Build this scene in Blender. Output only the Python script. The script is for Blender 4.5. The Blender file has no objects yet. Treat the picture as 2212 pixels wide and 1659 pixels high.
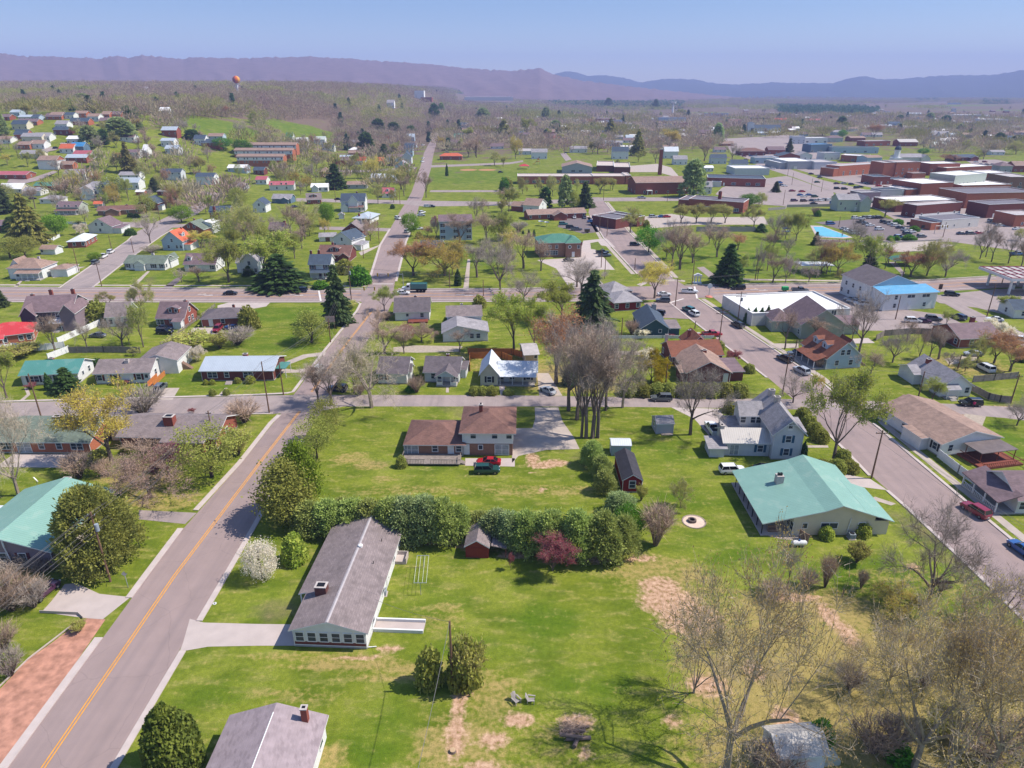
import bpy, math, random
import numpy as np
from mathutils import Vector, Matrix
from mathutils.geometry import tessellate_polygon
R = math.radians
sc = bpy.context.scene
COL = sc.collection

# ---------------------------------------------------------------- camera, sky, sun, exposure
CAM_H, PITCH, FPX, CX, CY = 65.0, R(23.35), 1470.0, 1106.0, 829.5
cam_d = bpy.data.cameras.new("camera"); cam_d.sensor_width = 36.0; cam_d.lens = 36.0 * FPX / 2212.0
cam_d.clip_start = 0.5; cam_d.clip_end = 60000.0
cam = bpy.data.objects.new("camera", cam_d); COL.objects.link(cam)
cam.location = (0, 0, CAM_H); cam.rotation_euler = (R(90) - PITCH, 0, 0)
sc.camera = cam
SUN_EL, SUN_DIR2 = R(52), (1.0, 0.05)
world = bpy.data.worlds.new("World"); sc.world = world; world.use_nodes = True
wn = world.node_tree.nodes; wl = world.node_tree.links
bg = wn["Background"]; sky = wn.new("ShaderNodeTexSky"); sky.sky_type = 'NISHITA'; sky.sun_disc = False
sky.sun_elevation = SUN_EL; sky.sun_rotation = math.atan2(SUN_DIR2[0], SUN_DIR2[1])
sky.altitude = 600; sky.air_density = 1.0; sky.dust_density = 0.6; sky.ozone_density = 2.5
tint = wn.new("ShaderNodeMix"); tint.data_type = 'RGBA'; tint.blend_type = 'MULTIPLY'; tint.inputs[0].default_value = 1
tint.inputs[7].default_value = (.83, .89, 1.0, 1); wl.new(sky.outputs[0], tint.inputs[6])
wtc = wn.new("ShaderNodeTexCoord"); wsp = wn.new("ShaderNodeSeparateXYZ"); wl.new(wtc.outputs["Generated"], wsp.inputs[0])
wrp = wn.new("ShaderNodeValToRGB"); wl.new(wsp.outputs[2], wrp.inputs[0]); wrp.color_ramp.interpolation = 'EASE'   # pale horizon, visible band dimmed; unseen dome above kept brighter as added blue fill
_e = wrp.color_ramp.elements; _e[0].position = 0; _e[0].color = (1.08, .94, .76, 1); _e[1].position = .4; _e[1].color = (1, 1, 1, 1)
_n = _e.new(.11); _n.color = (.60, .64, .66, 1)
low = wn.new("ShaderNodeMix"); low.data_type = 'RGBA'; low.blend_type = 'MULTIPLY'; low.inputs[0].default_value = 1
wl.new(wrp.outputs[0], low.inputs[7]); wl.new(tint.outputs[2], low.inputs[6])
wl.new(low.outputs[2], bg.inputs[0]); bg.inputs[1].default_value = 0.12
sun_d = bpy.data.lights.new("sun", 'SUN'); sun_d.energy = 4.0; sun_d.angle = R(0.5); sun_d.color = (1.0, 0.93, 0.84)
sun = bpy.data.objects.new("sun", sun_d); COL.objects.link(sun)
_s = Vector((math.cos(SUN_EL) * SUN_DIR2[0], math.cos(SUN_EL) * SUN_DIR2[1], math.sin(SUN_EL)))
sun.rotation_euler = _s.to_track_quat('Z', 'Y').to_euler(); sun.location = (300, 0, 400)
sc.view_settings.view_transform = 'Standard'; sc.view_settings.look = 'None'
sc.view_settings.exposure = 0.78; sc.view_settings.gamma = 1.0; sc.view_settings.use_curve_mapping = False
sc.cycles.use_denoising = True
sc.cycles.max_bounces = 5; sc.cycles.diffuse_bounces = 2; sc.cycles.glossy_bounces = 2
sc.cycles.transmission_bounces = 2; sc.cycles.volume_bounces = 0; sc.cycles.transparent_max_bounces = 8

# ---------------------------------------------------------------- where things stand
def sm(t):
    t = min(1.0, max(0.0, t)); return t * t * (3 - 2 * t)
def hgt(x, y):
    """ground height: flat town, a hillside rising far left and a low swell behind the town"""
    h = 45 * sm((y - 420) / 300) * sm((-x - 150) / 250)
    h += 26 * sm((y - 800) / 900) * sm((300 - x) / 800)
    if y > 1500: h += 6 * math.sin(x * .0031 + 1) * math.sin(y * .0023) * sm((y - 1500) / 1500)
    return h
TILE = {r + str(c + 1): (553.0 * c, o) for r, o in zip("ABCDE", (108, 360, 576, 900, 1244)) for c in range(4)}
OX, OY, SC = 0.0, 0.0, 1.0
def T(t=None):
    """choose the survey sheet that the following coordinates are read from"""
    global OX, OY, SC
    if t is None: OX, OY, SC = 0.0, 0.0, 1.0
    else: (OX, OY), SC = TILE[t], 0.25
def ray(x, y):
    px, py = OX + x * SC, OY + y * SC
    a, b = (px - CX) / FPX, (CY - py) / FPX
    return Vector((a, math.cos(PITCH) + b * math.sin(PITCH), -math.sin(PITCH) + b * math.cos(PITCH)))
def at(x, y, z=None):
    """the spot on the ground (or at height z) surveyed at x, y"""
    d = ray(x, y)
    if z is not None:
        t = (z - CAM_H) / d.z; return Vector((d.x * t, d.y * t, z))
    t0, t, n = 20.0, 20.0, 0
    while t < 9000:
        if CAM_H + d.z * t < hgt(d.x * t, d.y * t): break
        t0 = t; t *= 1.04
    for _ in range(24):
        m = (t0 + t) / 2
        if CAM_H + d.z * m < hgt(d.x * m, d.y * m): t = m
        else: t0 = m
    return Vector((d.x * t, d.y * t, hgt(d.x * t, d.y * t)))
def top_h(base, y):
    """height above base of something whose top is surveyed at row y"""
    d = ray(0, y); return CAM_H + d.z * base.y / d.y - base.z
def ppm(p):
    """survey units per metre at a point"""
    z = p.y * math.cos(PITCH) + (CAM_H - p.z) * math.sin(PITCH); return FPX / z
def scr(p):
    z = p[1] * math.cos(PITCH) + (CAM_H - p[2]) * math.sin(PITCH)
    v = p[1] * math.sin(PITCH) - (CAM_H - p[2]) * math.cos(PITCH)
    return CX + FPX * p[0] / z, CY - FPX * v / z

# ---------------------------------------------------------------- materials
MATS = {}
def hexc(h):
    c = [int(h[i:i + 2], 16) / 255 for i in (0, 2, 4)]
    return tuple(((v + .055) / 1.055) ** 2.4 if v > .04 else v / 12.92 for v in c) + (1,)
def M(name, col, rough=.85, var=.12, scale=1.5, kind=None, col2=None, metal=0.0, bump=0.0):
    if name in MATS: return MATS[name]
    if isinstance(col, str): col = hexc(col)
    col = tuple(col[:3]) + (1,)
    m = bpy.data.materials.new(name); m.use_nodes = True; MATS[name] = m
    N, L = m.node_tree.nodes, m.node_tree.links
    p = N["Principled BSDF"]; p.inputs["Roughness"].default_value = rough; p.inputs["Metallic"].default_value = metal
    p.inputs["Specular IOR Level"].default_value = .3
    tc = N.new("ShaderNodeTexCoord"); oi = N.new("ShaderNodeObjectInfo")
    def math_(op, a, b=None):
        n = N.new("ShaderNodeMath"); n.operation = op
        for i, v in enumerate((a, b)):
            if v is None: continue
            if isinstance(v, (int, float)): n.inputs[i].default_value = v
            else: L.new(v, n.inputs[i])
        return n.outputs[0]
    def mix(f, a, b, mode='MIX'):
        n = N.new("ShaderNodeMix"); n.data_type = 'RGBA'; n.blend_type = mode
        for i, v in ((0, f), (6, a), (7, b)):
            if isinstance(v, (int, float)): n.inputs[i].default_value = v
            elif isinstance(v, tuple): n.inputs[i].default_value = v
            else: L.new(v, n.inputs[i])
        return n.outputs[2]
    def noise(vec, s, d=4.0):
        n = N.new("ShaderNodeTexNoise"); n.inputs["Scale"].default_value = s; n.inputs["Detail"].default_value = d
        L.new(vec, n.inputs["Vector"]); return n.outputs["Fac"]
    sep = N.new("ShaderNodeSeparateXYZ"); L.new(tc.outputs["Object"], sep.inputs[0])
    X, Y, Z = sep.outputs
    dk = tuple(c * (1 - var) for c in col[:3]) + (1,); lt = tuple(min(1, c * (1 + var)) for c in col[:3]) + (1,)
    vec = N.new("ShaderNodeVectorMath"); vec.operation = 'ADD'; L.new(tc.outputs["Object"], vec.inputs[0])
    cr = N.new("ShaderNodeCombineXYZ"); r100 = math_('MULTIPLY', oi.outputs["Random"], 90.0)
    L.new(r100, cr.inputs[0]); L.new(r100, cr.inputs[1]); L.new(cr.outputs[0], vec.inputs[1])
    nf = noise(vec.outputs[0], scale, 6)
    nf = math_('ADD', math_('MULTIPLY', math_('SUBTRACT', nf, .5), 2.2), .5)
    base = mix(nf, dk, lt)
    line = None
    if kind in ('brick', 'shingle', 'dashed'):
        u = math_('ADD', X, Y); cb = N.new("ShaderNodeCombineXYZ"); L.new(u, cb.inputs[0])
        L.new(math_('MULTIPLY', Z, 1.0 if kind == 'brick' else 2.2), cb.inputs[1])
        b = N.new("ShaderNodeTexBrick"); L.new(cb.outputs[0], b.inputs["Vector"])
        b.inputs["Scale"].default_value = 1.0
        b.inputs["Brick Width"].default_value = .24 if kind == 'brick' else .45
        b.inputs["Row Height"].default_value = .085 if kind == 'brick' else .2
        b.inputs["Mortar Size"].default_value = .012 if kind == 'brick' else .01
        c2 = hexc(col2) if col2 else tuple(c * .72 for c in col[:3]) + (1,)
        b.inputs["Color1"].default_value = (1, 1, 1, 1)
        b.inputs["Color2"].default_value = (.72, .72, .72, 1) if kind == 'brick' else (.78, .78, .78, 1)
        b.inputs["Mortar"].default_value = (1.2, 1.17, 1.15, 1) if kind == 'brick' else (.6, .6, .6, 1)
        base = mix(1.0, base, b.outputs["Color"], 'MULTIPLY')
        if kind == 'dashed':
            b.inputs["Color2"].default_value = (.62, .6, .6, 1); b.inputs["Brick Width"].default_value = .5; b.inputs["Bias"].default_value = -.55; b.inputs["Mortar"].default_value = (.9, .9, .9, 1)
        if kind == 'shingle':
            st = noise(vec.outputs[0], .35, 3)
            base = mix(math_('MULTIPLY', math_('GREATER_THAN', st, .56), .12), base, (.02, .02, .02, 1))
    elif kind == 'siding':
        f = math_('FRACT', math_('DIVIDE', Z, .18)); line = math_('LESS_THAN', f, .16)
        base = mix(math_('MULTIPLY', line, .3), base, (.05, .05, .06, 1))
    elif kind in ('metalx', 'metaly'):
        f = math_('FRACT', math_('DIVIDE', X if kind == 'metalx' else Y, .42)); line = math_('LESS_THAN', f, .14)
        base = mix(math_('MULTIPLY', line, .22), base, (.03, .03, .03, 1))
        w = noise(vec.outputs[0], .5, 4); base = mix(math_('MULTIPLY', math_('GREATER_THAN', w, .6), .08), base, (.5, .45, .38, 1))
    elif kind == 'plank':
        f = math_('FRACT', math_('DIVIDE', math_('ADD', X, Y), .16)); line = math_('LESS_THAN', f, .12)
        base = mix(math_('MULTIPLY', line, .55), base, (.03, .025, .02, 1))
    elif kind == 'road':   # wheel tracks, patches and fine cracks
        mp = N.new("ShaderNodeMapping"); mp.inputs["Scale"].default_value = (.75, .018, 1); L.new(tc.outputs["Object"], mp.inputs["Vector"])
        base = mix(math_('MULTIPLY', math_('SUBTRACT', noise(mp.outputs[0], 1.0, 3), .35), .8), base, (.13, .11, .115, 1))
        vo = N.new("ShaderNodeTexVoronoi"); vo.feature = 'DISTANCE_TO_EDGE'; vo.inputs["Scale"].default_value = .11
        wv = N.new("ShaderNodeVectorMath"); wv.operation = 'ADD'; L.new(tc.outputs["Object"], wv.inputs[0]); nn = N.new("ShaderNodeTexNoise"); nn.inputs["Scale"].default_value = .5
        L.new(tc.outputs["Object"], nn.inputs["Vector"]); L.new(nn.outputs["Color"], wv.inputs[1]); L.new(wv.outputs[0], vo.inputs["Vector"])
        base = mix(math_('MULTIPLY', math_('LESS_THAN', vo.outputs[0], .005), .13), base, (.05, .045, .045, 1))
        base = mix(math_('MULTIPLY', math_('GREATER_THAN', noise(tc.outputs["Object"], .06, 1), .6), .12), base, (.1, .09, .1, 1))
    elif kind == 'vary':
        base = mix(1.0, base, (1, 1, 1, 1), 'MULTIPLY')
        h = N.new("ShaderNodeHueSaturation"); L.new(base, h.inputs["Color"])
        L.new(math_('ADD', math_('MULTIPLY', oi.outputs["Random"], .5), .75), h.inputs["Value"]); base = h.outputs[0]
    L.new(base, p.inputs["Base Color"])
    if bump > 0 or kind in ('metalx', 'metaly', 'siding'):
        bn = N.new("ShaderNodeBump"); bn.inputs["Strength"].default_value = bump or .5; bn.inputs["Distance"].default_value = .04
        L.new(line if line is not None else nf, bn.inputs["Height"]); L.new(bn.outputs[0], p.inputs["Normal"])
    return m

def leaf_mat(name, c1, c2, trans=.4):
    """leaves: colour drifts from leaf to leaf, clump to clump and tree to tree"""
    if name in MATS: return MATS[name]
    m = bpy.data.materials.new(name); m.use_nodes = True; MATS[name] = m
    N, L = m.node_tree.nodes, m.node_tree.links
    p = N["Principled BSDF"]; p.inputs["Roughness"].default_value = .7; p.inputs["Specular IOR Level"].default_value = .2
    at_ = N.new("ShaderNodeAttribute"); at_.attribute_name = "tint"
    oi = N.new("ShaderNodeObjectInfo")
    mx = N.new("ShaderNodeMix"); mx.data_type = 'RGBA'
    mx.inputs[6].default_value = hexc(c1); mx.inputs[7].default_value = hexc(c2); L.new(at_.outputs["Fac"], mx.inputs[0])
    hs = N.new("ShaderNodeHueSaturation"); L.new(mx.outputs[2], hs.inputs["Color"])
    mr = N.new("ShaderNodeMapRange"); mr.inputs[3].default_value = 1.0; mr.inputs[4].default_value = 1.4
    L.new(oi.outputs["Random"], mr.inputs[0]); L.new(mr.outputs[0], hs.inputs["Value"])
    mh = N.new("ShaderNodeMapRange"); mh.inputs[3].default_value = .485; mh.inputs[4].default_value = .515
    L.new(oi.outputs["Random"], mh.inputs[0]); L.new(mh.outputs[0], hs.inputs["Hue"])
    L.new(hs.outputs[0], p.inputs["Base Color"])
    if trans:
        tr = N.new("ShaderNodeBsdfTranslucent"); L.new(hs.outputs[0], tr.inputs[0])
        ms = N.new("ShaderNodeMixShader"); ms.inputs[0].default_value = trans
        L.new(p.outputs[0], ms.inputs[1]); L.new(tr.outputs[0], ms.inputs[2])
        L.new(ms.outputs[0], N["Material Output"].inputs[0])
    return m

# ---------------------------------------------------------------- meshes and objects
class MB:
    """collects faces; build() links them as ONE mesh object"""
    def __init__(s): s.v, s.f, s.m = [], [], []
    def poly(s, pts, m=0):
        n = len(s.v); s.v += [tuple(p) for p in pts]; s.f.append(tuple(range(n, n + len(pts)))); s.m.append(m)
    def box(s, x0, y0, z0, x1, y1, z1, m=0, mt=None):
        n = len(s.v)
        s.v += [(x0, y0, z0), (x1, y0, z0), (x1, y1, z0), (x0, y1, z0), (x0, y0, z1), (x1, y0, z1), (x1, y1, z1), (x0, y1, z1)]
        for q in ((0, 3, 2, 1), (4, 5, 6, 7), (0, 1, 5, 4), (1, 2, 6, 5), (2, 3, 7, 6), (3, 0, 4, 7)):
            s.f.append(tuple(n + i for i in q)); s.m.append(mt if (mt is not None and q[0] == 4) else m)
    def tube(s, p, q, r0, r1=None, n=6, m=0, cap=True):
        p, q = Vector(p), Vector(q); r1 = r0 if r1 is None else r1
        d = (q - p).normalized(); a = d.orthogonal().normalized(); b = d.cross(a); k = len(s.v)
        for c, r in ((p, r0), (q, r1)):
            for i in range(n):
                t = 2 * math.pi * i / n; s.v.append(tuple(c + (a * math.cos(t) + b * math.sin(t)) * r))
        for i in range(n):
            j = (i + 1) % n; s.f.append((k + i, k + j, k + n + j, k + n + i)); s.m.append(m)
        if cap:
            s.f.append(tuple(k + i for i in reversed(range(n)))); s.m.append(m)
            s.f.append(tuple(k + n + i for i in range(n))); s.m.append(m)
    def prism(s, prof, y0, y1, axis='y', m=0, ms=None):
        """closed profile [(u, z)] swept along y (or x); ms gives one material per side"""
        P = (lambda u, z, t: (u, t, z)) if axis == 'y' else (lambda u, z, t: (t, u, z))
        k = len(prof); n = len(s.v)
        s.v += [P(u, z, y0) for u, z in prof] + [P(u, z, y1) for u, z in prof]
        for i in range(k):
            j = (i + 1) % k; q = (n + i, n + j, n + k + j, n + k + i)
            s.f.append(q); s.m.append(ms[i] if ms else m)
        s.f.append(tuple(range(n, n + k))[::-1]); s.m.append(ms[k] if ms else m)
        s.f.append(tuple(range(n + k, n + 2 * k))); s.m.append(ms[k] if ms else m)
    def disc(s, c, r, n=16, m=0, ry=None):
        s.poly([(c[0] + r * math.cos(2 * math.pi * i / n), c[1] + (ry or r) * math.sin(2 * math.pi * i / n), c[2]) for i in range(n)], m)
    def dome(s, c, r, rz, n=12, k=4, m=0, low=0.0):
        k0 = len(s.v)
        for j in range(k + 1):
            t = low + (math.pi / 2 - low) * j / k
            for i in range(n):
                a = 2 * math.pi * i / n; s.v.append((c[0] + r * math.cos(t) * math.cos(a), c[1] + r * math.cos(t) * math.sin(a), c[2] + rz * math.sin(t)))
        for j in range(k):
            for i in range(n):
                i2 = (i + 1) % n; s.f.append((k0 + j * n + i, k0 + j * n + i2, k0 + (j + 1) * n + i2, k0 + (j + 1) * n + i)); s.m.append(m)
    def mesh(s, name, mats):
        me = bpy.data.meshes.new(name); me.from_pydata(s.v, [], s.f)
        for m in (mats if isinstance(mats, (list, tuple)) else [mats]): me.materials.append(m)
        me.polygons.foreach_set("material_index", s.m); fix_normals(me); me.update(); return me
    def build(s, name, mats, parent=None, loc=None, **kw):
        return obj(name, s.mesh(name, mats), parent, loc, **kw)
import bmesh
def fix_normals(me):
    b = bmesh.new(); b.from_mesh(me); bmesh.ops.recalc_face_normals(b, faces=b.faces); b.to_mesh(me); b.free()
THINGS = []
def obj(name, data, parent=None, loc=None, rz=0.0, label=None, cat=None, group=None, kind=None, look=None):
    o = bpy.data.objects.new(name, data); COL.objects.link(o)
    if parent: o.parent = parent
    if loc is not None: o.location = loc
    if rz: o.rotation_euler = (0, 0, rz)
    if label: o["label"] = label
    if cat: o["category"] = cat
    if group: o["group"] = group
    if kind: o["kind"] = kind
    if cat and not parent: THINGS.append((o, look))
    return o
def thing(name, label, cat, loc, rz=0.0, group=None, look=None):
    return obj(name, None, None, loc, rz, label, cat, group, None, look)
def raw_mesh(name, V, F, mats, tint=None, midx=None):
    """numpy vertices and same-size faces to a mesh"""
    V = np.asarray(V, np.float32); F = np.asarray(F, np.int32); me = bpy.data.meshes.new(name)
    me.vertices.add(len(V)); me.vertices.foreach_set("co", V.ravel())
    me.loops.add(F.size); me.loops.foreach_set("vertex_index", F.ravel())
    k = F.shape[1]; me.polygons.add(len(F)); me.polygons.foreach_set("loop_start", np.arange(0, F.size, k, dtype=np.int32))
    for m in (mats if isinstance(mats, (list, tuple)) else [mats]): me.materials.append(m)
    if midx is not None: me.polygons.foreach_set("material_index", np.asarray(midx, np.int32))
    if tint is not None:
        a = me.attributes.new("tint", 'FLOAT', 'FACE'); a.data.foreach_set("value", np.asarray(tint, np.float32))
    me.update(calc_edges=True); return me
def sheet(name, pts, mat, lvl=1, step=None, **kw):
    """a flat sheet lying lvl * 4 mm above the ground (follows the slope on the hillside)"""
    P = [at(*p) if len(p) == 2 else Vector(p) for p in pts]
    tri = tessellate_polygon([[Vector((p.x, p.y, 0)) for p in P]])
    me = bpy.data.meshes.new(name)
    me.from_pydata([(p.x, p.y, p.z + .004 * lvl + (.2 if p.z > .3 else 0)) for p in P], [], [tuple(t) for t in tri])
    me.materials.append(mat); b = bmesh.new(); b.from_mesh(me)
    for f in b.faces:
        if f.normal.z < 0: f.normal_flip()
    b.to_mesh(me); b.free()
    kw.setdefault('kind', 'structure'); return obj(name, me, **kw)
def strip(name, pts, w0, w1, z, mat, zb=0.0, **kw):
    """a band along a line on the ground, from w0 to w1 metres to its right, top at height z"""
    P = [at(*p) if len(p) == 2 else Vector(p) for p in pts]; mb = MB(); n = len(P); ring = []
    for i in range(n):
        d = (P[min(i + 1, n - 1)] - P[max(i - 1, 0)]); d.z = 0; d.normalize(); r = Vector((d.y, -d.x, 0))
        ring.append((P[i] + r * w0, P[i] + r * w1))
    U = Vector((0, 0, 1))
    for i in range(n - 1):
        (a, b), (c, d) = ring[i], ring[i + 1]
        mb.poly([a + U * z, b + U * z, d + U * z, c + U * z])
        if z > .05:
            mb.poly([a + U * zb, a + U * z, c + U * z, c + U * zb]); mb.poly([b + U * zb, d + U * zb, d + U * z, b + U * z])
    if z > .05:
        for a, b in (ring[0], ring[-1]): mb.poly([a + U * zb, b + U * zb, b + U * z, a + U * z])
    kw.setdefault('kind', 'structure'); return mb.build(name, mat, **kw)
# ---------------------------------------------------------------- the ground
from mathutils import noise as mn
def inpoly(x, y, P):
    c = False; j = len(P) - 1
    for i in range(len(P)):
        (a, b), (p, q) = P[i], P[j]
        if (b > y) != (q > y) and x < (p - a) * (y - b) / (q - b) + a: c = not c
        j = i
    return c
def grid_axis(lo, hi, s, far_lo, far_hi, g):
    a = list(np.arange(lo, hi, s)); d = s; x = a[-1]
    while x < far_hi: d *= g; x += d; a.append(min(x, far_hi))
    d = s; x = lo; b = []
    while x > far_lo: d *= g; x -= d; b.append(max(x, far_lo))
    return np.array(b[::-1] + a)
GX = grid_axis(-120, 125, .9, -12500, 12500, 1.045); GY = grid_axis(42, 150, .8, -80, 12500, 1.022)
XX, YY = np.meshgrid(GX, GY)
HZ = np.array([[hgt(x, y) for x in GX] for y in GY])
PAINT = {k: np.zeros_like(XX) for k in ('dirt', 'dry', 'lush', 'litter')}
def blob(kind, x, y, rx, ry, amt=1.0):
    p = at(x, y); d = ((XX - p.x) / rx) ** 2 + ((YY - p.y) / ry) ** 2
    PAINT[kind][:] = np.maximum(PAINT[kind], amt * np.clip(1.35 - d, 0, 1))
T()
for x, y, rx, ry in ((1425, 1268, 3.5, 2.6), (1445, 1300, 5, 3.4), (1490, 1335, 5, 4), (1000, 1492, 1.6, 1.3), (990, 1520, 1.0, 2.5), (985, 1590, 1.5, 3.5),
                     (1120, 1555, 2.2, 1.3), (1065, 1600, 2, 1.3), (1040, 1660, 2.5, 1), (1170, 1005, 3.4, 1.5), (1200, 1000, 3.2, 1.6), (1150, 990, 1.6, 2.5),
                     (860, 1166, 5, .8), (960, 1170, 6, .9), (1020, 1178, 3, 1.4), (1110, 1200, 3, 1), (1280, 1210, 4, 1), (1370, 1205, 4, 1.2), (1240, 1205, 3, .9),
                     (1710, 1290, 5, 1.2), (1790, 1330, 1.6, 3), (1830, 1370, 1.5, 3), (1530, 1480, 3.0, 2.0), (1450, 1560, 1.2, 1), (1245, 1560, 2.5, 1.4), (1265, 1630, 1, 1),
                     (1975, 1225, 1.3, 1), (1080, 1002, 3, .6), (770, 1420, 3, .5), (840, 1402, 2, .8), (1010, 1028, 2, .4), (1170, 1058, 1.0, .7), (1315, 1040, 1.0, 2.5), (1150, 1022, .7, .4),
                     (1630, 1450, 1.5, 2), (1700, 1560, 2, 2.5), (2080, 896, 3, 3), (2130, 880, 8, 1)):
    blob('dirt', x, y, rx, ry)
for x, y, rx, ry, a in ((800, 1440, 12, 1.0, .7), (690, 1420, 10, .8, .5), (880, 1462, 8, .8, .6), (650, 1500, 6, 1, .4), (800, 1005, 4, 2, .6), (760, 990, 4, 2.5, .6), (830, 1035, 3, 1.2, .5),
                        (1480, 1260, 6, 5, .6), (1420, 1235, 8, 4, .6), (1740, 1330, 14, 6, .8), (1700, 1420, 12, 7, .9), (2000, 1450, 20, 9, .9), (1850, 1560, 18, 8, .9), (1650, 1520, 8, 7, .8), (1560, 1620, 6, 5, .5), (1580, 1400, 8, 6, .7),
                        (1060, 1500, 4, 4, .5), (1000, 1620, 6, 5, .6), (560, 1620, 6, 4, .4), (1180, 1610, 5, 5, .3), (340, 1080, 8, 4, .55), (300, 1050, 6, 3, .6), (2120, 1400, 10, 6, .8),
                        (1180, 1060, 14, 2.2, .4), (900, 1060, 12, 2, .35), (1140, 1190, 6, 1.2, .5), (1330, 1190, 5, 2, .5), (500, 1040, 2.5, 4, .5), (960, 1330, 3, 3, .4), (700, 1640, 3, 2, .5),
                        (1450, 1130, 8, 1.5, .3), (1960, 1260, 10, 4, .3), (1110, 760, 14, 4, .4), (1240, 830, 18, 6, .6), (1250, 690, 10, 8, .5), (1040, 770, 12, 4, .5), (2070, 790, 14, 8, .6)):
    blob('dry', x, y, rx, ry, a)
for x, y, rx, ry, a in ((1190, 1340, 6, 4, .9), (930, 1300, 6, 3, .5), (1050, 1400, 10, 2, .7), (1500, 1080, 10, 4, .8), (1560, 1180, 8, 4, .8), (1280, 1480, 6, 4, .8), (1900, 1240, 14, 4, .8),
                        (560, 1300, 4, 4, .5), (820, 1580, 4, 6, .8), (500, 1500, 8, 2, .5), (620, 680, 30, 10, .9), (640, 740, 16, 8, .8), (2180, 960, 10, 12, .9), (1500, 980, 14, 5, .6),
                        (480, 820, 20, 6, .8), (1450, 720, 8, 6, 1), (1960, 600, 60, 30, .7), (1700, 560, 60, 40, .8), (1030, 560, 12, 20, .9), (1000, 380, 60, 60, .8), (900, 1000, 10, 3, .4),
                        (310, 600, 30, 8, .7), (1760, 480, 40, 14, .8), (648, 280, 52, 60, 1), (470, 274, 56, 60, 1), (665, 204, 75, 90, 1), (1530, 243, 85, 60, .7),
                        (2050, 228, 260, 110, 1), (2140, 238, 300, 60, 1), (1960, 222, 200, 90, .8), (2180, 212, 700, 200, .9), (1700, 203, 900, 200, .6), (2000, 203, 1200, 300, .8), (1900, 199, 1500, 500, .7)):
    blob('lush', x, y, rx, ry, a)
PAINT['litter'][:] = np.clip((YY - 620) / 420, 0, .9) * np.where((XX > 0) & (YY < 1500), .55, 1) * (1 - PAINT['lush'])
for x, y, rx, ry, a in ((1720, 1330, 9, 3, .8), (1800, 1560, 13, 7, .9), (2050, 1530, 12, 8, 1), (1960, 1420, 12, 5, .9), (1560, 1450, 6, 5, .7), (1640, 1620, 8, 5, .8), (1640, 1480, 9, 6, .9), (60, 1180, 8, 9, .8), (300, 1030, 8, 4, .8), (1100, 790, 12, 6, .6), (1230, 810, 14, 8, .8)): blob('dry', x, y, rx, ry, a)

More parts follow.
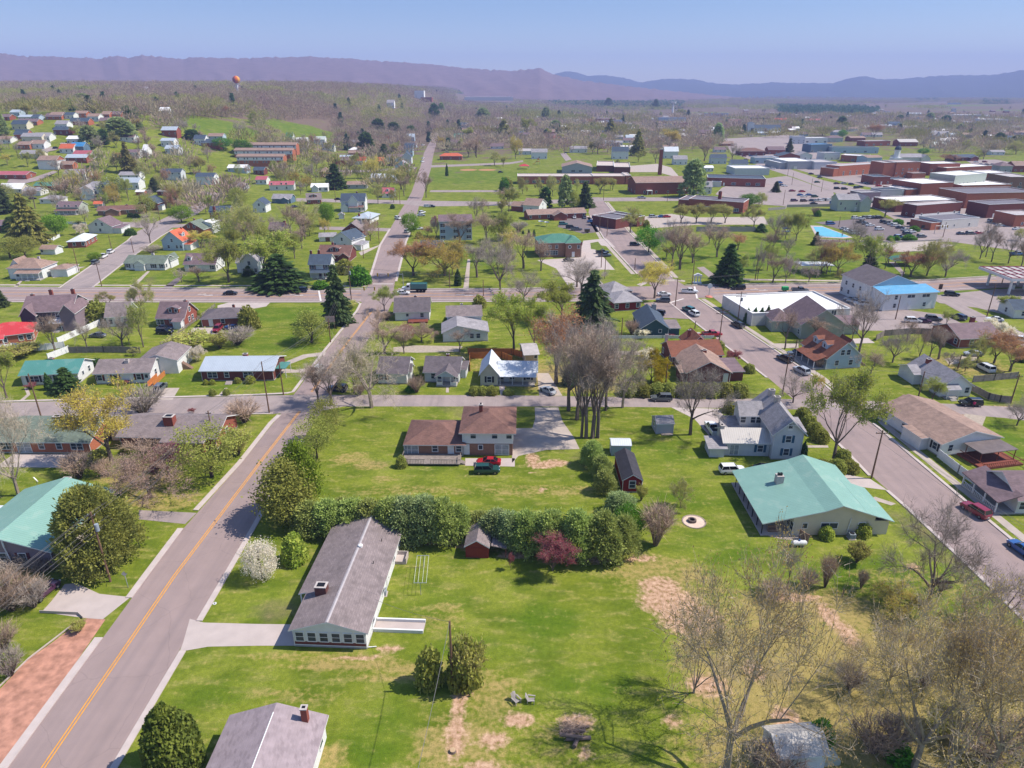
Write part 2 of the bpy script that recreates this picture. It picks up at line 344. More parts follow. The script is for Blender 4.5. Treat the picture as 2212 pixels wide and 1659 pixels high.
def ground_material():
    m = bpy.data.materials.new("grass_ground"); m.use_nodes = True; N, L = m.node_tree.nodes, m.node_tree.links
    p = N["Principled BSDF"]; p.inputs["Roughness"].default_value = .95; p.inputs["Specular IOR Level"].default_value = .1
    g = N.new("ShaderNodeNewGeometry")
    def noise(s, d=5, sx=1.0, rough=.55):
        mp = N.new("ShaderNodeMapping"); mp.inputs["Scale"].default_value = (sx, 1, 1); L.new(g.outputs["Position"], mp.inputs["Vector"])
        n = N.new("ShaderNodeTexNoise"); n.inputs["Scale"].default_value = s; n.inputs["Detail"].default_value = d
        n.inputs["Roughness"].default_value = rough; L.new(mp.outputs[0], n.inputs["Vector"]); return n.outputs["Fac"]
    def ramp(f, lo, hi):
        r = N.new("ShaderNodeMapRange"); r.inputs[1].default_value = lo; r.inputs[2].default_value = hi; L.new(f, r.inputs[0]); return r.outputs[0]
    def mix(f, a, b, mode='MIX'):
        n = N.new("ShaderNodeMix"); n.data_type = 'RGBA'; n.blend_type = mode
        for i, v in ((0, f), (6, a), (7, b)):
            if isinstance(v, (int, float, tuple)): n.inputs[i].default_value = v
            else: L.new(v, n.inputs[i])
        return n.outputs[2]
    def ma(op, a, b):
        n = N.new("ShaderNodeMath"); n.operation = op
        for i, v in enumerate((a, b)):
            if isinstance(v, (int, float)): n.inputs[i].default_value = v
            else: L.new(v, n.inputs[i])
        return n.outputs[0]
    def attr(k):
        a = N.new("ShaderNodeAttribute"); a.attribute_name = k; return a.outputs["Fac"]
    n1, n2, n3, n4, n5 = noise(.05, 4), noise(.22, 6, .7), noise(1.6, 6), noise(9, 4), noise(.7, 5, .4)
    col = mix(ramp(n1, .35, .65), hexc("66711f"), hexc("7a8230"))
    col = mix(ramp(n2, .42, .62), col, hexc("59681c"))
    col = mix(ma('MULTIPLY', ramp(n5, .5, .66), .6), col, hexc("878547"))
    lf = ma('MULTIPLY', attr('lush'), ramp(n2, .25, .55)); col = mix(ma('MULTIPLY', lf, .75), col, hexc("4a6512"))
    df = ramp(ma('ADD', ma('ADD', attr('dry'), .1), ma('ADD', ma('MULTIPLY', ma('SUBTRACT', n3, .5), 1.7), ma('MULTIPLY', ma('SUBTRACT', n5, .5), 1.2))), .26, .85)
    col = mix(ma('MULTIPLY', df, .8), col, hexc("9a8656"))
    lt = ramp(ma('ADD', attr('litter'), ma('MULTIPLY', ma('SUBTRACT', n1, .5), 2.2)), .25, .6)
    col = mix(lt, col, hexc("6b5c50"))
    sf = ramp(ma('ADD', attr('dirt'), ma('MULTIPLY', ma('SUBTRACT', n3, .5), 1.6)), .35, 1.0)
    soil = mix(ramp(n3, .35, .65), hexc("a27c63"), hexc("b59880")); col = mix(sf, col, soil)
    col = mix(.8, col, mix(ramp(n4, .3, .7), (.62, .62, .6, 1), (1.4, 1.4, 1.36, 1)), 'MULTIPLY')
    col = mix(.7, col, mix(ramp(n3, .3, .7), (.72, .74, .72, 1), (1.25, 1.22, 1.2, 1)), 'MULTIPLY')
    L.new(col, p.inputs["Base Color"])
    b = N.new("ShaderNodeBump"); b.inputs["Strength"].default_value = .35; b.inputs["Distance"].default_value = .1
    L.new(n4, b.inputs["Height"]); L.new(b.outputs[0], p.inputs["Normal"]); return m
def build_ground():
    ny, nx = XX.shape; V = np.stack([XX, YY, HZ], -1).reshape(-1, 3)
    i = np.arange(ny * nx).reshape(ny, nx)
    F = np.stack([i[:-1, :-1], i[:-1, 1:], i[1:, 1:], i[1:, :-1]], -1).reshape(-1, 4)
    me = raw_mesh("ground", V, F, ground_material())
    for k, v in PAINT.items():
        a = me.attributes.new(k, 'FLOAT', 'POINT'); a.data.foreach_set("value", v.astype(np.float32).ravel())
    me.polygons.foreach_set("use_smooth", np.ones(len(F), bool))
    obj("ground", me, kind='structure')
build_ground()

# ---------------------------------------------------------------- hills on the skyline
def ridge(name, prof, d_foot, d_crest, mat, seed, amp):
    xs = [p[0] for p in prof]; ys = [p[1] for p in prof]; U = np.linspace(xs[0], xs[-1], 620); nr = 46; V = []
    for u in U:
        top = np.interp(u, xs, ys); az = math.atan2((u - CX) / FPX, math.cos(PITCH) + (CY - 195) / FPX * math.sin(PITCH))
        el = (195 - top) / FPX * math.cos(az)
        crest = CAM_H + d_crest * math.tan(el); cn = 8 * (mn.noise((u * .11, seed, 2.2)) + .6 * mn.noise((u * .31, seed, 5.2)))
        for k in range(nr):
            t = k / (nr - 9)
            d = d_foot + (d_crest - d_foot) * t
            if t <= 1:
                r = 1 - abs(mn.noise((u * .011 + 1.1 * t, t * 1.6, seed))) * 2; r2 = mn.noise((u * .035 + t, t * 5, seed + 3))
                z = (crest + 25) * t ** 1.15 - 25 - amp * math.sin(math.pi * min(1, t)) ** 1.2 * (.5 - .5 * r) + amp * .25 * r2 * math.sin(math.pi * t) + cn * sm((t - .9) / .1)
            else: z = crest - (t - 1) * crest * 3
            V.append((d * math.sin(az), d * math.cos(az), max(z, -28)))
    n = len(U); i = np.arange(n * nr).reshape(n, nr)
    F = np.stack([i[:-1, :-1], i[1:, :-1], i[1:, 1:], i[:-1, 1:]], -1).reshape(-1, 4)
    me = raw_mesh(name, V, F, mat); obj(name, me, kind='structure')
HILL = M("bare_hill_forest", "6c585b", var=.16, scale=.02, rough=1)
HILL2 = M("far_hill_forest", "3c4040", var=.18, scale=.008, rough=1)
ridge("hills", [(-700, 150), (-300, 135), (0, 128), (75, 134), (137, 135), (200, 137), (232, 139), (265, 133), (287, 137), (320, 133), (362, 135), (405, 139), (437, 136), (525, 138),
                (615, 136), (673, 135), (753, 138), (828, 143), (928, 148), (1003, 155), (1106, 160), (1166, 155.5), (1193, 166), (1260, 178), (1400, 192), (1520, 202), (1640, 212), (1760, 222)], 3300, 5200, HILL, 3.1, 22)
ridge("hills", [(1080, 200), (1133, 193), (1166, 174), (1218, 161), (1246, 163), (1266, 169), (1306, 167.5), (1343, 172), (1383, 181), (1426, 175), (1453, 174), (1501, 176), (1531, 181),
                (1581, 185), (1659, 181), (1740, 182), (1796, 182), (1822, 175), (1859, 169), (1896, 175), (1946, 174), (2034, 168), (2134, 167), (2160, 164), (2204, 158), (2300, 165), (2600, 175), (3000, 180)], 6400, 9200, HILL2, 8.3, 24)

# ---------------------------------------------------------------- air
def build_haze():
    mb = MB(); mb.box(-13000, -600, -40, 13000, 13000, 620)
    m = bpy.data.materials.new("haze_air"); m.use_nodes = True; N, L = m.node_tree.nodes, m.node_tree.links
    N.remove(N["Principled BSDF"]); v = N.new("ShaderNodeVolumePrincipled")
    v.inputs["Color"].default_value = (.46, .56, .98, 1); v.inputs["Density"].default_value = 1.35e-4; v.inputs["Anisotropy"].default_value = 0.0
    L.new(v.outputs[0], N["Material Output"].inputs["Volume"])
    mb.build("haze", m, kind='stuff')
build_haze()

# ---------------------------------------------------------------- roads, kerbs, drives
ASPH = M("worn_asphalt", "92807b", var=.07, scale=.35, rough=.95, kind="road")
ASPH2 = M("old_side_street", "978984", var=.08, scale=.4, rough=.95, kind="road")
ASPHD = M("dark_asphalt", "6f6463", var=.08, scale=.5, rough=.95)
CONC = M("concrete", "afa29b", var=.08, scale=.5)
CONC2 = M("weathered_concrete", "a89b90", var=.13, scale=.6)
GRAV = M("gravel", "a09383", var=.2, scale=1.5)
YEL = M("yellow_line", "d09035", var=.15, scale=2); WHT = M("white_line", "cfc8c2", var=.12, scale=2)
LAWN2 = M("lawn_island", "5e6b1f", var=.22, scale=.5, rough=1)
MULCH = M("red_mulch", "a87a66", var=.4, scale=.9, rough=1)
ORNG = M("infield_clay", "a57850", var=.12, scale=.4)
T()
rl_L = [(-130, 1860), (19, 1656), (320, 1244), (396, 1142), (522, 1000), (607, 893), (638, 848), (700, 763), (773, 673), (784, 645), (792, 622), (800, 606), (823, 530), (844, 492), (867, 452), (878, 435), (889, 415), (908, 360), (916, 330), (935, 294), (941, 285)]
rl_R = [(200, 1720), (240, 1656), (482, 1244), (541, 1142), (573, 1086), (620, 1000), (692, 893), (716, 847), (778, 758), (838, 673), (848, 650), (850, 628), (853, 610), (875, 520), (893, 490), (900, 465), (906, 442), (914, 425), (932, 360), (936, 335), (947, 294), (951, 285)]
sheet("road", rl_L + rl_R[::-1], ASPH, 2)
rr_L = [(2400, 1520), (2212, 1336), (2119, 1244), (1966, 1100), (1891, 1035), (1834, 978), (1746, 890), (1659, 816), (1568, 746), (1476, 676), (1441, 648), (1410, 620), (1378, 592), (1306, 515), (1271, 460), (1278, 426)]
rr_R = [(2400, 1350), (2171, 1157), (2049, 1055), (1884, 915), (1809, 856), (1759, 816), (1659, 748), (1603, 711), (1506, 646), (1480, 617), (1451, 600), (1428, 575), (1356, 500), (1306, 437), (1296, 426)]
sheet("road", rr_L + rr_R[::-1], ASPH, 2)
ew_T = [(-200, 621), (300, 622), (553, 624), (800, 625), (1106, 624), (1300, 620), (1481, 617), (1659, 613.5), (1879, 611), (2030, 604), (2149, 597), (2420, 580)]
ew_B = [(-200, 651), (300, 651), (553, 652), (800, 652), (1000, 651), (1250, 650), (1400, 648), (1659, 638), (1876, 637), (2021, 631), (2160, 622), (2420, 608)]
sheet("road", ew_T + ew_B[::-1], ASPH, 3)
cs_T = [(-200, 873), (0, 870), (160, 866), (375, 860), (553, 855), (650, 853), (773, 853), (1106, 854), (1350, 858), (1613, 861), (1745, 863), (1876, 866), (2069, 873), (2212, 881), (2400, 890)]
cs_B = [(-200, 905), (0, 903), (300, 899), (590, 894), (690, 888), (743, 878), (1106, 878), (1350, 879), (1616, 882), (1700, 884), (1790, 886), (1879, 886), (2049, 893), (2171, 903), (2212, 908), (2400, 920)]
sheet("road", cs_T + cs_B[::-1], ASPH2, 4)
for i, P in enumerate(([(640, 428), (875, 433), (1100, 436), (1296, 427), (1480, 426), (1480, 434), (1300, 435), (1100, 444), (915, 446), (870, 441), (640, 435)],
          [(690, 489), (845, 493), (842, 500), (690, 496)],
          [(130, 623), (187, 582), (277, 520), (297, 500), (340, 478), (425, 440), (455, 422), (408, 415), (412, 411), (480, 418), (470, 430), (425, 463), (392, 477), (347, 510), (270, 565), (197, 623)],
          [(230, 478), (300, 481), (375, 484), (470, 484), (470, 491), (375, 492), (297, 492), (230, 486)],
          [(900, 361), (790, 367), (720, 368), (720, 372), (790, 372), (898, 366)], [(932, 357), (1100, 351), (1130, 346), (1130, 350), (1100, 355), (930, 362)],
          [(930, 411), (1085, 411), (1085, 415), (928, 415)])):
    sheet("road", P, ASPH2, 8 + i)
# concrete drives, paths and pads
DR = [("driveway", CONC, [(410, 1337), (440, 1345), (553, 1348), (640, 1349), (640, 1395), (555, 1395), (450, 1397), (388, 1408), (395, 1390)]),
      ("driveway", CONC, [(140, 1262), (165, 1260), (215, 1283), (282, 1290), (222, 1338), (180, 1335), (90, 1322), (110, 1300)]),
      ("driveway", ASPH2, [(300, 1102), (425, 1108), (400, 1132), (300, 1122)]),
      ("driveway", CONC2, [(1155, 880), (1206, 880), (1215, 910), (1240, 945), (1252, 970), (1180, 972), (1120, 985), (1106, 1000), (1106, 925), (1150, 925), (1156, 905)]),
      ("patio", CONC, [(1005, 990), (1112, 990), (1112, 1008), (1005, 1006)]),
      ("driveway", CONC, [(1450, 880), (1552, 883), (1590, 935), (1570, 955), (1540, 950), (1500, 905)]),
      ("driveway", CONC, [(1805, 1020), (1880, 1035), (1917, 1059), (1860, 1052), (1800, 1045)]),
      ("path", CONC2, [(1738, 962), (1788, 962), (1790, 967), (1738, 967)]),
      ("driveway", CONC2, [(330, 864), (345, 838), (388, 838), (372, 864)]),
      ("path", CONC2, [(40, 867), (58, 852), (52, 838), (60, 838), (66, 852), (50, 866)]),
      ("path", CONC2, [(470, 856), (486, 838), (492, 838), (480, 856)]),
      ("driveway", CONC2, [(590, 808), (620, 780), (655, 766), (705, 760), (701, 768), (665, 772), (628, 786), (612, 796), (640, 799), (672, 794), (668, 804), (610, 806)]),
      ("path", CONC2, [(964, 836), (969, 836), (970, 848), (963, 848)]), ("path", CONC, [(1078, 832), (1090, 832), (1092, 853), (1081, 853)]),
      ("driveway", GRAV, [(850, 750), (900, 746), (1000, 748), (990, 760), (900, 762), (850, 760)]),
      ("driveway", CONC2, [(1160, 806), (1185, 806), (1215, 855), (1165, 855)]),
      ("driveway", GRAV, [(1325, 758), (1420, 760), (1440, 768), (1325, 766)]),
      ("driveway", CONC, [(965, 715), (1015, 718), (1010, 722), (960, 720)]), ("driveway", CONC, [(415, 708), (460, 708), (475, 722), (405, 722)]),
      ("driveway", CONC, [(470, 660), (500, 652), (585, 652), (575, 662), (540, 668), (470, 668)]),
      ("path", CONC2, [(30, 619), (45, 605), (50, 605), (38, 619)]), ("path", CONC2, [(280, 620), (318, 586), (324, 586), (292, 620)]),
      ("driveway", ASPHD, [(350, 623), (378, 602), (395, 596), (385, 610), (368, 623)]),
      ("path", CONC2, [(112, 598), (140, 590), (165, 577), (185, 576), (160, 584), (138, 597), (115, 600)]),
      ("driveway", GRAV, [(2085, 893), (2130, 900), (2120, 925), (2095, 930), (2075, 910)]),
      ("driveway", GRAV, [(2040, 775), (2110, 765), (2112, 778), (2050, 788)]),
      ("path", CONC2, [(2138, 1102), (2172, 1102), (2180, 1107), (2142, 1107)]),
      ("driveway", CONC2, [(1659, 742), (1725, 742), (1725, 752), (1670, 752)]), ("patio", CONC, [(1838, 732), (1875, 730), (1890, 741), (1845, 742)]),
      ("driveway", CONC2, [(1676, 1150), (1720, 1150), (1745, 1168), (1690, 1165), (1660, 1158)]),
      ("path", CONC2, [(1890, 1073), (1935, 1088), (1925, 1092), (1880, 1078)]),
      ("driveway", CONC2, [(1000, 628), (1010, 560), (1016, 560), (1012, 628)]),
      ("path", CONC2, [(1375, 615), (1400, 604), (1460, 603), (1480, 606), (1480, 609), (1460, 607), (1405, 609), (1385, 618)]),
      ("path", ASPH2, [(1505, 578), (1530, 598), (1560, 606), (1659, 606), (1659, 603), (1575, 601), (1545, 594), (1520, 576)]),
      ("path", CONC2, [(1659, 606), (1880, 609), (1880, 606), (1659, 603)]),
      ("path", ASPH2, [(1920, 566), (1945, 590), (1948, 600), (1955, 590), (1935, 566)]),
      ("driveway", CONC2, [(775, 545), (820, 529), (815, 534), (780, 552)])]
for nm, mt, P in DR: sheet(nm, P, mt, 5)
# lots
LOTS = [("parking_lot", ASPHD, [(1212, 470), (1282, 469), (1302, 500), (1260, 505), (1205, 490)]),
        ("parking_lot", CONC, [(1160, 562), (1250, 556), (1260, 520), (1310, 515), (1330, 535), (1285, 528), (1275, 536), (1290, 541), (1315, 568), (1328, 583), (1280, 582), (1210, 584)]),
        ("driveway", CONC, [(1198, 575), (1255, 575), (1300, 610), (1310, 622), (1230, 622)]),
        ("parking_lot", CONC2, [(1390, 468), (1450, 462), (1500, 470), (1650, 468), (1660, 485), (1500, 486), (1400, 494)]),
        ("parking_lot", ASPH2, [(1540, 642), (1659, 640), (1876, 637), (1925, 665), (2040, 680), (2080, 700), (1990, 716), (1860, 714), (1800, 690), (1700, 680), (1640, 700), (1600, 690)]),
        ("parking_lot", ASPH2, [(2000, 640), (2150, 625), (2300, 620), (2300, 700), (2212, 690), (2110, 665), (2030, 655)]),
        ("road", ASPH2, [(2020, 645), (2250, 770), (2330, 800), (2330, 775), (2100, 668), (2040, 640)]),
        ("parking_lot", ASPH, [(1390, 655), (1440, 650), (1500, 690), (1420, 686)]),
        ("parking_lot", ASPHD, [(1800, 478), (1895, 468), (1930, 475), (2000, 512), (1985, 520), (1890, 522), (1830, 500), (1760, 480)]),
        ("road", ASPH2, [(1770, 523), (1900, 524), (2060, 523), (2240, 548), (2330, 560), (2330, 540), (2200, 520), (1990, 452), (1880, 412), (1780, 390), (1690, 360), (1640, 352), (1630, 356), (1720, 385), (1800, 415), (1900, 455), (1990, 508), (1880, 519), (1770, 517)]),
        ("plaza", CONC2, [(1860, 527), (2010, 520), (2060, 530), (2010, 542), (1890, 546)]),
        ("parking_lot", ASPH2, [(1545, 420), (1560, 405), (1600, 392), (1700, 380), (1800, 415), (1805, 432), (1800, 443), (1700, 446), (1620, 440)]),
        ("parking_lot", ASPH2, [(1700, 360), (1790, 350), (1880, 358), (2000, 390), (1960, 405), (1880, 405), (1790, 386)]),
        ("parking_lot", ASPH2, [(2000, 450), (2100, 445), (2260, 480), (2260, 530), (2200, 520), (2080, 490)]),
        ("parking_lot", CONC2, [(1340, 360), (1420, 354), (1450, 362), (1470, 385), (1420, 372), (1360, 372)]),
        ("parking_lot", ASPH2, [(1560, 300), (1700, 292), (1760, 300), (1780, 345), (1640, 352), (1580, 330)]),
        ("parking_lot", ASPH2, [(2080, 345), (2150, 345), (2230, 358), (2230, 366), (2120, 362)]),
        ("road", ASPH2, [(1210, 332), (1222, 330), (1235, 345), (1222, 348)]), ("road", ASPH2, [(1280, 280), (1330, 276), (1460, 270), (1600, 270), (1600, 274), (1460, 276), (1340, 282), (1290, 286)]),
        ("road", ASPH2, [(70, 336), (120, 325), (130, 320), (110, 318), (60, 332)]), ("road", ASPH2, [(15, 395), (50, 398), (85, 390), (125, 372), (115, 370), (70, 385), (20, 388)])]
for _i, (nm, mt, P) in enumerate(LOTS): sheet(nm, P, mt, 6 + _i)
sheet("lawn", [(1275, 525), (1292, 522), (1300, 532), (1325, 565), (1330, 575), (1318, 570), (1292, 540), (1277, 538)], LAWN2, 8)
sheet("mulch_bed", [(228, 1338), (195, 1330), (165, 1348), (110, 1390), (60, 1425), (0, 1488), (-60, 1545), (-60, 1720), (-30, 1720), (12, 1650), (120, 1495)], MULCH, 1)
for c, r in (((1012, 367), 8), ((1052, 367), 8)):
    p = at(*c); sheet("infield", [(p.x + r * math.cos(a * .5), p.y + r * math.sin(a * .5), p.z) for a in range(12)], ORNG, 2)
# kerbs and pavements
KERB = M("kerb_concrete", "b5a8a1", var=.1, scale=.6)
def kerb(pts, side=1, w=.5, h=.13): strip("kerb", pts, 0 if side > 0 else -w, w if side > 0 else 0, h, KERB)
kerb([(-130, 1860), (19, 1656), (222, 1378)], -1, 1.0); kerb([(285, 1292), (320, 1244), (396, 1142)], -1, .9); kerb([(428, 1103), (522, 1000), (590, 913), (607, 897)], -1, .9)
kerb([(200, 1720), (240, 1656), (388, 1407)], 1, .8); kerb([(424, 1342), (482, 1244), (541, 1142), (573, 1086), (620, 1000), (650, 953)], 1, .8)
kerb([(590, 893), (300, 898), (0, 902)], -1, .4); kerb([(0, 869), (160, 865), (372, 859.5), (553, 854.5), (620, 851), (636, 847), (700, 762), (773, 672), (781, 656), (770, 652), (553, 652.5), (-100, 651.5)], -1, .7)
kerb([(800, 606), (823, 530), (844, 495)], -1, .9); kerb([(853, 608), (875, 522), (900, 465)], 1, .9)
for pts, s in (([(197, 622), (270, 565), (347, 510), (372, 495)], 1), ([(130, 622), (187, 582), (277, 520), (290, 507)], -1), ([(200, 622), (500, 623), (790, 624)], -1), ([(-100, 621), (126, 621.5)], -1), ([(860, 624.5), (1106, 624), (1225, 621)], -1), ([(855, 652.5), (1000, 651.5), (1250, 650.5)], 1),
               ([(2400, 1520), (2212, 1336), (2119, 1244), (1966, 1100), (1920, 1060)], -1), ([(1882, 1028), (1834, 978), (1790, 935)], -1), ([(1659, 816), (1568, 746), (1476, 676), (1441, 648)], -1),
               ([(1378, 592), (1306, 515), (1276, 466)], -1), ([(1451, 600), (1428, 575), (1356, 500), (1306, 437)], 1), ([(2400, 1350), (2171, 1157), (2049, 1055), (1884, 915)], 1), ([(1800, 849), (1759, 816), (1659, 748), (1603, 711), (1506, 646)], 1),
               ([(1481, 616.5), (1659, 613), (1879, 610.5), (2030, 603.5), (2149, 596.5)], -1)): kerb(pts, s, .6)
for a, b, pts in ((1.6, 3.2, [(2400, 1350), (2171, 1157), (2049, 1055), (1884, 915), (1878, 908)]), (1.2, 2.8, [(1800, 849), (1759, 816), (1659, 748), (1603, 711), (1506, 646)]), (-2.6, -1.0, [(1378, 592), (1306, 515), (1276, 466)]), (1.0, 2.6, [(1451, 600), (1428, 575), (1356, 500), (1306, 437)])):
    strip("pavement", pts, a, b, .024, CONC2)
strip("pavement", [(-100, 618), (126, 618.5)], -2.5, -1, .02, CONC); strip("pavement", [(200, 619), (790, 621)], -2.5, -1.2, .02, CONC)
# painted lines
def line(pts, off, w, mat, z=.03): strip("road_marking", pts, off, off + w, z, mat)
cl = [(95, 1656), (377, 1244), (568, 991), (648, 888)]
for o_ in (-.25, .1): line([(-20, 1830)] + cl, o_, .15, YEL)
for o_ in (-.25, .1): line([(673, 847), (745.5, 746), (803, 673)], o_, .15, YEL)
def along(T_, B_, f): return [(at(*a).lerp(at(*b), f)) for a, b in zip(T_, B_)]
ew1 = [(-200, 621), (300, 622), (553, 624), (780, 625)]; ewb = [(-200, 651), (300, 651), (553, 652), (780, 652)]
ew2 = [(870, 625), (1106, 624), (1300, 620)]; ew2b = [(870, 651), (1106, 650.5), (1300, 649)]
ew3 = [(1540, 616), (1659, 613.5), (1879, 611), (2030, 604), (2149, 597)]; ew3b = [(1540, 644), (1659, 638), (1876, 637), (2021, 631), (2160, 622)]
for t_, b_ in ((ew1, ewb), (ew2, ew2b), (ew3, ew3b)):
    for f, m_ in ((.36, YEL), (.62, YEL), (.12, WHT), (.86, WHT)):
        strip("road_marking", along(t_, b_, f), 0, .22, .03, m_)
for cx_, cy_ in ((445, 637), (640, 637), (1005, 637), (1640, 626)):
    p = at(cx_, cy_)
    for dx, dy in ((-1.6, .7), (1.2, -.7)):
        strip("road_marking", [(p.x + dx - 1.5, p.y + dy, 0), (p.x + dx + 1.5, p.y + dy, 0)], 0, .3, .034, WHT)
        strip("road_marking", [(p.x + dx, p.y + dy, 0), (p.x + dx + .9, p.y + dy + .9, 0)], 0, .3, .034, WHT)
for a, b in (((1502, 619), (1508, 645)), ((806, 613), (850, 613)), ((690, 625), (695, 650)), ((1440, 655), (1475, 645))):
    strip("road_marking", [a, b], 0, .6, .034, WHT)
for k in range(14):
    x0 = 1640 + k * 15; strip("road_marking", [(x0, 646 - k * .2), (x0 + 12, 654 - k * .2)], 0, .15, .034, WHT)
strip("road_marking", [(1840, 1010), (1835, 1000)], 0, .1, .034, WHT)
# ---------------------------------------------------------------- trees: each kind grown once, then copied
BARK = M("grey_bark", "6a5d54", var=.25, scale=4, rough=1, kind='vary'); BARKD = M("dark_bark", "40362f", var=.25, scale=4, rough=1)
BARKP = M("pale_bark", "8d8073", var=.25, scale=3, rough=1)
def tubes(seg, n=4):
    """list of (p, q, r0, r1) to verts, quads"""
    S = np.array([list(p) + list(q) + [a, b] for p, q, a, b in seg], np.float64)
    P, Q, r0, r1 = S[:, :3], S[:, 3:6], S[:, 6:7], S[:, 7:8]
    D = Q - P; D /= np.linalg.norm(D, axis=1, keepdims=True) + 1e-9
    A = np.cross(D, np.where(np.abs(D[:, 2:3]) < .9, [[0, 0, 1.0]], [[1.0, 0, 0]])); A /= np.linalg.norm(A, axis=1, keepdims=True); B = np.cross(D, A)
    V = []
    for C, r in ((P, r0), (Q, r1)):
        for i in range(n):
            t = 2 * math.pi * i / n; V.append(C + (A * math.cos(t) + B * math.sin(t)) * r)
    V = np.stack(V, 1); k = np.arange(len(S))[:, None] * 2 * n
    F = np.concatenate([np.concatenate([k + i, k + (i + 1) % n, k + n + (i + 1) % n, k + n + i], 1)[:, None] for i in range(n)], 1)
    return V.reshape(-1, 3), F.reshape(-1, 4)
def cards(P, size, rng, stretch=1.6, dirs=None, jit=1.0):
    """little leaf-shaped quads around points"""
    n = len(P); D = rng.normal(size=(n, 3)) if dirs is None else dirs + rng.normal(size=(n, 3)) * .35 * jit
    D /= np.linalg.norm(D, axis=1, keepdims=True) + 1e-9
    U = np.cross(D, rng.normal(size=(n, 3))); U /= np.linalg.norm(U, axis=1, keepdims=True) + 1e-9
    s = size * rng.uniform(.6, 1.35, (n, 1)); a, b = D * s * stretch * .5, U * s * .5
    V = np.stack([P - a, P + b * .9, P + a, P - b * .9], 1).reshape(-1, 3)
    return V, np.arange(4 * n).reshape(-1, 4)
def clump_tint(P, rng, s=.7):
    t = np.array([mn.noise((p[0] * s + 7, p[1] * s, p[2] * s)) for p in P]); return np.clip(.5 + t * .8 + rng.normal(size=len(P)) * .18, 0, 1)
def grow(seed, H, spread, trunk=.22, r0=.22, up=.55, limbs=5, levels=4, kids=4, lean=.0, twigs=9, ratio=.62, wig=.18):
    """trunk, limbs and branches as segments; returns segments and twig tips with directions"""
    rd = random.Random(seed); seg, tips = [], []
    def V3(d): return Vector(d)
    def branch(p, d, L, r, lev):
        n = 3 if lev < 2 else 2; q = p.copy(); dd = d.copy(); pts = [q.copy()]; rr = r
        for i in range(n):
            dd = (dd + Vector((rd.gauss(0, wig), rd.gauss(0, wig), rd.gauss(0, wig * .7) + .10 * up))).normalized()
            e = q + dd * (L / n); r2 = rr * (.80 if i < n - 1 else .62)
            seg.append((q, e, rr, max(r2, .008))); q = e; rr = r2; pts.append(q.copy())
        if lev >= levels:
            for t in range(twigs):
                k = rd.random(); b = pts[0].lerp(pts[-1], k) if n == 1 else pts[min(int(k * n), n - 1)].lerp(pts[min(int(k * n) + 1, n)], k * n % 1)
                tips.append((b, (dd + Vector((rd.gauss(0, .55), rd.gauss(0, .55), rd.gauss(0, .45) + .15))).normalized()))
            return
        m = kids if lev > 0 else limbs
        for i in range(m):
            k = rd.uniform(.35, 1.0) if i else 1.0
            b = pts[min(int(k * n), n - 1)].lerp(pts[min(int(k * n) + 1, n)], (k * n) % 1 if k < 1 else 1)
            ax = dd.orthogonal(); ax.rotate(Matrix.Rotation(2 * math.pi * (i / m + rd.random() * .3), 3, dd)); ang = rd.uniform(.35, .8) * spread
            nd = (dd * math.cos(ang) + ax.normalized() * math.sin(ang)); nd.z += up * .22
            branch(b, nd.normalized(), L * ratio * rd.uniform(.75, 1.2), max(rr * rd.uniform(.5, .8), .012) if lev else r * rd.uniform(.4, .62), lev + 1)
    # trunk
    p = Vector((0, 0, -.15)); d = Vector((lean, rd.gauss(0, .03), 1)).normalized(); T_ = trunk * H
    for i in range(3):
        e = p + d * (T_ / 3 + .05); seg.append((p, e, r0 * (1.25 - .1 * i), r0 * (1.15 - .1 * i))); p = e
        d = (d + Vector((rd.gauss(0, .04), rd.gauss(0, .04), .05))).normalized()
    for i in range(limbs):
        a = 2 * math.pi * (i + rd.random() * .5) / limbs; s = spread * rd.uniform(.35, 1.0) * (.45 if i == 0 else 1)
        b = p - d * rd.uniform(0, T_ * .25) * (i > 0)
        branch(b, Vector((math.cos(a) * s, math.sin(a) * s, up + .35)).normalized(), H * .34 * rd.uniform(.85, 1.15), r0 * rd.uniform(.45, .7), 1)
    return seg, tips
PROTO = {}
def proto(key, fn):
    if key not in PROTO: PROTO[key] = fn()
    return PROTO[key]
def norm(trunk, crown):
    """measure so that copies can be set to a surveyed height and width"""
    allv = np.concatenate([np.empty((len(m.vertices), 3), np.float32).reshape(-1, 3) if False else co(m) for m in (trunk, crown) if m])
    return float(np.percentile(allv[:, 2], 99.8)), float(np.percentile(np.hypot(allv[:, 0], allv[:, 1]), 97) * 2)
def co(me):
    a = np.empty(len(me.vertices) * 3, np.float32); me.vertices.foreach_get("co", a); return a.reshape(-1, 3)
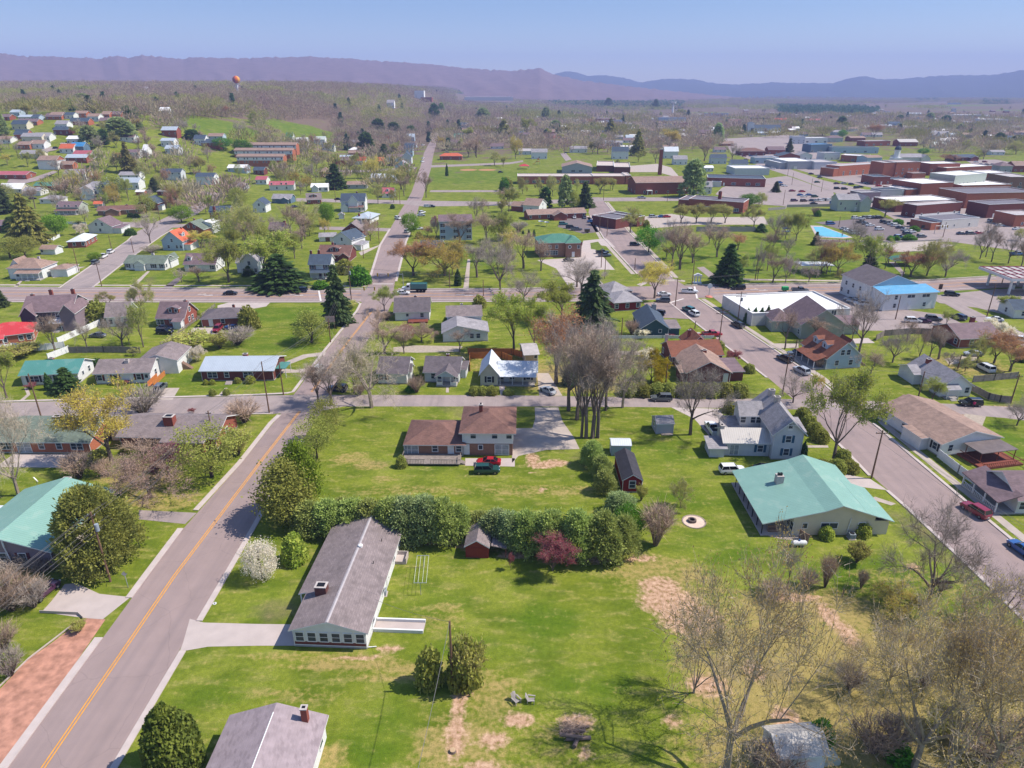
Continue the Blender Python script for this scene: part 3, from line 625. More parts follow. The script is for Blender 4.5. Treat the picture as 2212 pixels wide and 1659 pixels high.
def twig_mesh(name, tips, L, w, mat, rng, sub=4, leaf=None, leaf_size=.2, leaf_mat_=None, leaf_n=0):
    """fine twigs (thin slivers) and, where buds have opened, small leaves: one mesh"""
    P = np.array([t[0] for t in tips]); D = np.array([t[1] for t in tips]); V, F, mi, tn = [], [], [], []; off = 0
    for s in range(sub):
        d = D + rng.normal(size=D.shape) * .45; d /= np.linalg.norm(d, axis=1, keepdims=True); l = L * rng.uniform(.5, 1.2, (len(P), 1))
        st = P if s == 0 else P + D * L * rng.uniform(0, .8, (len(P), 1))
        e = st + d * l; u = np.cross(d, rng.normal(size=d.shape)); u /= np.linalg.norm(u, axis=1, keepdims=True) + 1e-9
        v = np.stack([st - u * w, st + u * w, e + u * w * .3, e - u * w * .3], 1).reshape(-1, 3); V.append(v); F.append(np.arange(len(v)).reshape(-1, 4) + off); off += len(v)
        mi += [0] * len(P); tn += [.5] * len(P)
        if leaf_n:
            for q in range(leaf_n):
                lp = st + d * l * rng.uniform(.2, 1.05, (len(P), 1)); v, f = cards(lp, leaf_size, rng); V.append(v); F.append(f + off); off += len(v)
                mi += [1] * len(P); tn += list(clump_tint(lp, rng))
    mats = [mat] + ([leaf_mat_] if leaf_n else [])
    return raw_mesh(name, np.concatenate(V), np.concatenate(F), mats, tn, mi)
TW = {'g': M("grey_twigs", "a5988c", var=.2, scale=1, rough=1, kind='vary'), 'b': M("brown_twigs", "a8917e", var=.2, scale=1, rough=1, kind='vary'), 'p': M("pale_twigs", "b5a690", var=.15, scale=1, rough=1, kind='vary')}
LM = dict(holly=("4a5622", "7a8034"), bud=("b2aa5e", "9aa044"), gold=("c9b850", "bcae48"), rust=("ab7848", "b27e50"), lime=("a3a648", "8b9a38"), fresh=("66801f", "7b932c"), green=("46701c", "5f8a26"), olive=("7e8238", "989a4c"), dark=("3a5428", "547038"), spruce=("404e2e", "5c6a3c"),
          pine=("7d8a45", "a9b464"), bluepine=("788a52", "a4b27a"), yew=("6a6c36", "96904a"), tan=("c4a86c", "b8a458"), white=("ddd4bc", "e8e0cc"), pink=("a8606c", "8c4a5a"), red=("8a3a48", "9c5058"), yellow=("b5a21c", "9a9420"), blossom=("b9a08e", "a58a78"), ivy=("4c5c1c", "6b7026"))
def LMAT(k): return leaf_mat("leaf_" + k, *LM[k])
def p_bare(seed, tw, leaf=None, n=0, size=.2, form='vase', twl=.9, tg=7):
    def f():
        rng = np.random.default_rng(seed)
        A = dict(vase=dict(spread=.75, trunk=.20, limbs=5), wide=dict(spread=1.15, trunk=.16, limbs=6, up=.35), tall=dict(spread=.72, trunk=.34, limbs=4, up=.7), multi=dict(spread=.55, trunk=.05, limbs=6, up=.6, r0=.16), gnarl=dict(spread=1.2, trunk=.22, limbs=5, up=.25, wig=.3))[form]
        A = dict(dict(H=13, r0=.27, levels=4, kids=4), **A); A['twigs'] = tg; seg, tips = grow(seed, **A)
        bark = BARKP if tw == 'p' else BARK
        V, F = tubes([s for s in seg if s[2] > .05], 5); V2, F2 = tubes([s for s in seg if s[2] <= .05], 3)
        tn = [s for s in seg]
        mV = np.concatenate([V, V2]); me = bpy.data.meshes.new("trunk")
        me.from_pydata(mV.tolist(), [], [tuple(x) for x in F] + [tuple(x + len(V)) for x in F2]); me.materials.append(bark); me.update()
        cr = twig_mesh("crown", tips, twl, .012, TW[tw], rng, 3, leaf is not None, size, LMAT(leaf) if leaf else None, n)
        return me, cr, norm(me, cr)
    return f
def p_leafy(seed, leaf, dens=1.0, size=.3, form='round', tr=.2):
    def f():
        rng = np.random.default_rng(seed); seg, tips = grow(seed, H=10, spread=.8 if form == 'round' else .45, trunk=tr, r0=.22, levels=3, kids=4, limbs=5)
        V, F = tubes(seg, 4); me = raw_mesh("trunk", V, F, BARKD)
        N = int(150 * dens); C = rng.normal(size=(N, 3)); C /= np.linalg.norm(C, axis=1, keepdims=True); C *= rng.uniform(.55, 1.0, (N, 1)) ** .5
        R_ = dict(round=(4.2, 4.2, 3.9), egg=(3.0, 3.0, 4.5), mound=(4, 4, 3))[form]; cz = dict(round=6.2, egg=5.6, mound=4.0)[form]
        C *= np.array(R_) * (1 + .16 * np.array([[mn.noise((c[0] * 1.3, c[1] * 1.3, c[2] * 1.3 + seed))] for c in C])); C[:, 2] += cz
        if form == 'egg': C[:, :2] *= np.clip(1.25 - .09 * (C[:, 2:3] - 2), .45, 1.15)
        P = np.repeat(C, 46, 0); P = P + rng.normal(size=P.shape) * .62; ct = np.repeat(rng.uniform(0, 1, N), 46)
        v, fc = cards(P, size, rng, 1.4); tn = np.clip(.55 * ct + .45 * clump_tint(P, rng), 0, 1)
        cr = raw_mesh("crown", v, fc, LMAT(leaf), tn); return me, cr, norm(me, cr)
    return f
def p_spruce(seed, leaf, droop=.25, ragged=.25, size=.4, slim=1.0):
    def f():
        rng = np.random.default_rng(seed); H, Rb = 12.0, 3.0 * slim; seg = [(Vector((0, 0, -.1)), Vector((0, 0, H * .5)), .25, .15), (Vector((0, 0, H * .5)), Vector((0, 0, H)), .15, .02)]; P, D = [], []
        z = .7
        while z < H - .15:
            L = Rb * (1 - z / H) ** .85 + .15; n = int(7 + L * 3.2)
            for i in range(n):
                a = rng.uniform(0, 2 * math.pi); l = L * rng.uniform(1 - 2 * ragged, 1 + ragged * .6); d = np.array([math.cos(a), math.sin(a), -droop + rng.normal() * .12])
                if l > .8: seg.append((Vector((0, 0, z)), Vector((d[0] * l * .9, d[1] * l * .9, z + d[2] * l * .9)), .035, .012))
                m = int(7 + l * 9); t = rng.uniform(.15, 1, m) ** .8
                q = np.outer(t, d) * l + [0, 0, z]; q += rng.normal(size=q.shape) * np.array([.2, .2, .1]) * (.5 + .5 * l / Rb)
                q[:, 2] += .22 * (t ** 2) * l * droop; P.append(q); D.append(np.repeat(d[None] + [0, 0, -.25], m, 0))
            z += .34 + .1 * rng.random()
        P, D = np.concatenate(P), np.concatenate(D); v, fc = cards(P, size, rng, 2.2, D)
        V, F = tubes(seg, 4); me = raw_mesh("trunk", V, F, BARKD)
        cr = raw_mesh("crown", v, fc, LMAT(leaf), clump_tint(P, rng)); return me, cr, norm(me, cr)
    return f
def p_pine(seed, leaf, H=6.5, W=5.0, n=110, tuft=26, size=.42):
    """rounded white pine: upward tufts of needles all over an irregular crown"""
    def f():
        rng = np.random.default_rng(seed); me_seg = [(Vector((0, 0, -.1)), Vector((.1, 0, H * .8)), .2, .06)]; P, D, tn = [], [], []
        for i in range(n):
            h = rng.uniform(.02, 1) ** .85; a = rng.uniform(0, 2 * math.pi); rr = W / 2 * (1 - h ** 2.2) ** .5 * rng.uniform(.72, 1.08) * (1 + .15 * math.sin(3 * a + seed)); z = .35 + h * (H - .6)
            c = np.array([rr * math.cos(a), rr * math.sin(a), z]); o = np.array([math.cos(a) * .7, math.sin(a) * .7, .7])
            if i % 3 == 0: me_seg.append((Vector((0, 0, max(.3, z - .8))), Vector(c), .04, .015))
            q = c + rng.normal(size=(tuft, 3)) * np.array([.34, .34, .28]); P.append(q); D.append(q - c + o * .5); tn += [rng.uniform(0, 1)] * tuft
        P, D = np.concatenate(P), np.concatenate(D); D /= np.linalg.norm(D, axis=1, keepdims=True); v, fc = cards(P, size, rng, 2.0, D)
        V, F = tubes(me_seg, 4); me = raw_mesh("trunk", V, F, BARKD); tn = np.clip(.6 * np.array(tn) + .4 * clump_tint(P, rng), 0, 1)
        cr = raw_mesh("crown", v, fc, LMAT(leaf), tn); return me, cr, norm(me, cr)
    return f
def p_bush(seed, leaf, n=1900, size=.2, H=2.0, W=2.4, hollow=.5, twig=None, shape=2.2):
    def f():
        rng = np.random.default_rng(seed); d = rng.normal(size=(n, 3)); d /= np.linalg.norm(d, axis=1, keepdims=True); d[:, 2] = np.abs(d[:, 2])
        r = rng.uniform(hollow, 1.0, (n, 1)) * (1 + .14 * np.array([[mn.noise((q[0] * 2.2 + seed, q[1] * 2.2, q[2] * 2.2))] for q in d])); P = d * r * np.array([W / 2, W / 2, H]) ; P[:, 2] += .05
        if shape > 3: P[:, :2] *= np.clip(1.1 - (P[:, 2:3] / H) ** 3 * .75, .2, 1)
        v, fc = cards(P, size, rng, 1.3); seg = []
        for i in range(16):
            a = rng.uniform(0, 6.3); e = (math.cos(a) * W * .32, math.sin(a) * W * .32, H * rng.uniform(.5, .8)); seg.append((Vector((0, 0, -.05)), Vector(e), .03, .012))
        V, F = tubes(seg, 3); me = raw_mesh("trunk", V, F, BARK); cr = raw_mesh("crown", v, fc, LMAT(leaf), clump_tint(P, rng, 2.0)); return me, cr, norm(me, cr)
    return f
def p_twigbush(seed, tw, H=2.5, W=1.5, n=60, leaf=None, ln=0):
    """upright or mounded leafless shrub"""
    def f():
        rng = np.random.default_rng(seed); seg, tips = [], []
        for i in range(n):
            a = rng.uniform(0, 6.3); s = rng.uniform(.1, 1) ** .6; e = np.array([math.cos(a) * s * W / 2, math.sin(a) * s * W / 2, H * rng.uniform(.75, 1) * (1 - .25 * s)]); b = np.array([math.cos(a) * .12, math.sin(a) * .12, 0]); m = b + (e - b) * .5 + [0, 0, H * .1]
            seg += [(Vector(b), Vector(m), .022, .015), (Vector(m), Vector(e), .015, .007)]
            for k in range(9): t = rng.uniform(.3, 1); tips.append((m + (e - m) * t if t > .5 else b + (m - b) * (t * 2), (e - b) / np.linalg.norm(e - b) + rng.normal(size=3) * .35))
        V, F = tubes(seg, 3); me = raw_mesh("trunk", V, F, BARK); cr = twig_mesh("crown", tips, .5 * H / 2.5 + .1, .012, TW[tw], rng, 3, leaf is not None, .13, LMAT(leaf) if leaf else None, ln); return me, cr, norm(me, cr)
    return f
KIND = {  # kind: (object name, category, look, list of grown variants)
 'bare': ('bare_tree', 'tree', 'bare grey-brown tree', [('bare0', p_bare(1, 'g')), ('bare1', p_bare(2, 'b')), ('bare2', p_bare(3, 'g', form='wide')), ('bare3', p_bare(5, 'b', form='tall'))]),
 'vase': ('bare_tree', 'tree', 'bare vase-shaped tree', [('bare0', p_bare(1, 'g')), ('bare1', p_bare(2, 'b'))]),
 'wide': ('bare_tree', 'tree', 'bare wide-spreading tree', [('bare2', p_bare(3, 'g', form='wide')), ('bare5', p_bare(13, 'p', form='wide'))]),
 'tall': ('bare_tree', 'tree', 'tall bare tree', [('bare3', p_bare(5, 'b', form='tall')), ('bare4', p_bare(6, 'g', form='tall'))]),
 'gnarl': ('bare_tree', 'tree', 'gnarled bare tree with pale limbs', [('gnarl', p_bare(8, 'p', form='gnarl')), ('gnarl2', p_bare(9, 'g', form='gnarl'))]),
 'multi': ('bare_tree', 'tree', 'bare tree with several stems', [('multi', p_bare(10, 'b', form='multi'))]),
 'bud': ('budding_tree', 'tree', 'tree with tan-green opening buds', [('bud0', p_bare(21, 'b', 'bud', 2, .14)), ('bud1', p_bare(22, 'g', 'bud', 2, .14, 'wide')), ('bud2', p_bare(25, 'g', 'bud', 2, .14))]),
 'budtall': ('budding_tree', 'tree', 'tall tree dotted with tan-gold buds', [('budt0', p_bare(61, 'p', 'tan', 1, .08, 'multi', tg=4)), ('budt1', p_bare(62, 'p', 'tan', 1, .08, 'wide', tg=5))]),
 'gold': ('budding_tree', 'tree', 'tree with golden yellow buds', [('gold0', p_bare(23, 'b', 'gold', 2, .14)), ('gold1', p_bare(24, 'b', 'gold', 2, .14, 'wide'))]),
 'rust': ('budding_tree', 'tree', 'tree with rust-brown buds', [('rust0', p_bare(31, 'b', 'rust', 1, .14)), ('rust1', p_bare(32, 'g', 'rust', 1, .14, 'wide'))]),
 'lime': ('leafing_tree', 'tree', 'tree with open yellow-green leaves', [('lime0', p_bare(41, 'b', 'lime', 3, .17)), ('lime1', p_bare(42, 'g', 'lime', 2, .16))]),
 'yellow': ('leafing_tree', 'tree', 'tree with bright yellow blossom', [('yel0', p_bare(43, 'b', 'yellow', 5, .22, 'wide'))]),
 'fresh': ('leafy_tree', 'tree', 'rounded bright green tree', [('fresh0', p_leafy(51, 'fresh')), ('fresh1', p_leafy(52, 'fresh', .8))]),
 'green': ('leafy_tree', 'tree', 'mid green leafy tree', [('green0', p_leafy(53, 'green', .9)), ('green1', p_leafy(54, 'green', .7))]),
 'olive': ('leafy_tree', 'tree', 'olive-brown leafy tree', [('olive0', p_leafy(55, 'olive', .75, .22, 'egg')), ('olive1', p_leafy(56, 'olive', .6, .22))]),
 'pear': ('pear_tree', 'tree', 'dense egg-shaped tree', [('pear0', p_leafy(57, 'olive', 1.3, .24, 'egg', .1))]),
 'pearg': ('pear_tree', 'tree', 'dense bright green egg-shaped tree', [('pear1', p_leafy(58, 'fresh', 1.3, .26, 'egg', .1))]),
 'spruce': ('spruce_tree', 'tree', 'dark green conical spruce', [('spr0', p_spruce(71, 'spruce')), ('spr1', p_spruce(72, 'dark', .1, .2))]),
 'ragged': ('spruce_tree', 'tree', 'ragged drooping dark spruce', [('rag0', p_spruce(73, 'spruce', .45, .4, .38)), ('rag1', p_spruce(76, 'yew', .5, .42, .4, 1.3))]),
 'fir': ('fir_tree', 'tree', 'dense dark evergreen', [('fir0', p_spruce(74, 'dark', .05, .18, .4, 1.2))]),
 'pine': ('pine_tree', 'tree', 'soft rounded white pine', [('pine0', p_pine(81, 'pine', n=170, tuft=56, size=.2)), ('pine1', p_pine(82, 'pine', 6, 5.4, 170, 56, .2)), ('pine2', p_pine(83, 'bluepine', 6.5, 5, 170, 56, .2))]),
 'tallpine': ('pine_tree', 'tree', 'tall dark pine', [('tp0', p_pine(84, 'bluepine', 12, 6.5, 120, 30, .55)), ('tp1', p_pine(85, 'dark', 12, 6, 110, 30, .55))]),
 'column': ('arborvitae', 'shrub', 'narrow columnar evergreen', [('col0', p_bush(91, 'dark', 1500, .2, 3.0, 1.0, .6, shape=4))]),
 'shrub': ('shrub', 'shrub', 'rounded green shrub', [('sh0', p_bush(92, 'green')), ('sh1', p_bush(93, 'olive'))]),
 'oshrub': ('shrub', 'shrub', 'rounded olive-green shrub', [('sh1', p_bush(93, 'olive')), ('sh4', p_bush(98, 'olive', 2600, .17))]),
 'yew': ('yew_tree', 'tree', 'broad dark olive yew', [('yew', p_pine(86, 'yew', 8, 8.6, 420, 70, .19))]),
 'holly': ('holly_bush', 'shrub', 'big rounded dark olive evergreen bush', [('holly', p_bush(104, 'holly', 9000, .1, 2.0, 2.0, .75))]),
 'yshrub': ('shrub', 'shrub', 'round yellow-green clipped shrub', [('sh2', p_bush(94, 'lime', 2200, .17, 1.8, 2.2, .7))]),
 'dshrub': ('shrub', 'shrub', 'dark evergreen shrub', [('sh3', p_bush(95, 'dark', 2200, .18, 1.9, 2.3, .65))]),
 'bush': ('bare_shrub', 'shrub', 'twiggy bare shrub', [('tb0', p_twigbush(96, 'g', 1.6, 2.6, 70)), ('tb1', p_twigbush(97, 'b', 2.0, 2.4, 70))]),
 'upbush': ('bare_shrub', 'shrub', 'upright fan of bare brown stems', [('ub0', p_twigbush(98, 'b', 3.0, 1.9, 60))]),
 'budbush': ('bare_shrub', 'shrub', 'twiggy shrub with first green buds', [('bb0', p_twigbush(99, 'b', 2.2, 2.6, 70, 'bud', 2))]),
 'hedge': ('hedge_bush', 'shrub', 'clipped brown-green hedge bush', [('hd0', p_bush(101, 'olive', 2600, .17, 1.6, 2.6, .7))]),
 'white': ('dogwood_tree', 'tree', 'white flowering tree', [('wh0', p_leafy(59, 'white', 1.1, .2, 'mound', .15)), ('wh1', p_bare(63, 'p', 'white', 3, .22, 'wide'))]),
 'whitefull': ('dogwood_tree', 'tree', 'round white flowering tree', [('wh0', p_leafy(59, 'white', 1.1, .2, 'mound', .15))]),
 'pink': ('redbud_tree', 'tree', 'pink flowering tree', [('pk0', p_bare(64, 'b', 'pink', 3, .15, 'gnarl'))]),
 'redm': ('maple_tree', 'tree', 'small crimson-leaved maple', [('rm0', p_bare(65, 'b', 'red', 2, .13, 'multi', tg=8))]),
 'blossom': ('blossom_tree', 'tree', 'spreading tree with faded pink-brown blossom', [('bl0', p_bare(66, 'b', 'blossom', 1, .13, 'wide')), ('bl1', p_bare(67, 'b', 'pink', 1, .14, 'wide'))]),
}
CROWNY = 0
def plant(kind, loc, h, w, rz=None, label=None, group=None, var=None, rd=random.Random(4)):
    nm, cat, look, vs = KIND[kind]; key, fn = vs[var if var is not None else rd.randrange(len(vs))]
    tr, cr, (ph, pw) = proto(key, fn)
    rz = rd.uniform(0, 6.28) if rz is None else rz
    o = thing(nm, label, cat, loc, rz, group, look); o.scale = (w / pw, w / pw, h / ph)
    obj('trunk', tr, o); obj('crown', cr, o); return o
def tree(kind, x, y, ytop, wpx, label=None, var=None, group=None, rz=None):
    """base at x, y; crown top at row ytop; crown wpx wide"""
    b = at(x, y); h = max(.5, top_h(b, ytop)) * 1.05; w = wpx * SC / ppm(b) * 1.13; return plant(kind, b, h, w, rz, label, group, var)
# ---------------------------------------------------------------- houses
WALLS = dict(white=("d9d9d6", 'siding'), cream=("cfc6b0", 'siding'), grey=("a7a9ab", 'siding'), lgrey=("c3c6c8", 'siding'), blue=("5d7487", 'siding'), lblue=("a9bac6", 'siding'), green=("6f7a6c", 'siding'), sage=("a8ada0", 'siding'), dark=("4a4a54", 'siding'), mauve=("86767c", 'siding'), tan=("b8a68e", 'siding'),
             brick=("8c4f41", 'brick'), dbrick=("6f3d38", 'brick'), obrick=("a5634a", 'brick'), tbrick=("8c6957", 'brick'), stone=("b3a79a", None), paleg=("b3bbae", 'siding'), red=("83231f", 'siding'), barn=("7e3226", 'plank'), teal=("3d5a60", 'siding'), brown=("705040", 'siding'), stucco=("c9c4bd", None), metal=("97abb8", 'siding'), steel=("b9c9d4", 'siding'))
ROOFS = dict(dashed=("948688", 'dashed'), dark=("6a6164", 'shingle'), grey=("877a78", 'shingle'), lgrey=("9b9698", 'shingle'), mauve=("7b676a", 'shingle'), brown=("7a5a50", 'shingle'), tan=("9a8072", 'shingle'), redbrown=("84523f", 'shingle'), greengrey=("6f7a6c", 'shingle'), slate=("475463", 'shingle'), orange=("c2613f", 'metal'), red=("b83c3e", 'metal'), pinkred=("a85a60", 'metal'),
             teal=("4f857c", 'metal'), green=("7ba093", 'metal'), dgreen=("4a7a66", 'metal'), whitem=("c9ced2", 'metal'), silver=("a9b2ba", 'metal'), bluem=("5f9cc0", 'metal'), palem=("b9b2a9", 'metal'), bluedk=("3c7fae", 'metal'), white=("dcdad8", None), membrane=("a9a2a0", None), tar=("6a666c", None), black=("3d3b41", 'shingle'), gravelr=("b9aba2", None), lime=("b8c0b4", 'metal'))
def wallmat(k): c, kd = WALLS[k]; return M("wall_" + k, c, var=.06, scale=.8, kind=kd)
def roofmat(k, axis='x'):
    c, kd = ROOFS[k]
    if kd == 'metal': return M("roof_%s_%s" % (k, axis), c, rough=.5, var=.06, scale=.5, kind='metal' + axis)
    return M("roof_" + k, c, var=.16, scale=.9, kind=kd)
TRIM = M("white_trim", "d6d6d4", var=.05); TRIMD = M("dark_trim", "4a4244", var=.1)
GLASS = M("window_glass", "39424c", rough=.12, var=.35, scale=.6); GLASSL = M("curtained_glass", "8b9298", rough=.2, var=.25, scale=2)
DOORM = {k: M("door_" + k, c, var=.08) for k, c in dict(w="d0d0ce", d="4a3a38", r="7a2a28").items()}
SHUT = {k: M("shutter_" + k, c, var=.08, kind='siding') for k, c in dict(k="2c2a2e", b="2f5a72", r="5c2730", g="3a4a40").items()}
BRICKC = M("chimney_brick", "84483c", var=.15, kind='brick'); STUCC = M("chimney_render", "b3aaa4", var=.12); WOODD = M("deck_wood", "8a7060", var=.2, kind='plank'); WOODR = M("red_stained_wood", "7a4032", var=.2, kind='plank'); WOODO = M("new_lumber", "b5713a", var=.15, kind='plank'); VINYL = M("white_vinyl", "dcdcda", var=.04, kind='plank'); WOODG = M("grey_board", "857a72", var=.25, kind='plank')
BLACK = M("black_paint", "17171a", rough=.5); STEEL = M("galvanised_steel", "a9aeb2", rough=.45, metal=.6); CONCW = M("concrete_wall", "a09a94", var=.12)
_WM = {}
def win_mesh(kind, far, sh):
    key = (kind, far, sh)
    if key in _WM: return _WM[key]
    w, h, z = dict(w=(1.0, 1.35, .85), s=(1.0, 1.35, .85), W=(2.2, 1.45, .75), n=(.75, .9, 1.2), d=(1.0, 2.1, .08), D=(1.0, 2.1, .08), g=(2.6, 2.2, .05), p=(2.6, 2.1, .1), P=(1.6, 2.1, .1), b=(1.7, 2.6, .7), B=(3.0, 1.7, .9), A=(1.6, 3.2, .4), h=(1.1, 1.5, .75), v=(.7, .7, .6), t=(2.6, .95, 1.2))[kind]
    f = .11; mb = MB(); door = kind in 'dDg'
    if door:
        mb.box(-w / 2 - f, -.05, z - .02, w / 2 + f, .02, z + h + f, 0); mb.box(-w / 2, -.075, z, w / 2, -.04, z + h, 1)
        me = mb.mesh("door", [TRIM, DOORM['w' if kind in 'dg' else 'd']]); _WM[key] = (me, None, None); return _WM[key]
    fr = [(-w / 2 - f, -w / 2, z - f, z + h + f), (w / 2, w / 2 + f, z - f, z + h + f), (-w / 2, w / 2, z + h, z + h + f), (-w / 2, w / 2, z - f, z)]
    nb = max(1, round(w / 1.05))
    for i in range(1, nb): c = -w / 2 + w * i / nb; fr.append((c - .045, c + .045, z, z + h))
    for a, b, c, d in fr: mb.box(a, -.07, c, b, .02, d, 0)
    if h > 1.1: mb.box(-w / 2, -.055, z + h / 2 - .03, w / 2, .02, z + h / 2 + .03, 0)
    pane = MB(); pane.poly([(-w / 2, -.03, z), (w / 2, -.03, z), (w / 2, -.03, z + h), (-w / 2, -.03, z + h)])
    if far:
        pane.v = [(x, y, q) for x, y, q in pane.v]; n = len(mb.v); mb.v += pane.v; mb.f.append(tuple(range(n, n + 4))); mb.m.append(1)
        if sh:
            for s in (-1, 1): mb.box(s * (w / 2 + .35) - .22, -.06, z - f, s * (w / 2 + .35) + .22, .02, z + h + f, 2)
        _WM[key] = (mb.mesh("window", [TRIM, GLASS] + ([SHUT[sh]] if sh else [])), None, None)
    else:
        s_ = None
        if sh: sm_ = MB(); sm_.box(-.24, -.06, z - f, .24, .02, z + h + f); s_ = (sm_.mesh("shutter", SHUT[sh]), w / 2 + .37)
        _WM[key] = (mb.mesh("window", TRIM), pane.mesh("pane", GLASSL if kind in 'pP' else GLASS), s_)
    return _WM[key]
def put_windows(root, pat, x0, y0, ang, L, z0, far, sh, ln=None):
    """pattern of openings spread along a wall that starts at x0, y0 and runs L metres at angle ang"""
    for fl, row in enumerate(pat):
        n = len(row)
        for i, k in enumerate(row):
            if k in ' -': continue
            u = L * (i + .5) / n; me, pane, s_ = win_mesh(k, far, sh if k in 'sW' else None)
            o = obj('door' if k in 'dDg' else 'window', me, root, (x0 + u * math.cos(ang), y0 + u * math.sin(ang), z0 + 2.75 * fl + .12), ang)
            if k in 'dD' and not far: obj('handle', handle_mesh(), o, (.36, -.1, 1.05))
            if pane: obj('pane', pane, o)
            if s_:
                for d in (-1, 1): obj('shutter', s_[0], o, (d * s_[1], 0, 0))
_HM = []
def handle_mesh():
    if not _HM: mb = MB(); mb.box(-.04, -.04, -.06, .04, .03, .06); _HM.append(mb.mesh("handle", STEEL))
    return _HM[0]
def roof_block(root, x0, y0, x1, y1, h, kind, rh, rm, ov=.45, trim=None, ovs=None, rx=.5, name='roof'):
    trim = trim or TRIM; t = .16; ov_l, ov_r = ovs or (ov, ov)
    mb = MB()
    if kind in ('gx', 'gy'):
        W = (y1 - y0) if kind == 'gx' else (x1 - x0); a0 = y0 if kind == 'gx' else x0; m = a0 + W * rx
        s0, s1 = rh / (W * rx), rh / (W * (1 - rx)); e0, e1 = a0 - ov_l, a0 + W + ov_r
        z0_, z1_ = h - s0 * ov_l, h - s1 * ov_r; up = .10
        prof = [(e0, z0_ + up), (m, h + rh + up), (e1, z1_ + up), (e1, z1_ + up - t), (m, h + rh + up - t), (e0, z0_ + up - t)]
        mat = roofmat(rm, 'x' if kind == 'gx' else 'y')
        if kind == 'gx': mb.prism(prof, x0 - ov, x1 + ov, 'x', ms=[0, 0, 1, 1, 1, 1, 1])
        else: mb.prism(prof, y0 - ov, y1 + ov, 'y', ms=[0, 0, 1, 1, 1, 1, 1])
        return mb.build(name, [mat, trim], root)
    if kind == 'hip':
        X0, Y0, X1, Y1 = x0 - ov, y0 - ov, x1 + ov, y1 + ov; W, D = X1 - X0, Y1 - Y0; i = min(W, D) / 2; z = h - .05
        if W >= D: r = [(X0 + i, (Y0 + Y1) / 2, z + rh), (X1 - i, (Y0 + Y1) / 2, z + rh)]
        else: r = [((X0 + X1) / 2, Y0 + i, z + rh), ((X0 + X1) / 2, Y1 - i, z + rh)]
        if abs(W - D) < .05: r[1] = r[0]
        a, b, c, d = (X0, Y0, z), (X1, Y0, z), (X1, Y1, z), (X0, Y1, z)
        if W >= D: fs = [(a, b, r[1], r[0]), (b, c, r[1]), (c, d, r[0], r[1]), (d, a, r[0])]
        else: fs = [(a, b, r[0]), (b, c, r[1], r[0]), (c, d, r[1]), (d, a, r[0], r[1])]
        for q in fs: mb.poly([p for k, p in enumerate(q) if k == 0 or p != q[k - 1]], 0)
        mb.box(X0 + .02, Y0 + .02, z - .17, X1 - .02, Y1 - .02, z - .004, 1)
        return mb.build(name, [roofmat(rm), trim], root)
    if kind == 'shed':   # low at the front (y0), high at the back
        s = rh / (y1 - y0); pr = [(y0 - ov, h - s * ov + .1), (y1 + .02, h + rh + .1), (y1 + .02, h + rh - .06), (y0 - ov, h - s * ov - .06)]
        mb.prism(pr, x0 - ov, x1 + ov, 'x', ms=[0, 1, 1, 1, 1]); return mb.build(name, [roofmat(rm), trim], root)
    if kind == 'flat':
        p = .45 if rh is None else rh; mb.box(x0 + .25, y0 + .25, h - .1, x1 - .25, y1 - .25, h + .02, 0)
        for a, b, c, d in ((x0 - .06, y0 - .06, x1 + .06, y0 + .25), (x0 - .06, y1 - .25, x1 + .06, y1 + .06), (x0 - .06, y0 + .25, x0 + .25, y1 - .25), (x1 - .25, y0 + .25, x1 + .06, y1 - .25)):
            mb.box(a, b, h + p - .12, c, d, h + p + .04, 1)
        return mb.build(name, [roofmat(rm), trim], root)
def wall_block(mb, x0, y0, x1, y1, h, kind, rh, rx=.5, z0=-.3):
    P = lambda x, y, z: (x, y, z)
    if kind == 'flat': h = h + (.33 if rh is None else rh - .12)
    gxl = kind == 'gx'; ym = y0 + (y1 - y0) * rx; xm = x0 + (x1 - x0) * rx
    mb.poly([P(x0, y0, z0), P(x1, y0, z0), P(x1, y0, h)] + ([P(xm, y0, h + rh)] if kind == 'gy' else []) + [P(x0, y0, h)])
    mb.poly([P(x1, y1, z0), P(x0, y1, z0), P(x0, y1, h + (rh if kind == 'shed' else 0))] + ([P(xm, y1, h + rh)] if kind == 'gy' else []) + [P(x1, y1, h + (rh if kind == 'shed' else 0))])
    e = rh if kind == 'shed' else 0
    mb.poly([P(x1, y0, z0), P(x1, y1, z0), P(x1, y1, h + e)] + ([P(x1, ym, h + rh)] if gxl else []) + [P(x1, y0, h)])
    mb.poly([P(x0, y1, z0), P(x0, y0, z0), P(x0, y0, h)] + ([P(x0, ym, h + rh)] if gxl else []) + [P(x0, y1, h + e)])
    if kind == 'flat':
        mb.poly([P(x0 + .2, y0 + .2, h - .02), P(x1 - .2, y0 + .2, h - .02), P(x1 - .2, y1 - .2, h - .02), P(x0 + .2, y1 - .2, h - .02)])
        mb.f.pop(); mb.m.pop()
        for a, b in (((x0 + .25, y0 + .25), (x1 - .25, y0 + .25)), ((x1 - .25, y0 + .25), (x1 - .25, y1 - .25)), ((x1 - .25, y1 - .25), (x0 + .25, y1 - .25)), ((x0 + .25, y1 - .25), (x0 + .25, y0 + .25))):
            mb.poly([P(*a, h - .7), P(*b, h - .7), P(*b, h), P(*a, h)])
HOUSES = []
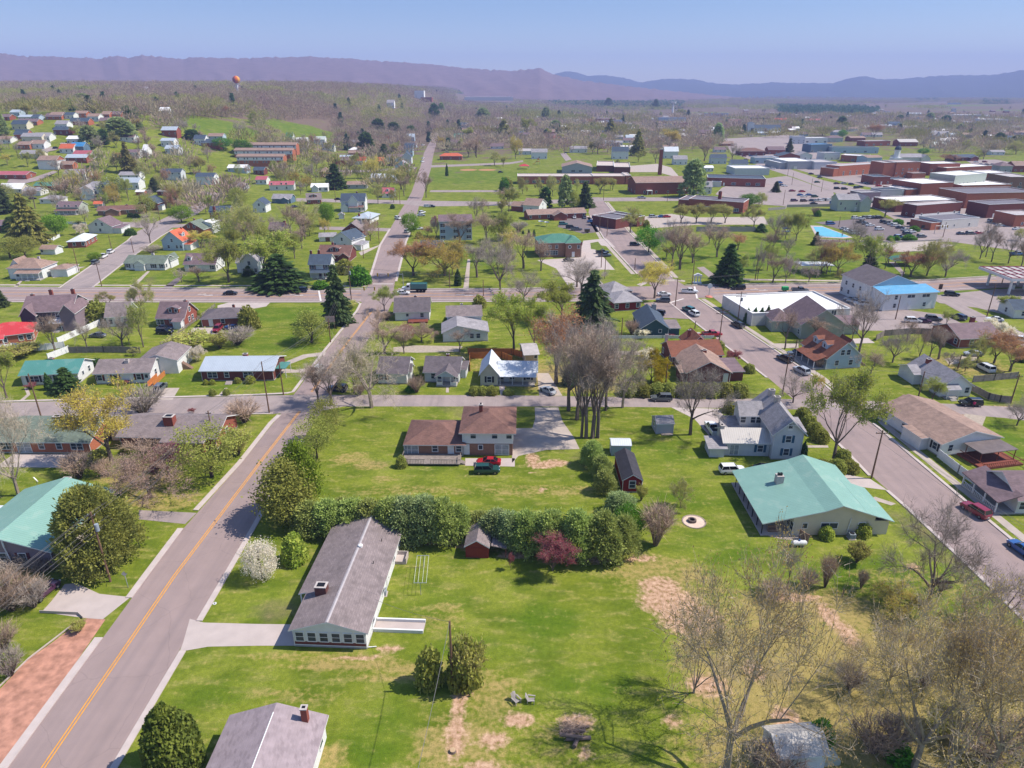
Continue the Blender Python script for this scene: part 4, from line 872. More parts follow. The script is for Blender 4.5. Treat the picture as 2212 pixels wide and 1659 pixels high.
def H(label, A, B, dep, h, roof, rh, wall, rmat, F=(), Rt=(), Lf=(), wings=(), ch=(), porch=None, dorm=(), sh=None, far=None, nm=None, cat='house', ov=.45, ovs=None, rx=.5, trim=None, base=None, turn=0, group=None, z=None, band=None, look=None):
    """a house whose camera-side wall runs from A to B on the survey; other sizes in metres"""
    a, b = at(*A), at(*B)
    if a.z > .3: b = a + Vector(((B[0] - A[0]) * SC / ppm(a), 0, 0))   # on the hillside: square to the view
    if z is not None: a.z = z
    w = math.hypot(b.x - a.x, b.y - a.y); ang = math.atan2(b.y - a.y, b.x - a.x) + R(turn)
    far = ppm(a) < 5.2 if far is None else far
    if nm is None: nm = {'brick': 'brick_house', 'dbrick': 'brick_house', 'obrick': 'brick_house', 'tbrick': 'brick_house'}.get(wall, 'house')
    g = min(a.z, b.z) if abs(a.z) > .3 else a.z
    root = thing(nm, label, cat, (a.x, a.y, g), ang, group, look); HOUSES.append((label, root, a.lerp(b, .5), w))
    wm = wallmat(wall); mb = MB(); extra = {}
    wall_block(mb, 0, 0, w, dep, h, roof, rh, rx)
    for q in wings:  # (fx0, y0, fx1, y1, h, roof, rh, [wall], [roofmat])
        x0, y0, x1, y1, hh, rk, rr = q[:7]; x0 *= w; x1 *= w; wl_ = q[7] if len(q) > 7 and q[7] else wall; rm_ = q[8] if len(q) > 8 and q[8] else rmat
        m2 = mb if wl_ == wall else extra.setdefault(wl_, MB()); wall_block(m2, x0, y0, x1, y1, hh, rk, rr)
        roof_block(root, x0, y0, x1, y1, hh, rk, rr, rm_, ov * .8, trim)
    if z is None and abs(a.z) > .3: mb.box(.05, .05, -3, w - .05, dep - .05, -.25)
    mb.build('wall', wm, root)
    for k, m2 in extra.items(): m2.build('wall', wallmat(k), root)
    rf = roof_block(root, 0, 0, w, dep, h, roof, rh, rmat, ov, trim, ovs, rx)
    if band: bm_ = MB(); bm_.box(-.012, -.02, band[1], w + .012, .0, band[2]); bm_.build('brick_band', wallmat(band[0]), root)
    if not far and h > 2.4 and wall not in ('barn', 'metal'):
        fb = MB(); fb.box(-.03, -.03, -.3, w + .03, dep + .03, .22); fb.build('foundation', CONCW, root)
        for e in (0.02, w - .02): gb = MB(); gb.tube((e, -.09, .2), (e, -.09, h - .1), .05, n=5); gb.build('downpipe', TRIM, root)
    put_windows(root, F, 0, 0, 0, w, 0, far, sh); put_windows(root, Rt, w, 0, R(90), dep, 0, far, sh); put_windows(root, Lf, 0, dep, R(-90), dep, 0, far, sh)
    for c in ch:
        fx, fy, cw, top = c[:4]; x, y = fx * w, fy * dep; mt = c[4] if len(c) > 4 else BRICKC; cb = MB(); zt = h + (rh or 0) + top
        cb.box(x - cw / 2, y - cw * .4, (h - .3) if len(c) < 6 else 0, x + cw / 2, y + cw * .4, zt, 0); cb.box(x - cw / 2 - .04, y - cw * .4 - .04, zt, x + cw / 2 + .04, y + cw * .4 + .04, zt + .1, 1); cb.box(x - cw * .34, y - cw * .26, zt + .1, x + cw * .34, y + cw * .26, zt + .13, 2)
        cb.build('chimney', [mt, STUCC, BLACK], rf)
    for p_ in (porch if isinstance(porch, list) else [porch] if porch else []):
        fx0, fx1, pd, pz = p_[:4]; rm_ = p_[4] if len(p_) > 4 and p_[4] else rmat; x0, x1 = fx0 * w, fx1 * w; pr = root
        fl = MB(); fl.box(x0, -pd, -.3, x1, -.01, .3); fl.build('porch_floor', CONCW, pr)
        roof_block(pr, x0, -pd, x1, -.02, pz, 'shed', .7, rm_, .2, trim, name='porch_roof')
        n = max(2, round((x1 - x0) / 2.4) + 1)
        for i in range(n):
            pb = MB(); x = x0 + .12 + (x1 - x0 - .24) * i / (n - 1); pb.box(x - .08, -pd + .08, .3, x + .08, -pd + .24, pz - .05); pb.build('porch_post', TRIM, pr)
        rl = MB(); rl.box(x0 + .1, -pd + .12, 1.05, x1 - .1, -pd + .18, 1.13)
        for i in range(int((x1 - x0) / .35)): xx = x0 + .2 + i * .35; rl.box(xx, -pd + .13, .3, xx + .05, -pd + .17, 1.05)
        rl.build('railing', TRIM, pr)
        st = MB()
        for i in range(3): st.box((x0 + x1) / 2 - .7, -pd - .3 * (3 - i), -.1, (x0 + x1) / 2 + .7, -pd - .3 * (2 - i) + (.0 if i < 2 else 0), .1 * (i + 1) - .02 * 0)
        st.build('step', CONCW, pr)
    for d in dorm:  # (position along ridge 0..1, side) on the front (or 'l'/'r') slope
        f, sd = (d, 'f') if not isinstance(d, tuple) else d[:2]; dw = d[2] if isinstance(d, tuple) and len(d) > 2 else 1.7; dmb = MB(); dh = 1.5
        if roof == 'gx': run, half = (w * f, 0), dep * rx
        else: run, half = (0, dep * f), w * rx
        y0, y1 = half * .28, half * .98; zb = h + rh * .28 - .1; zt = min(zb + dh, h + rh - .55)
        e = thing_part('dormer', root); drot = {'f': 0, 'l': R(-90), 'r': R(90)}[sd]
        e.location = (run[0], 0, 0) if sd == 'f' else ((0, run[1], 0) if sd == 'l' else (w, run[1], 0)); e.rotation_euler = (0, 0, drot)
        wall_block(dmb, -dw / 2, y0, dw / 2, y1, zt, 'gy', .6, z0=zb - .3); dm = dmb.build('dormer_wall', wm, e)
        roof_block(e, -dw / 2, y0, dw / 2, y1, zt, 'gy', .6, rmat, .18, trim, name='dormer_roof')
        for q in ([-.5, .5] if dw > 2.4 else [0]):
            me, pane, s_ = win_mesh('n', True, None); obj('window', me, e, (q * dw * .5, y0 - .0, zb - .75))
    return root
def thing_part(name, parent): return obj(name, None, parent)
def part(o, name, mat, fn):
    mb = MB(); fn(mb); return mb.build(name, mat, o)
# ---------------------------------------------------------------- the near houses
T('E2')
r = H("long white ranch house with grey shingle roof and six-window gable", (340, 606), (962, 630), 6.2, 2.95, 'gy', 1.45, 'white', 'grey', ['wwwwww'], ch=[(.22, .95, 1.5, .45, M('dark_brick', '5d3a36', kind='brick'))], band=('dbrick', .38, .86), far=False)
w = math.hypot(*(at(962, 630) - at(340, 606)).xy); mb = MB(); wall_block(mb, 0, 6.21, w, 22.6, 2.95, 'gy', 1.45); mb.build('wall', wallmat('white'), r)
rf = roof_block(r, 0, 7.11, w, 22.6, 2.95, 'gy', 1.45, 'grey', .45, ovs=(1.6, .45))
put_windows(r, ['d--w-D-w-w-w'], 0, 22.6, R(-90), 16, 0, False, None); put_windows(r, ['--w---w-d--w--w-'], w, 0, R(90), 22.6, 0, False, None)
for y_ in (6.9, 11.5, 16.5, 22.2): part(r, 'porch_post', TRIM, lambda m: m.box(-1.45, y_, -.1, -1.28, y_ + .17, 2.55))
def vent(m): m.tube((w * .53, 15, 4.3), (w * .53, 15, 4.62), .3, n=12); m.dome((w * .53, 15, 4.62), .36, .12)
part(rf, 'roof_vent', TRIM, vent)
for y_ in (12.2, 17.4): part(rf, 'vent_pipe', BLACK, lambda m: m.tube((w * .8, y_, 3.4), (w * .8, y_, 4.1), .06, n=6))
part(rf, 'ridge_cap', M("ridge_shingle", "a39c9c"), lambda m: [m.prism([(w / 2 - .22, 4.43), (w / 2, 4.52), (w / 2 + .22, 4.43), (w / 2, 4.4)], -.4, 22.9)])
part(r, 'stoop', CONC, lambda m: (m.box(w + .02, 16.8, -.1, w + 1.7, 18.6, .5), m.box(w + .1, 18.5, .5, w + 1.75, 18.62, 1.1), m.box(w + 1.6, 16.8, .5, w + 1.72, 18.62, 1.1)))
part(r, 'cellar_ramp', CONC, lambda m: (m.box(w + .05, 3.2, -.2, w + 6.6, 4.9, .05)))
part(r, 'ramp_wall', TRIM, lambda m: (m.box(w + .05, 2.95, -.1, w + 6.6, 3.18, .5), m.box(w + .05, 4.92, -.1, w + 6.6, 5.15, .45)))
part(r, 'downspout', TRIM, lambda m: m.tube((w + .1, .1, .2), (w + 1.1, .35, .1), .06))
T()
b0, b1 = at(494, 1548, 2.75), at(712, 1539, 2.75)
# house at the bottom edge, only its far end in view
o_ = Vector((b0.x + .5, b0.y - 13, 0)); wN = b1.x - b0.x - .9
root = thing('house', "nearest house, dark shingle roof and brick chimney, cut by bottom edge", 'house', o_); HOUSES.append((root['label'], root, Vector((o_.x + 5, o_.y + 10, 0)), wN))
mb = MB(); wall_block(mb, 0, 0, wN, 12.7, 2.9, 'gy', 1.7); mb.build('wall', wallmat('white'), root); rfN = roof_block(root, 0, 0, wN, 12.7, 2.9, 'gy', 1.7, 'dashed', .42)
part(rfN, 'chimney', [BRICKC, STUCC, BLACK], lambda m: (m.box(wN * .8, 11.6, 2.5, wN * .8 + .65, 12.2, 5.3), m.box(wN * .8 - .05, 11.55, 5.3, wN * .8 + .7, 12.25, 5.42, 1), m.box(wN * .8 + .15, 11.75, 5.42, wN * .8 + .5, 12.05, 5.46, 2)))
part(rfN, 'ridge_cap', TRIM, lambda m: m.prism([(wN / 2 - .12, 4.62), (wN / 2, 4.74), (wN / 2 + .12, 4.62)], -.3, 11.9))
put_windows(root, ['w-w-w'], wN, 0, R(90), 12, 0, False, None)
T('D2')
r = H("brick split-level house with brown roof and wooden rear deck", (1312, 336), (1788, 340), 9.5, 2.75, 'hip', 2.1, 'tbrick', 'brown', ['p--w-dw'], ov=.7, far=False, nm='brick_house')
w = math.hypot(*(at(1788, 340) - at(1312, 336)).xy); w2 = w + 9.6; mb = MB(); wall_block(mb, w + .01, .4, w2, 11.2, 2.6, 'hip', 0); mb.build('wall', wallmat('tbrick'), r)
mb = MB(); wall_block(mb, w - .08, .3, w2 + .08, 11.3, 5.1, 'hip', 0, z0=2.6); mb.build('upper_wall', wallmat('white'), r); rf = roof_block(r, w - .08, .3, w2 + .08, 11.3, 5.1, 'hip', 2.1, 'brown', .6)
put_windows(r, ['d-n--p-', '-w--w-s'], w, .32, 0, 9.6, 0, False, None)
part(rf, 'chimney', [BRICKC, STUCC, BLACK], lambda m: (m.box(w + 2.9, 6.0, 5.2, w + 3.6, 6.7, 8.0), m.box(w + 2.84, 5.94, 8.0, w + 3.66, 6.76, 8.15, 1), m.box(w + 3.1, 6.15, 8.15, w + 3.4, 6.5, 8.4, 2)))
def deck(m):
    m.box(-.6, -4.0, .35, w * .98, -.05, .5)
part(r, 'deck_floor', WOODG, deck)
def rails(m):
    for x0, x1 in ((-.6, 3.9), (4.9, w * .98)):
        m.box(x0, -4.0, 1.35, x1, -3.9, 1.45)
        for i in range(int((x1 - x0) / .3)): m.box(x0 + i * .3, -3.98, .5, x0 + i * .3 + .06, -3.93, 1.35)
    for y0, y1 in ((-4, -.1),): m.box(-.6, y0, 1.35, -.5, y1, 1.45); m.box(w * .97, y0, 1.35, w * .98, y0 + 2.6, 1.45)
part(r, 'deck_railing', WOODG, rails); part(r, 'deck_steps', WOODG, lambda m: [m.box(w * .98 + .02 + .3 * i, -3.4, -.05, w * .98 + .3 * i + .32, -2.2, .42 - .12 * i) for i in range(3)])
r = H("red barn-style garden shed with open lean-to", (1812, 1216), (2008, 1224), 4.6, 2.1, 'gy', 1.1, 'barn', 'grey', [], far=False, nm='garden_shed', cat='shed', ov=.2)
w = 3.7; part(r, 'double_door', WALLS and wallmat('barn'), lambda m: (m.box(.5, -.05, .05, 1.8, -.01, 1.9), m.box(1.84, -.05, .05, 3.1, -.01, 1.9)))
part(r, 'lean_to_roof', roofmat('grey'), lambda m: m.prism([(3.85, 2.1), (6.2, 1.7), (6.2, 1.58), (3.85, 1.98)], .3, 4.6)); [part(r, 'lean_to_post', WOODR, lambda m, y=y_: m.box(6.0, y, -.1, 6.12, y + .12, 1.66)) for y_ in (.4, 2.4, 4.4)]
T('D3')
r = H("small pale blue metal shed with white roof", (856, 336), (1024, 338), 2.9, 2.2, 'gx', .5, 'metal', 'whitem', [], nm='garden_shed', cat='shed', ov=.12, far=False); part(r, 'door', TRIM, lambda m: m.box(-.04, .8, .05, -.01, 1.9, 1.9))
r = H("long red barn shed with black roof and white ridge", (950, 655), (1118, 655), 9.5, 2.5, 'gy', 1.1, 'red', 'black', ['--w--'], nm='barn_shed', cat='shed', ov=.15, far=False)
part(r, 'ridge_skylight', TRIM, lambda m: m.prism([(1.55, 3.5), (1.75, 3.66), (1.95, 3.5)], 2.0, 7.2))
r = H("grey gambrel garden shed on the lawn", (1243, 150), (1392, 146), 3.8, 2.3, 'gx', 1.1, 'grey', 'lgrey', [], Lf=['-w-'], nm='garden_shed', cat='shed', ov=.12, far=False, rx=.42); part(r, 'step', WOODG, lambda m: m.box(1.0, -.8, -.05, 3.4, -.06, .15))
T('D4')
r = H("tall pale mauve Victorian house with twin chimneys and blue shutters", (22, 368), (268, 372), 14, 5.9, 'gy', 2.5, 'lgrey', 'lgrey', ['-s-', '-s-'], Rt=['-w-w-w', '-w-w-w'], sh='b', far=False, ov=.6, nm='victorian_house',
      ch=[(.5, .62, 1.1, .9, STUCC), (.5, .86, 1.1, .9, STUCC)], wings=[(-1.62, 1.2, -.01, 6.8, 3.1, 'gx', 1.5, 'lgrey', 'palem'), (-2.15, .4, -1.63, 4.2, 2.1, 'shed', .5), (-.75, 8.2, -.01, 12.8, 5.6, 'gx', 1.8), (-1.35, 7.2, -.76, 11.4, 2.7, 'shed', .9), (1.02, 7, 1.55, 12, 2.6, 'shed', .6)])
w = math.hypot(*(at(268, 372) - at(22, 368)).xy)
put_windows(r, ['-P---s-'], -1.6 * w, 1.18, 0, 1.6 * w, 0, False, 'b'); part(r, 'chimney', [STUCC, STUCC, BLACK], lambda m: (m.box(-1.7 * w, 3.6, 0, -1.7 * w + .75, 4.6, 5.2), m.box(-1.7 * w + .2, 3.9, 5.2, -1.7 * w + .55, 4.3, 5.3, 2)))
put_windows(r, ['w-w-', 'w-ww'], -.75 * w, 8.18, 0, .75 * w, 0, False, None); part(r, 'attic_window', [TRIM], lambda m: m.box(w / 2 - .45, -.06, 6.3, w / 2 + .45, -.01, 7.2)); put_windows(r, ['-n-'], w / 2 - 1.5, -.03, 0, 3, 5.35, False, None)
part(r, 'gable_trim', TRIM, lambda m: (m.box(w / 2 - .9, -.5, 7.45, w / 2 + .9, -.44, 7.55), m.box(w / 2 - .04, -.5, 7.5, w / 2 + .04, -.44, 8.2)))
# green metal roofed house
A, B = at(197, 1022), at(880, 1005); w = B.x - A.x
root = thing('house', "broad house with big pale green metal roof and side porch", 'house', (A.x, A.y, 0)); HOUSES.append((root['label'], root, Vector((A.x + 6, A.y, 0)), w))
ridge = at(680, 806, 5.7).x - A.x; mb = MB(); lft = -5.0
def skew(m, pts): m.poly([(x, 0, z) for x, z in pts]); m.poly([(x, 15.4, z) for x, z in reversed(pts)]); m.poly([(0, 15.4, -.3), (0, 0, -.3), (0, 0, 3.3), (0, 15.4, 3.3)]); m.poly([(w, 0, -.3), (w, 15.4, -.3), (w, 15.4, 3.6), (w, 0, 3.6)])
skew(mb, [(0, -.3), (w, -.3), (w, 3.6), (ridge, 5.45), (0, 3.3)]); mb.build('wall', wallmat('cream'), root)
mb = MB(); prof = [(lft, 2.45), (ridge - 2.6, 4.75), (ridge, 5.75), (w + .4, 3.65), (w + .4, 3.5), (ridge, 5.6), (ridge - 2.6, 4.6), (lft, 2.3)]
mb.prism(prof, -.5, 15.8, 'y', ms=[0, 0, 0, 1, 1, 1, 1, 1, 1]); rf = mb.build('roof', [roofmat('green', 'y'), TRIM], root)
mb = MB(); wall_block(mb, w + .01, .15, w + 2.4, 8.6, 2.5, 'flat', .2); mb.build('wall', wallmat('cream'), root)
part(root, 'roof', [roofmat('green', 'x'), TRIM], lambda m: m.prism([(w - 1.6, 4.35), (w + 2.9, 2.75), (w + 2.9, 2.6), (w - 1.6, 4.2)], -.35, 9.6, 'y', ms=[0, 1, 1, 1, 1]))
part(rf, 'chimney', [STUCC, STUCC, BLACK], lambda m: (m.box(.3, 9.0, 3, 1.5, 10.1, 5.3), m.box(.5, 9.3, 5.3, .8, 9.7, 5.75, 2), m.box(.95, 9.3, 5.3, 1.25, 9.7, 5.75, 2)))
for y_ in np.arange(.2, 16, 2.3): part(root, 'porch_post', BLACK, lambda m: m.box(lft + .3, y_, 0, lft + .42, y_ + .12, 2.45))
part(root, 'porch_slab', CONC, lambda m: m.box(lft + .1, -.2, -.1, -.02, 15.6, .12))
put_windows(root, ['-n--t---w-'], 0, 0, 0, w, 0, False, None); put_windows(root, ['d-W-w-d-W'], 0, 15, R(-90), 15, 0, False, None); part(root, 'porch_bench', WOODD, lambda m: (m.box(-3.4, .6, .12, -1.6, 1.1, .55), m.box(-3.4, 1.1, .12, -1.6, 1.2, 1.0)))
part(root, 'vent_stack', TRIM, lambda m: m.tube((w * .68, -.12, .3), (w * .70, -.12, 3.2), .07))
H("white ranch with long grey roof beside the right road", (1472, 345), (2000, 300), 17, 2.9, 'gy', 2.0, 'white', 'tan', ['w--'], Lf=['s-n-ss'], sh='k', far=False, turn=3, wings=[(-.14, 3, -.005, 8, 2.7, 'shed', .2), (.35, 12, .7, 18.6, 2.9, 'gy', 1.2)])
r = HOUSES[-1][1]; w = HOUSES[-1][3]
part(r, 'deck_roof', roofmat('grey'), lambda m: m.box(w * .35, -4.6, 2.5, w * .96, -.3, 2.64)); part(r, 'deck_floor', WOODR, lambda m: m.box(w * .3, -6.2, -.1, w * .98, -.1, .35))
for fx, fy in ((.37, -4.4), (.94, -4.4), (.65, -4.4), (.37, -1)): part(r, 'deck_post', WOODR, lambda m: m.box(w * fx, fy, .3, w * fx + .12, fy + .12, 2.5))
def rl(m):
    m.box(w * .3, -6.2, 1.2, w * .98, -6.1, 1.3); m.box(w * .3, -6.2, 1.2, w * .3 + .1, -.5, 1.3); m.box(w * .97, -9.5, .9, w * .98, -.5, 1.0)
    for i in range(18): m.box(w * .3 + i * .42, -6.18, .3, w * .3 + i * .42 + .07, -6.12, 1.2)
part(r, 'deck_railing', WOODR, rl)
H("grey-roofed house with white porch at right edge", (2125, 842), (2620, 842), 9, 3, 'gx', 2.4, 'white', 'mauve', ['w-w-W'], far=False, ov=.5)
r = HOUSES[-1][1]; part(r, 'porch_roof', roofmat('mauve'), lambda m: m.prism([(-3.6, 2.5), (.2, 3.9), (.2, 3.75), (-3.6, 2.35)], -.4, 9.4)); part(r, 'porch_floor', CONCW, lambda m: m.box(-3.4, -.1, -.1, -.02, 9, .35))
for y_ in (0, 3, 6, 8.8): part(r, 'porch_post', TRIM, lambda m: m.box(-3.4, y_, .3, -3.2, y_ + .2, 2.5))
part(r, 'railing', TRIM, lambda m: [m.box(-3.35, .2, 1.1, -3.28, 8.8, 1.2)] + [m.box(-3.34, .2 + i * .4, .35, -3.3, .28 + i * .4, 1.1) for i in range(21)])
T('D1')
r = H("dark sided house with green metal roof and stone side wall", (-360, 1285), (478, 1296), 16, 3.0, 'gy', 2.3, 'mauve', 'green', ['w-ss-'], sh='r', far=False, ov=.5, Rt=['-w--W--w-'], ch=[(.5, 1.02, 1.3, -.2, STUCC)])
w = HOUSES[-1][3]; part(r, 'stone_facing', wallmat('stone'), lambda m: m.box(w + .02, .3, -.2, w + .1, 15.6, 2.7)); part(r, 'flue_pipe', TRIM, lambda m: (m.tube((w * .59, -.3, .3), (w * .56, -.3, 3.6), .09), m.tube((w * .56, -.3, 3.6), (w * .56, -.3, 4.9), .12)))
part(r, 'carport_roof', roofmat('whitem'), lambda m: m.box(-7, 5, 2.5, -.6, 12, 2.62)); [part(r, 'carport_post', TRIM, lambda m, x=x_, y=y_: m.box(x, y, -.1, x + .12, y + .12, 2.5)) for x_ in (-6.8, -1) for y_ in (5.2, 11.7)]
H("brick ranch with faded green roof and white-trimmed gable end", (-40, 312), (795, 318), 10.5, 2.8, 'gx', 2.0, 'obrick', 'greengrey', ['-W-p-w-w-W-'], Rt=['-n-'], far=False, ch=[(.52, .55, 1.4, .4)], nm='brick_house', ov=.6)
part(HOUSES[-1][1], 'patio', CONC, lambda m: m.box(4, -5.5, -.08, 18, -.3, .06)); part(HOUSES[-1][1], 'awning', TRIM, lambda m: m.prism([(-.1, 2.6), (-.1, 2.72), (1.6, 2.2), (1.6, 2.1)], .5, 9, 'y'))
H("brick ranch with slate-grey roof and tall brick chimney", (1060, 268), (1880, 282), 9.8, 2.8, 'gx', 2.0, 'brick', 'grey', ['--n-W--P--'], Rt=['-w-'], far=False, ch=[(.47, .3, 1.9, .9)], nm='brick_house', ov=.6, wings=[(.49, -1.6, .9, .02, 2.5, 'shed', .35), (-.2, 3, -.005, 8.5, 2.6, 'gx', 1.3, 'white', 'lgrey')])
T('C1')
H("white house with teal metal roof and entrance bushes", (205, 1030), (692, 1008), 8.2, 2.9, 'gx', 1.9, 'white', 'teal', ['-W-ns--'], Rt=['-n-w-'], sh='k', ch=[(.42, .55, 1.0, .35)], far=False)
H("white ranch with grey roof and orange wooden ramp", (842, 1016), (1312, 1002), 8.2, 2.9, 'gx', 1.9, 'white', 'grey', ['s-s--sn'], Rt=['-w-D'], sh='r', ch=[(.52, .35, 1.0, .1, STUCC)], far=False, wings=[(.62, 5.5, 1.35, 15, 3.6, 'gy', 1.5, 'white', 'grey')])
r = HOUSES[-1][1]; w = HOUSES[-1][3]; part(r, 'ramp', WOODO, lambda m: (m.prism([(w + .1, .05), (w + 1.4, .05), (w + 1.4, .15), (w + .1, .15)], -2.5, 4.6, 'y')))
part(r, 'ramp_railing', WOODO, lambda m: [m.box(w + 1.4, -2.5, 0, w + 1.48, 4.6, 1.3), m.box(w + .06, -2.5, 0, w + .12, 3.2, 1.2)]); part(r, 'outside_stairs', WOODD, lambda m: [m.box(w + 4.3 + .3 * i, 8, -.1, w + 4.62 + .3 * i, 9.3, 1.9 - .24 * i) for i in range(8)])
H("brick ranch with grey-green metal roof and round shrubs", (1752, 988), (2370, 984), 9.5, 2.8, 'gx', 1.7, 'dbrick', 'silver', ['-W-w--W---'], far=False, ch=[(.52, .62, 1.1, .3)], nm='brick_house')
r = HOUSES[-1][1]; w = HOUSES[-1][3]; part(r, 'entry_steps', CONC, lambda m: [m.box(w * .36, -1.6 - .3 * i, -.1, w * .36 + 1.5, -1.3 - .3 * i, .5 - .12 * i) for i in range(4)]); part(r, 'side_porch_roof', roofmat('teal'), lambda m: m.box(w + .1, 1.5, 2.4, w + 2.6, 6, 2.55)); [part(r, 'porch_post', TRIM, lambda m, y=y_: m.box(w + 2.4, y, -.1, w + 2.52, y + .12, 2.4)) for y_ in (1.6, 5.8)]
H("brick house with bright red metal roof", (-120, 705), (300, 650), 9, 3.0, 'hip', 2.4, 'obrick', 'red', ['w-w-ww'], Rt=['w-w'], porch=(-.02, .42, 1.8, 2.5), nm='brick_house')
H("big grey Victorian house with mauve roof and red chimneys", (240, 556), (655, 536), 11, 5.8, 'gx', 3.2, 'dark', 'mauve', ['-w-ww', 'w--w-'], Rt=['w-w', 'w-w'], ch=[(.33, .9, .9, .6), (.8, .9, .9, .6), (.05, .6, .9, .3)], wings=[(.82, -2.2, 1.12, 8, 5.6, 'gy', 2.4, 'mauve'), (-.02, -1.2, .28, 6, 5.2, 'gy', 2.4)], nm='victorian_house', porch=(.55, .8, 2.2, 2.6, 'whitem'))
H("cape house with worn grey roof behind thin bare trees", (935, 524), (1130, 512), 8, 3.4, 'gx', 3.0, 'white', 'grey', ['s-s'], Rt=['-w-'])
H("brick cape with wide white dormer and grey roof", (1372, 522), (1602, 524), 8.5, 3.0, 'gx', 3.6, 'brick', 'mauve', ['W-n--'], Rt=['-ww-', '-w-'], dorm=[(.58, 'f', 3.4)], ch=[(.85, .6, .9, .3)], wings=[(.68, -2.0, .98, .02, 2.4, 'shed', .5, 'white')], nm='brick_house')
H("low brick house with dark hipped roof and concrete drive", (1752, 524), (2112, 508), 9, 2.7, 'hip', 1.9, 'brick', 'dark', ['-d-w--w'], nm='brick_house', ch=[(.68, .7, .7, .2)])
T('C2')
H("white house with dark shingle roof and red deck", (1205, 468), (1500, 462), 9, 3.0, 'gx', 3.0, 'white', 'dark', ['--n-dw-'], ch=[(.58, .6, .8, .3)])
part(HOUSES[-1][1], 'deck', WOODR, lambda m: m.box(4, -3, -.1, 10, -.05, .5))
H("white house with grey roof and rear upper storey", (1618, 654), (2004, 642), 8.5, 2.9, 'gy', 1.9, 'white', 'lgrey', ['----ww-'], wings=[(.1, 9.5, .9, 17, 4.6, 'gx', 2.0, 'white', 'grey')], rx=.32, ch=[(.45, 1.6, .7, 2.2, STUCC)])
H("dark-shingled cottage with gabled front porch", (1462, 996), (1752, 1004), 8.5, 2.8, 'gx', 2.3, 'lgrey', 'dark', ['-w----'], ch=[(.6, .6, .7, .3)], far=False, wings=[(1.0, 3, 1.16, 8, 2.3, 'shed', .3)])
r = HOUSES[-1][1]; w = HOUSES[-1][3]; roof_block(r, w * .38, -2.6, w * .98, 2.5, 2.6, 'gy', 1.5, 'dark', .3, name='porch_roof'); part(r, 'porch_gable', wallmat('lblue'), lambda m: m.prism([(w * .38, 2.55), (w * .68, 4.05), (w * .98, 2.55)], -2.5, -2.4)); part(r, 'porch_floor', CONCW, lambda m: m.box(w * .38, -2.6, -.1, w * .98, -.05, .35))
for x_ in (.4, .55, .8, .95): part(r, 'porch_post', TRIM, lambda m: m.box(w * x_, -2.5, .3, w * x_ + .16, -2.34, 2.5))
part(r, 'railing', TRIM, lambda m: [m.box(w * a, -2.45, .4, w * b, -2.38, 1.15) for a, b in ((.4, .55), (.8, .96))]); put_windows(r, ['w-d-w'], w * .38, -.0, 0, w * .6, 0, False, None)
H("cream cottage with white metal roof and boxwood hedge", (1942, 1028), (2092, 1030), 9, 3.2, 'gy', 2.6, 'cream', 'whitem', ['-s-'], sh='k', far=False, wings=[(1.0, 1.9, 3.2, 8.5, 3.0, 'gx', 1.4, 'cream', 'whitem')])
r = HOUSES[-1][1]; w = HOUSES[-1][3]; part(r, 'porch_roof', roofmat('whitem'), lambda m: m.prism([(-.3, 2.5), (1.9, 3.1), (1.9, 2.98), (-.3, 2.38)], w + .1, w * 3.2, 'x')); put_windows(r, ['wdw--s-'], w, 1.88, 0, w * 2.2, 0, False, 'k'); part(r, 'porch_floor', CONCW, lambda m: m.box(w + .1, -.2, -.1, w * 3.1, 1.88, .35))
for x_ in (1.1, 1.8, 2.4): part(r, 'porch_post', TRIM, lambda m: m.box(w * x_, -.15, .3, w * x_ + .14, 0, 2.45))
H("small dark-roofed white house hidden behind a bare tree", (1062, 1010), (1306, 1014), 9, 2.9, 'gx', 2.4, 'white', 'dark', ['ww---'], wings=[(1.0, 1.5, 1.1, 5, 2.8, 'gx', 1.2)])
T('C3')
H("beige outbuilding beside the gravel drive", (112, 836), (222, 830), 8, 2.5, 'gx', 1.2, 'tan', 'membrane', ['--n'], nm='outbuilding', cat='shed')
H("dark teal house with slate gable roof", (1112, 606), (1346, 607), 14.5, 2.7, 'gy', 2.6, 'teal', 'slate', ['---n-'], ch=[(.75, .95, 1.3, .3, CONCW)], wings=[(1.005, .5, 1.42, 7, 2.5, 'shed', .4, 'teal', 'grey')])
H("brown brick house with red-brown roof", (1378, 862), (1806, 846), 9, 2.9, 'gx', 2.4, 'dbrick', 'redbrown', ['-w---w-'], Lf=['w-w'], ch=[(.06, .9, .7, .5, STUCC), (.6, 1.2, .7, .6, BRICKC)], wings=[(.5, 7, .95, 14, 2.9, 'gy', 2.4)], nm='brick_house')
H("brick bungalow with grey-brown gable roof and side porches", (1505, 1006), (1876, 1002), 12, 2.8, 'gy', 2.7, 'dbrick', 'tan', ['-w--d'], ch=[(.56, .6, 1.0, .3)], wings=[(1.005, 1, 1.34, 9, 2.5, 'shed', .4, 'dbrick', 'mauve'), (-.12, 1, -.005, 5, 2.4, 'shed', .3)], nm='brick_house')
H("small red brick building with white pyramid roof", (852, 302), (1030, 276), 9, 3, 'hip', 2.6, 'brick', 'lgrey', ['w-w-'], nm='brick_building', cat='building')
H("low white hip-roofed building beside dark house", (880, 388), (1108, 372), 10, 3, 'hip', 2.2, 'red', 'lgrey', ['w-w-w'], nm='building', cat='building')
T('C4')
H("pale blue cape with mauve roof and paired dormers", (492, 890), (792, 872), 11.5, 3.2, 'gy', 3.9, 'lblue', 'redbrown', ['-s-s-', '--ww--'], Rt=['w-w-w'], dorm=[(.34, 'l', 2.2), (.7, 'l', 2.2)], nm='cape_house', wings=[(1.0, 7, 1.3, 11, 3.2, 'gy', 1.8)])
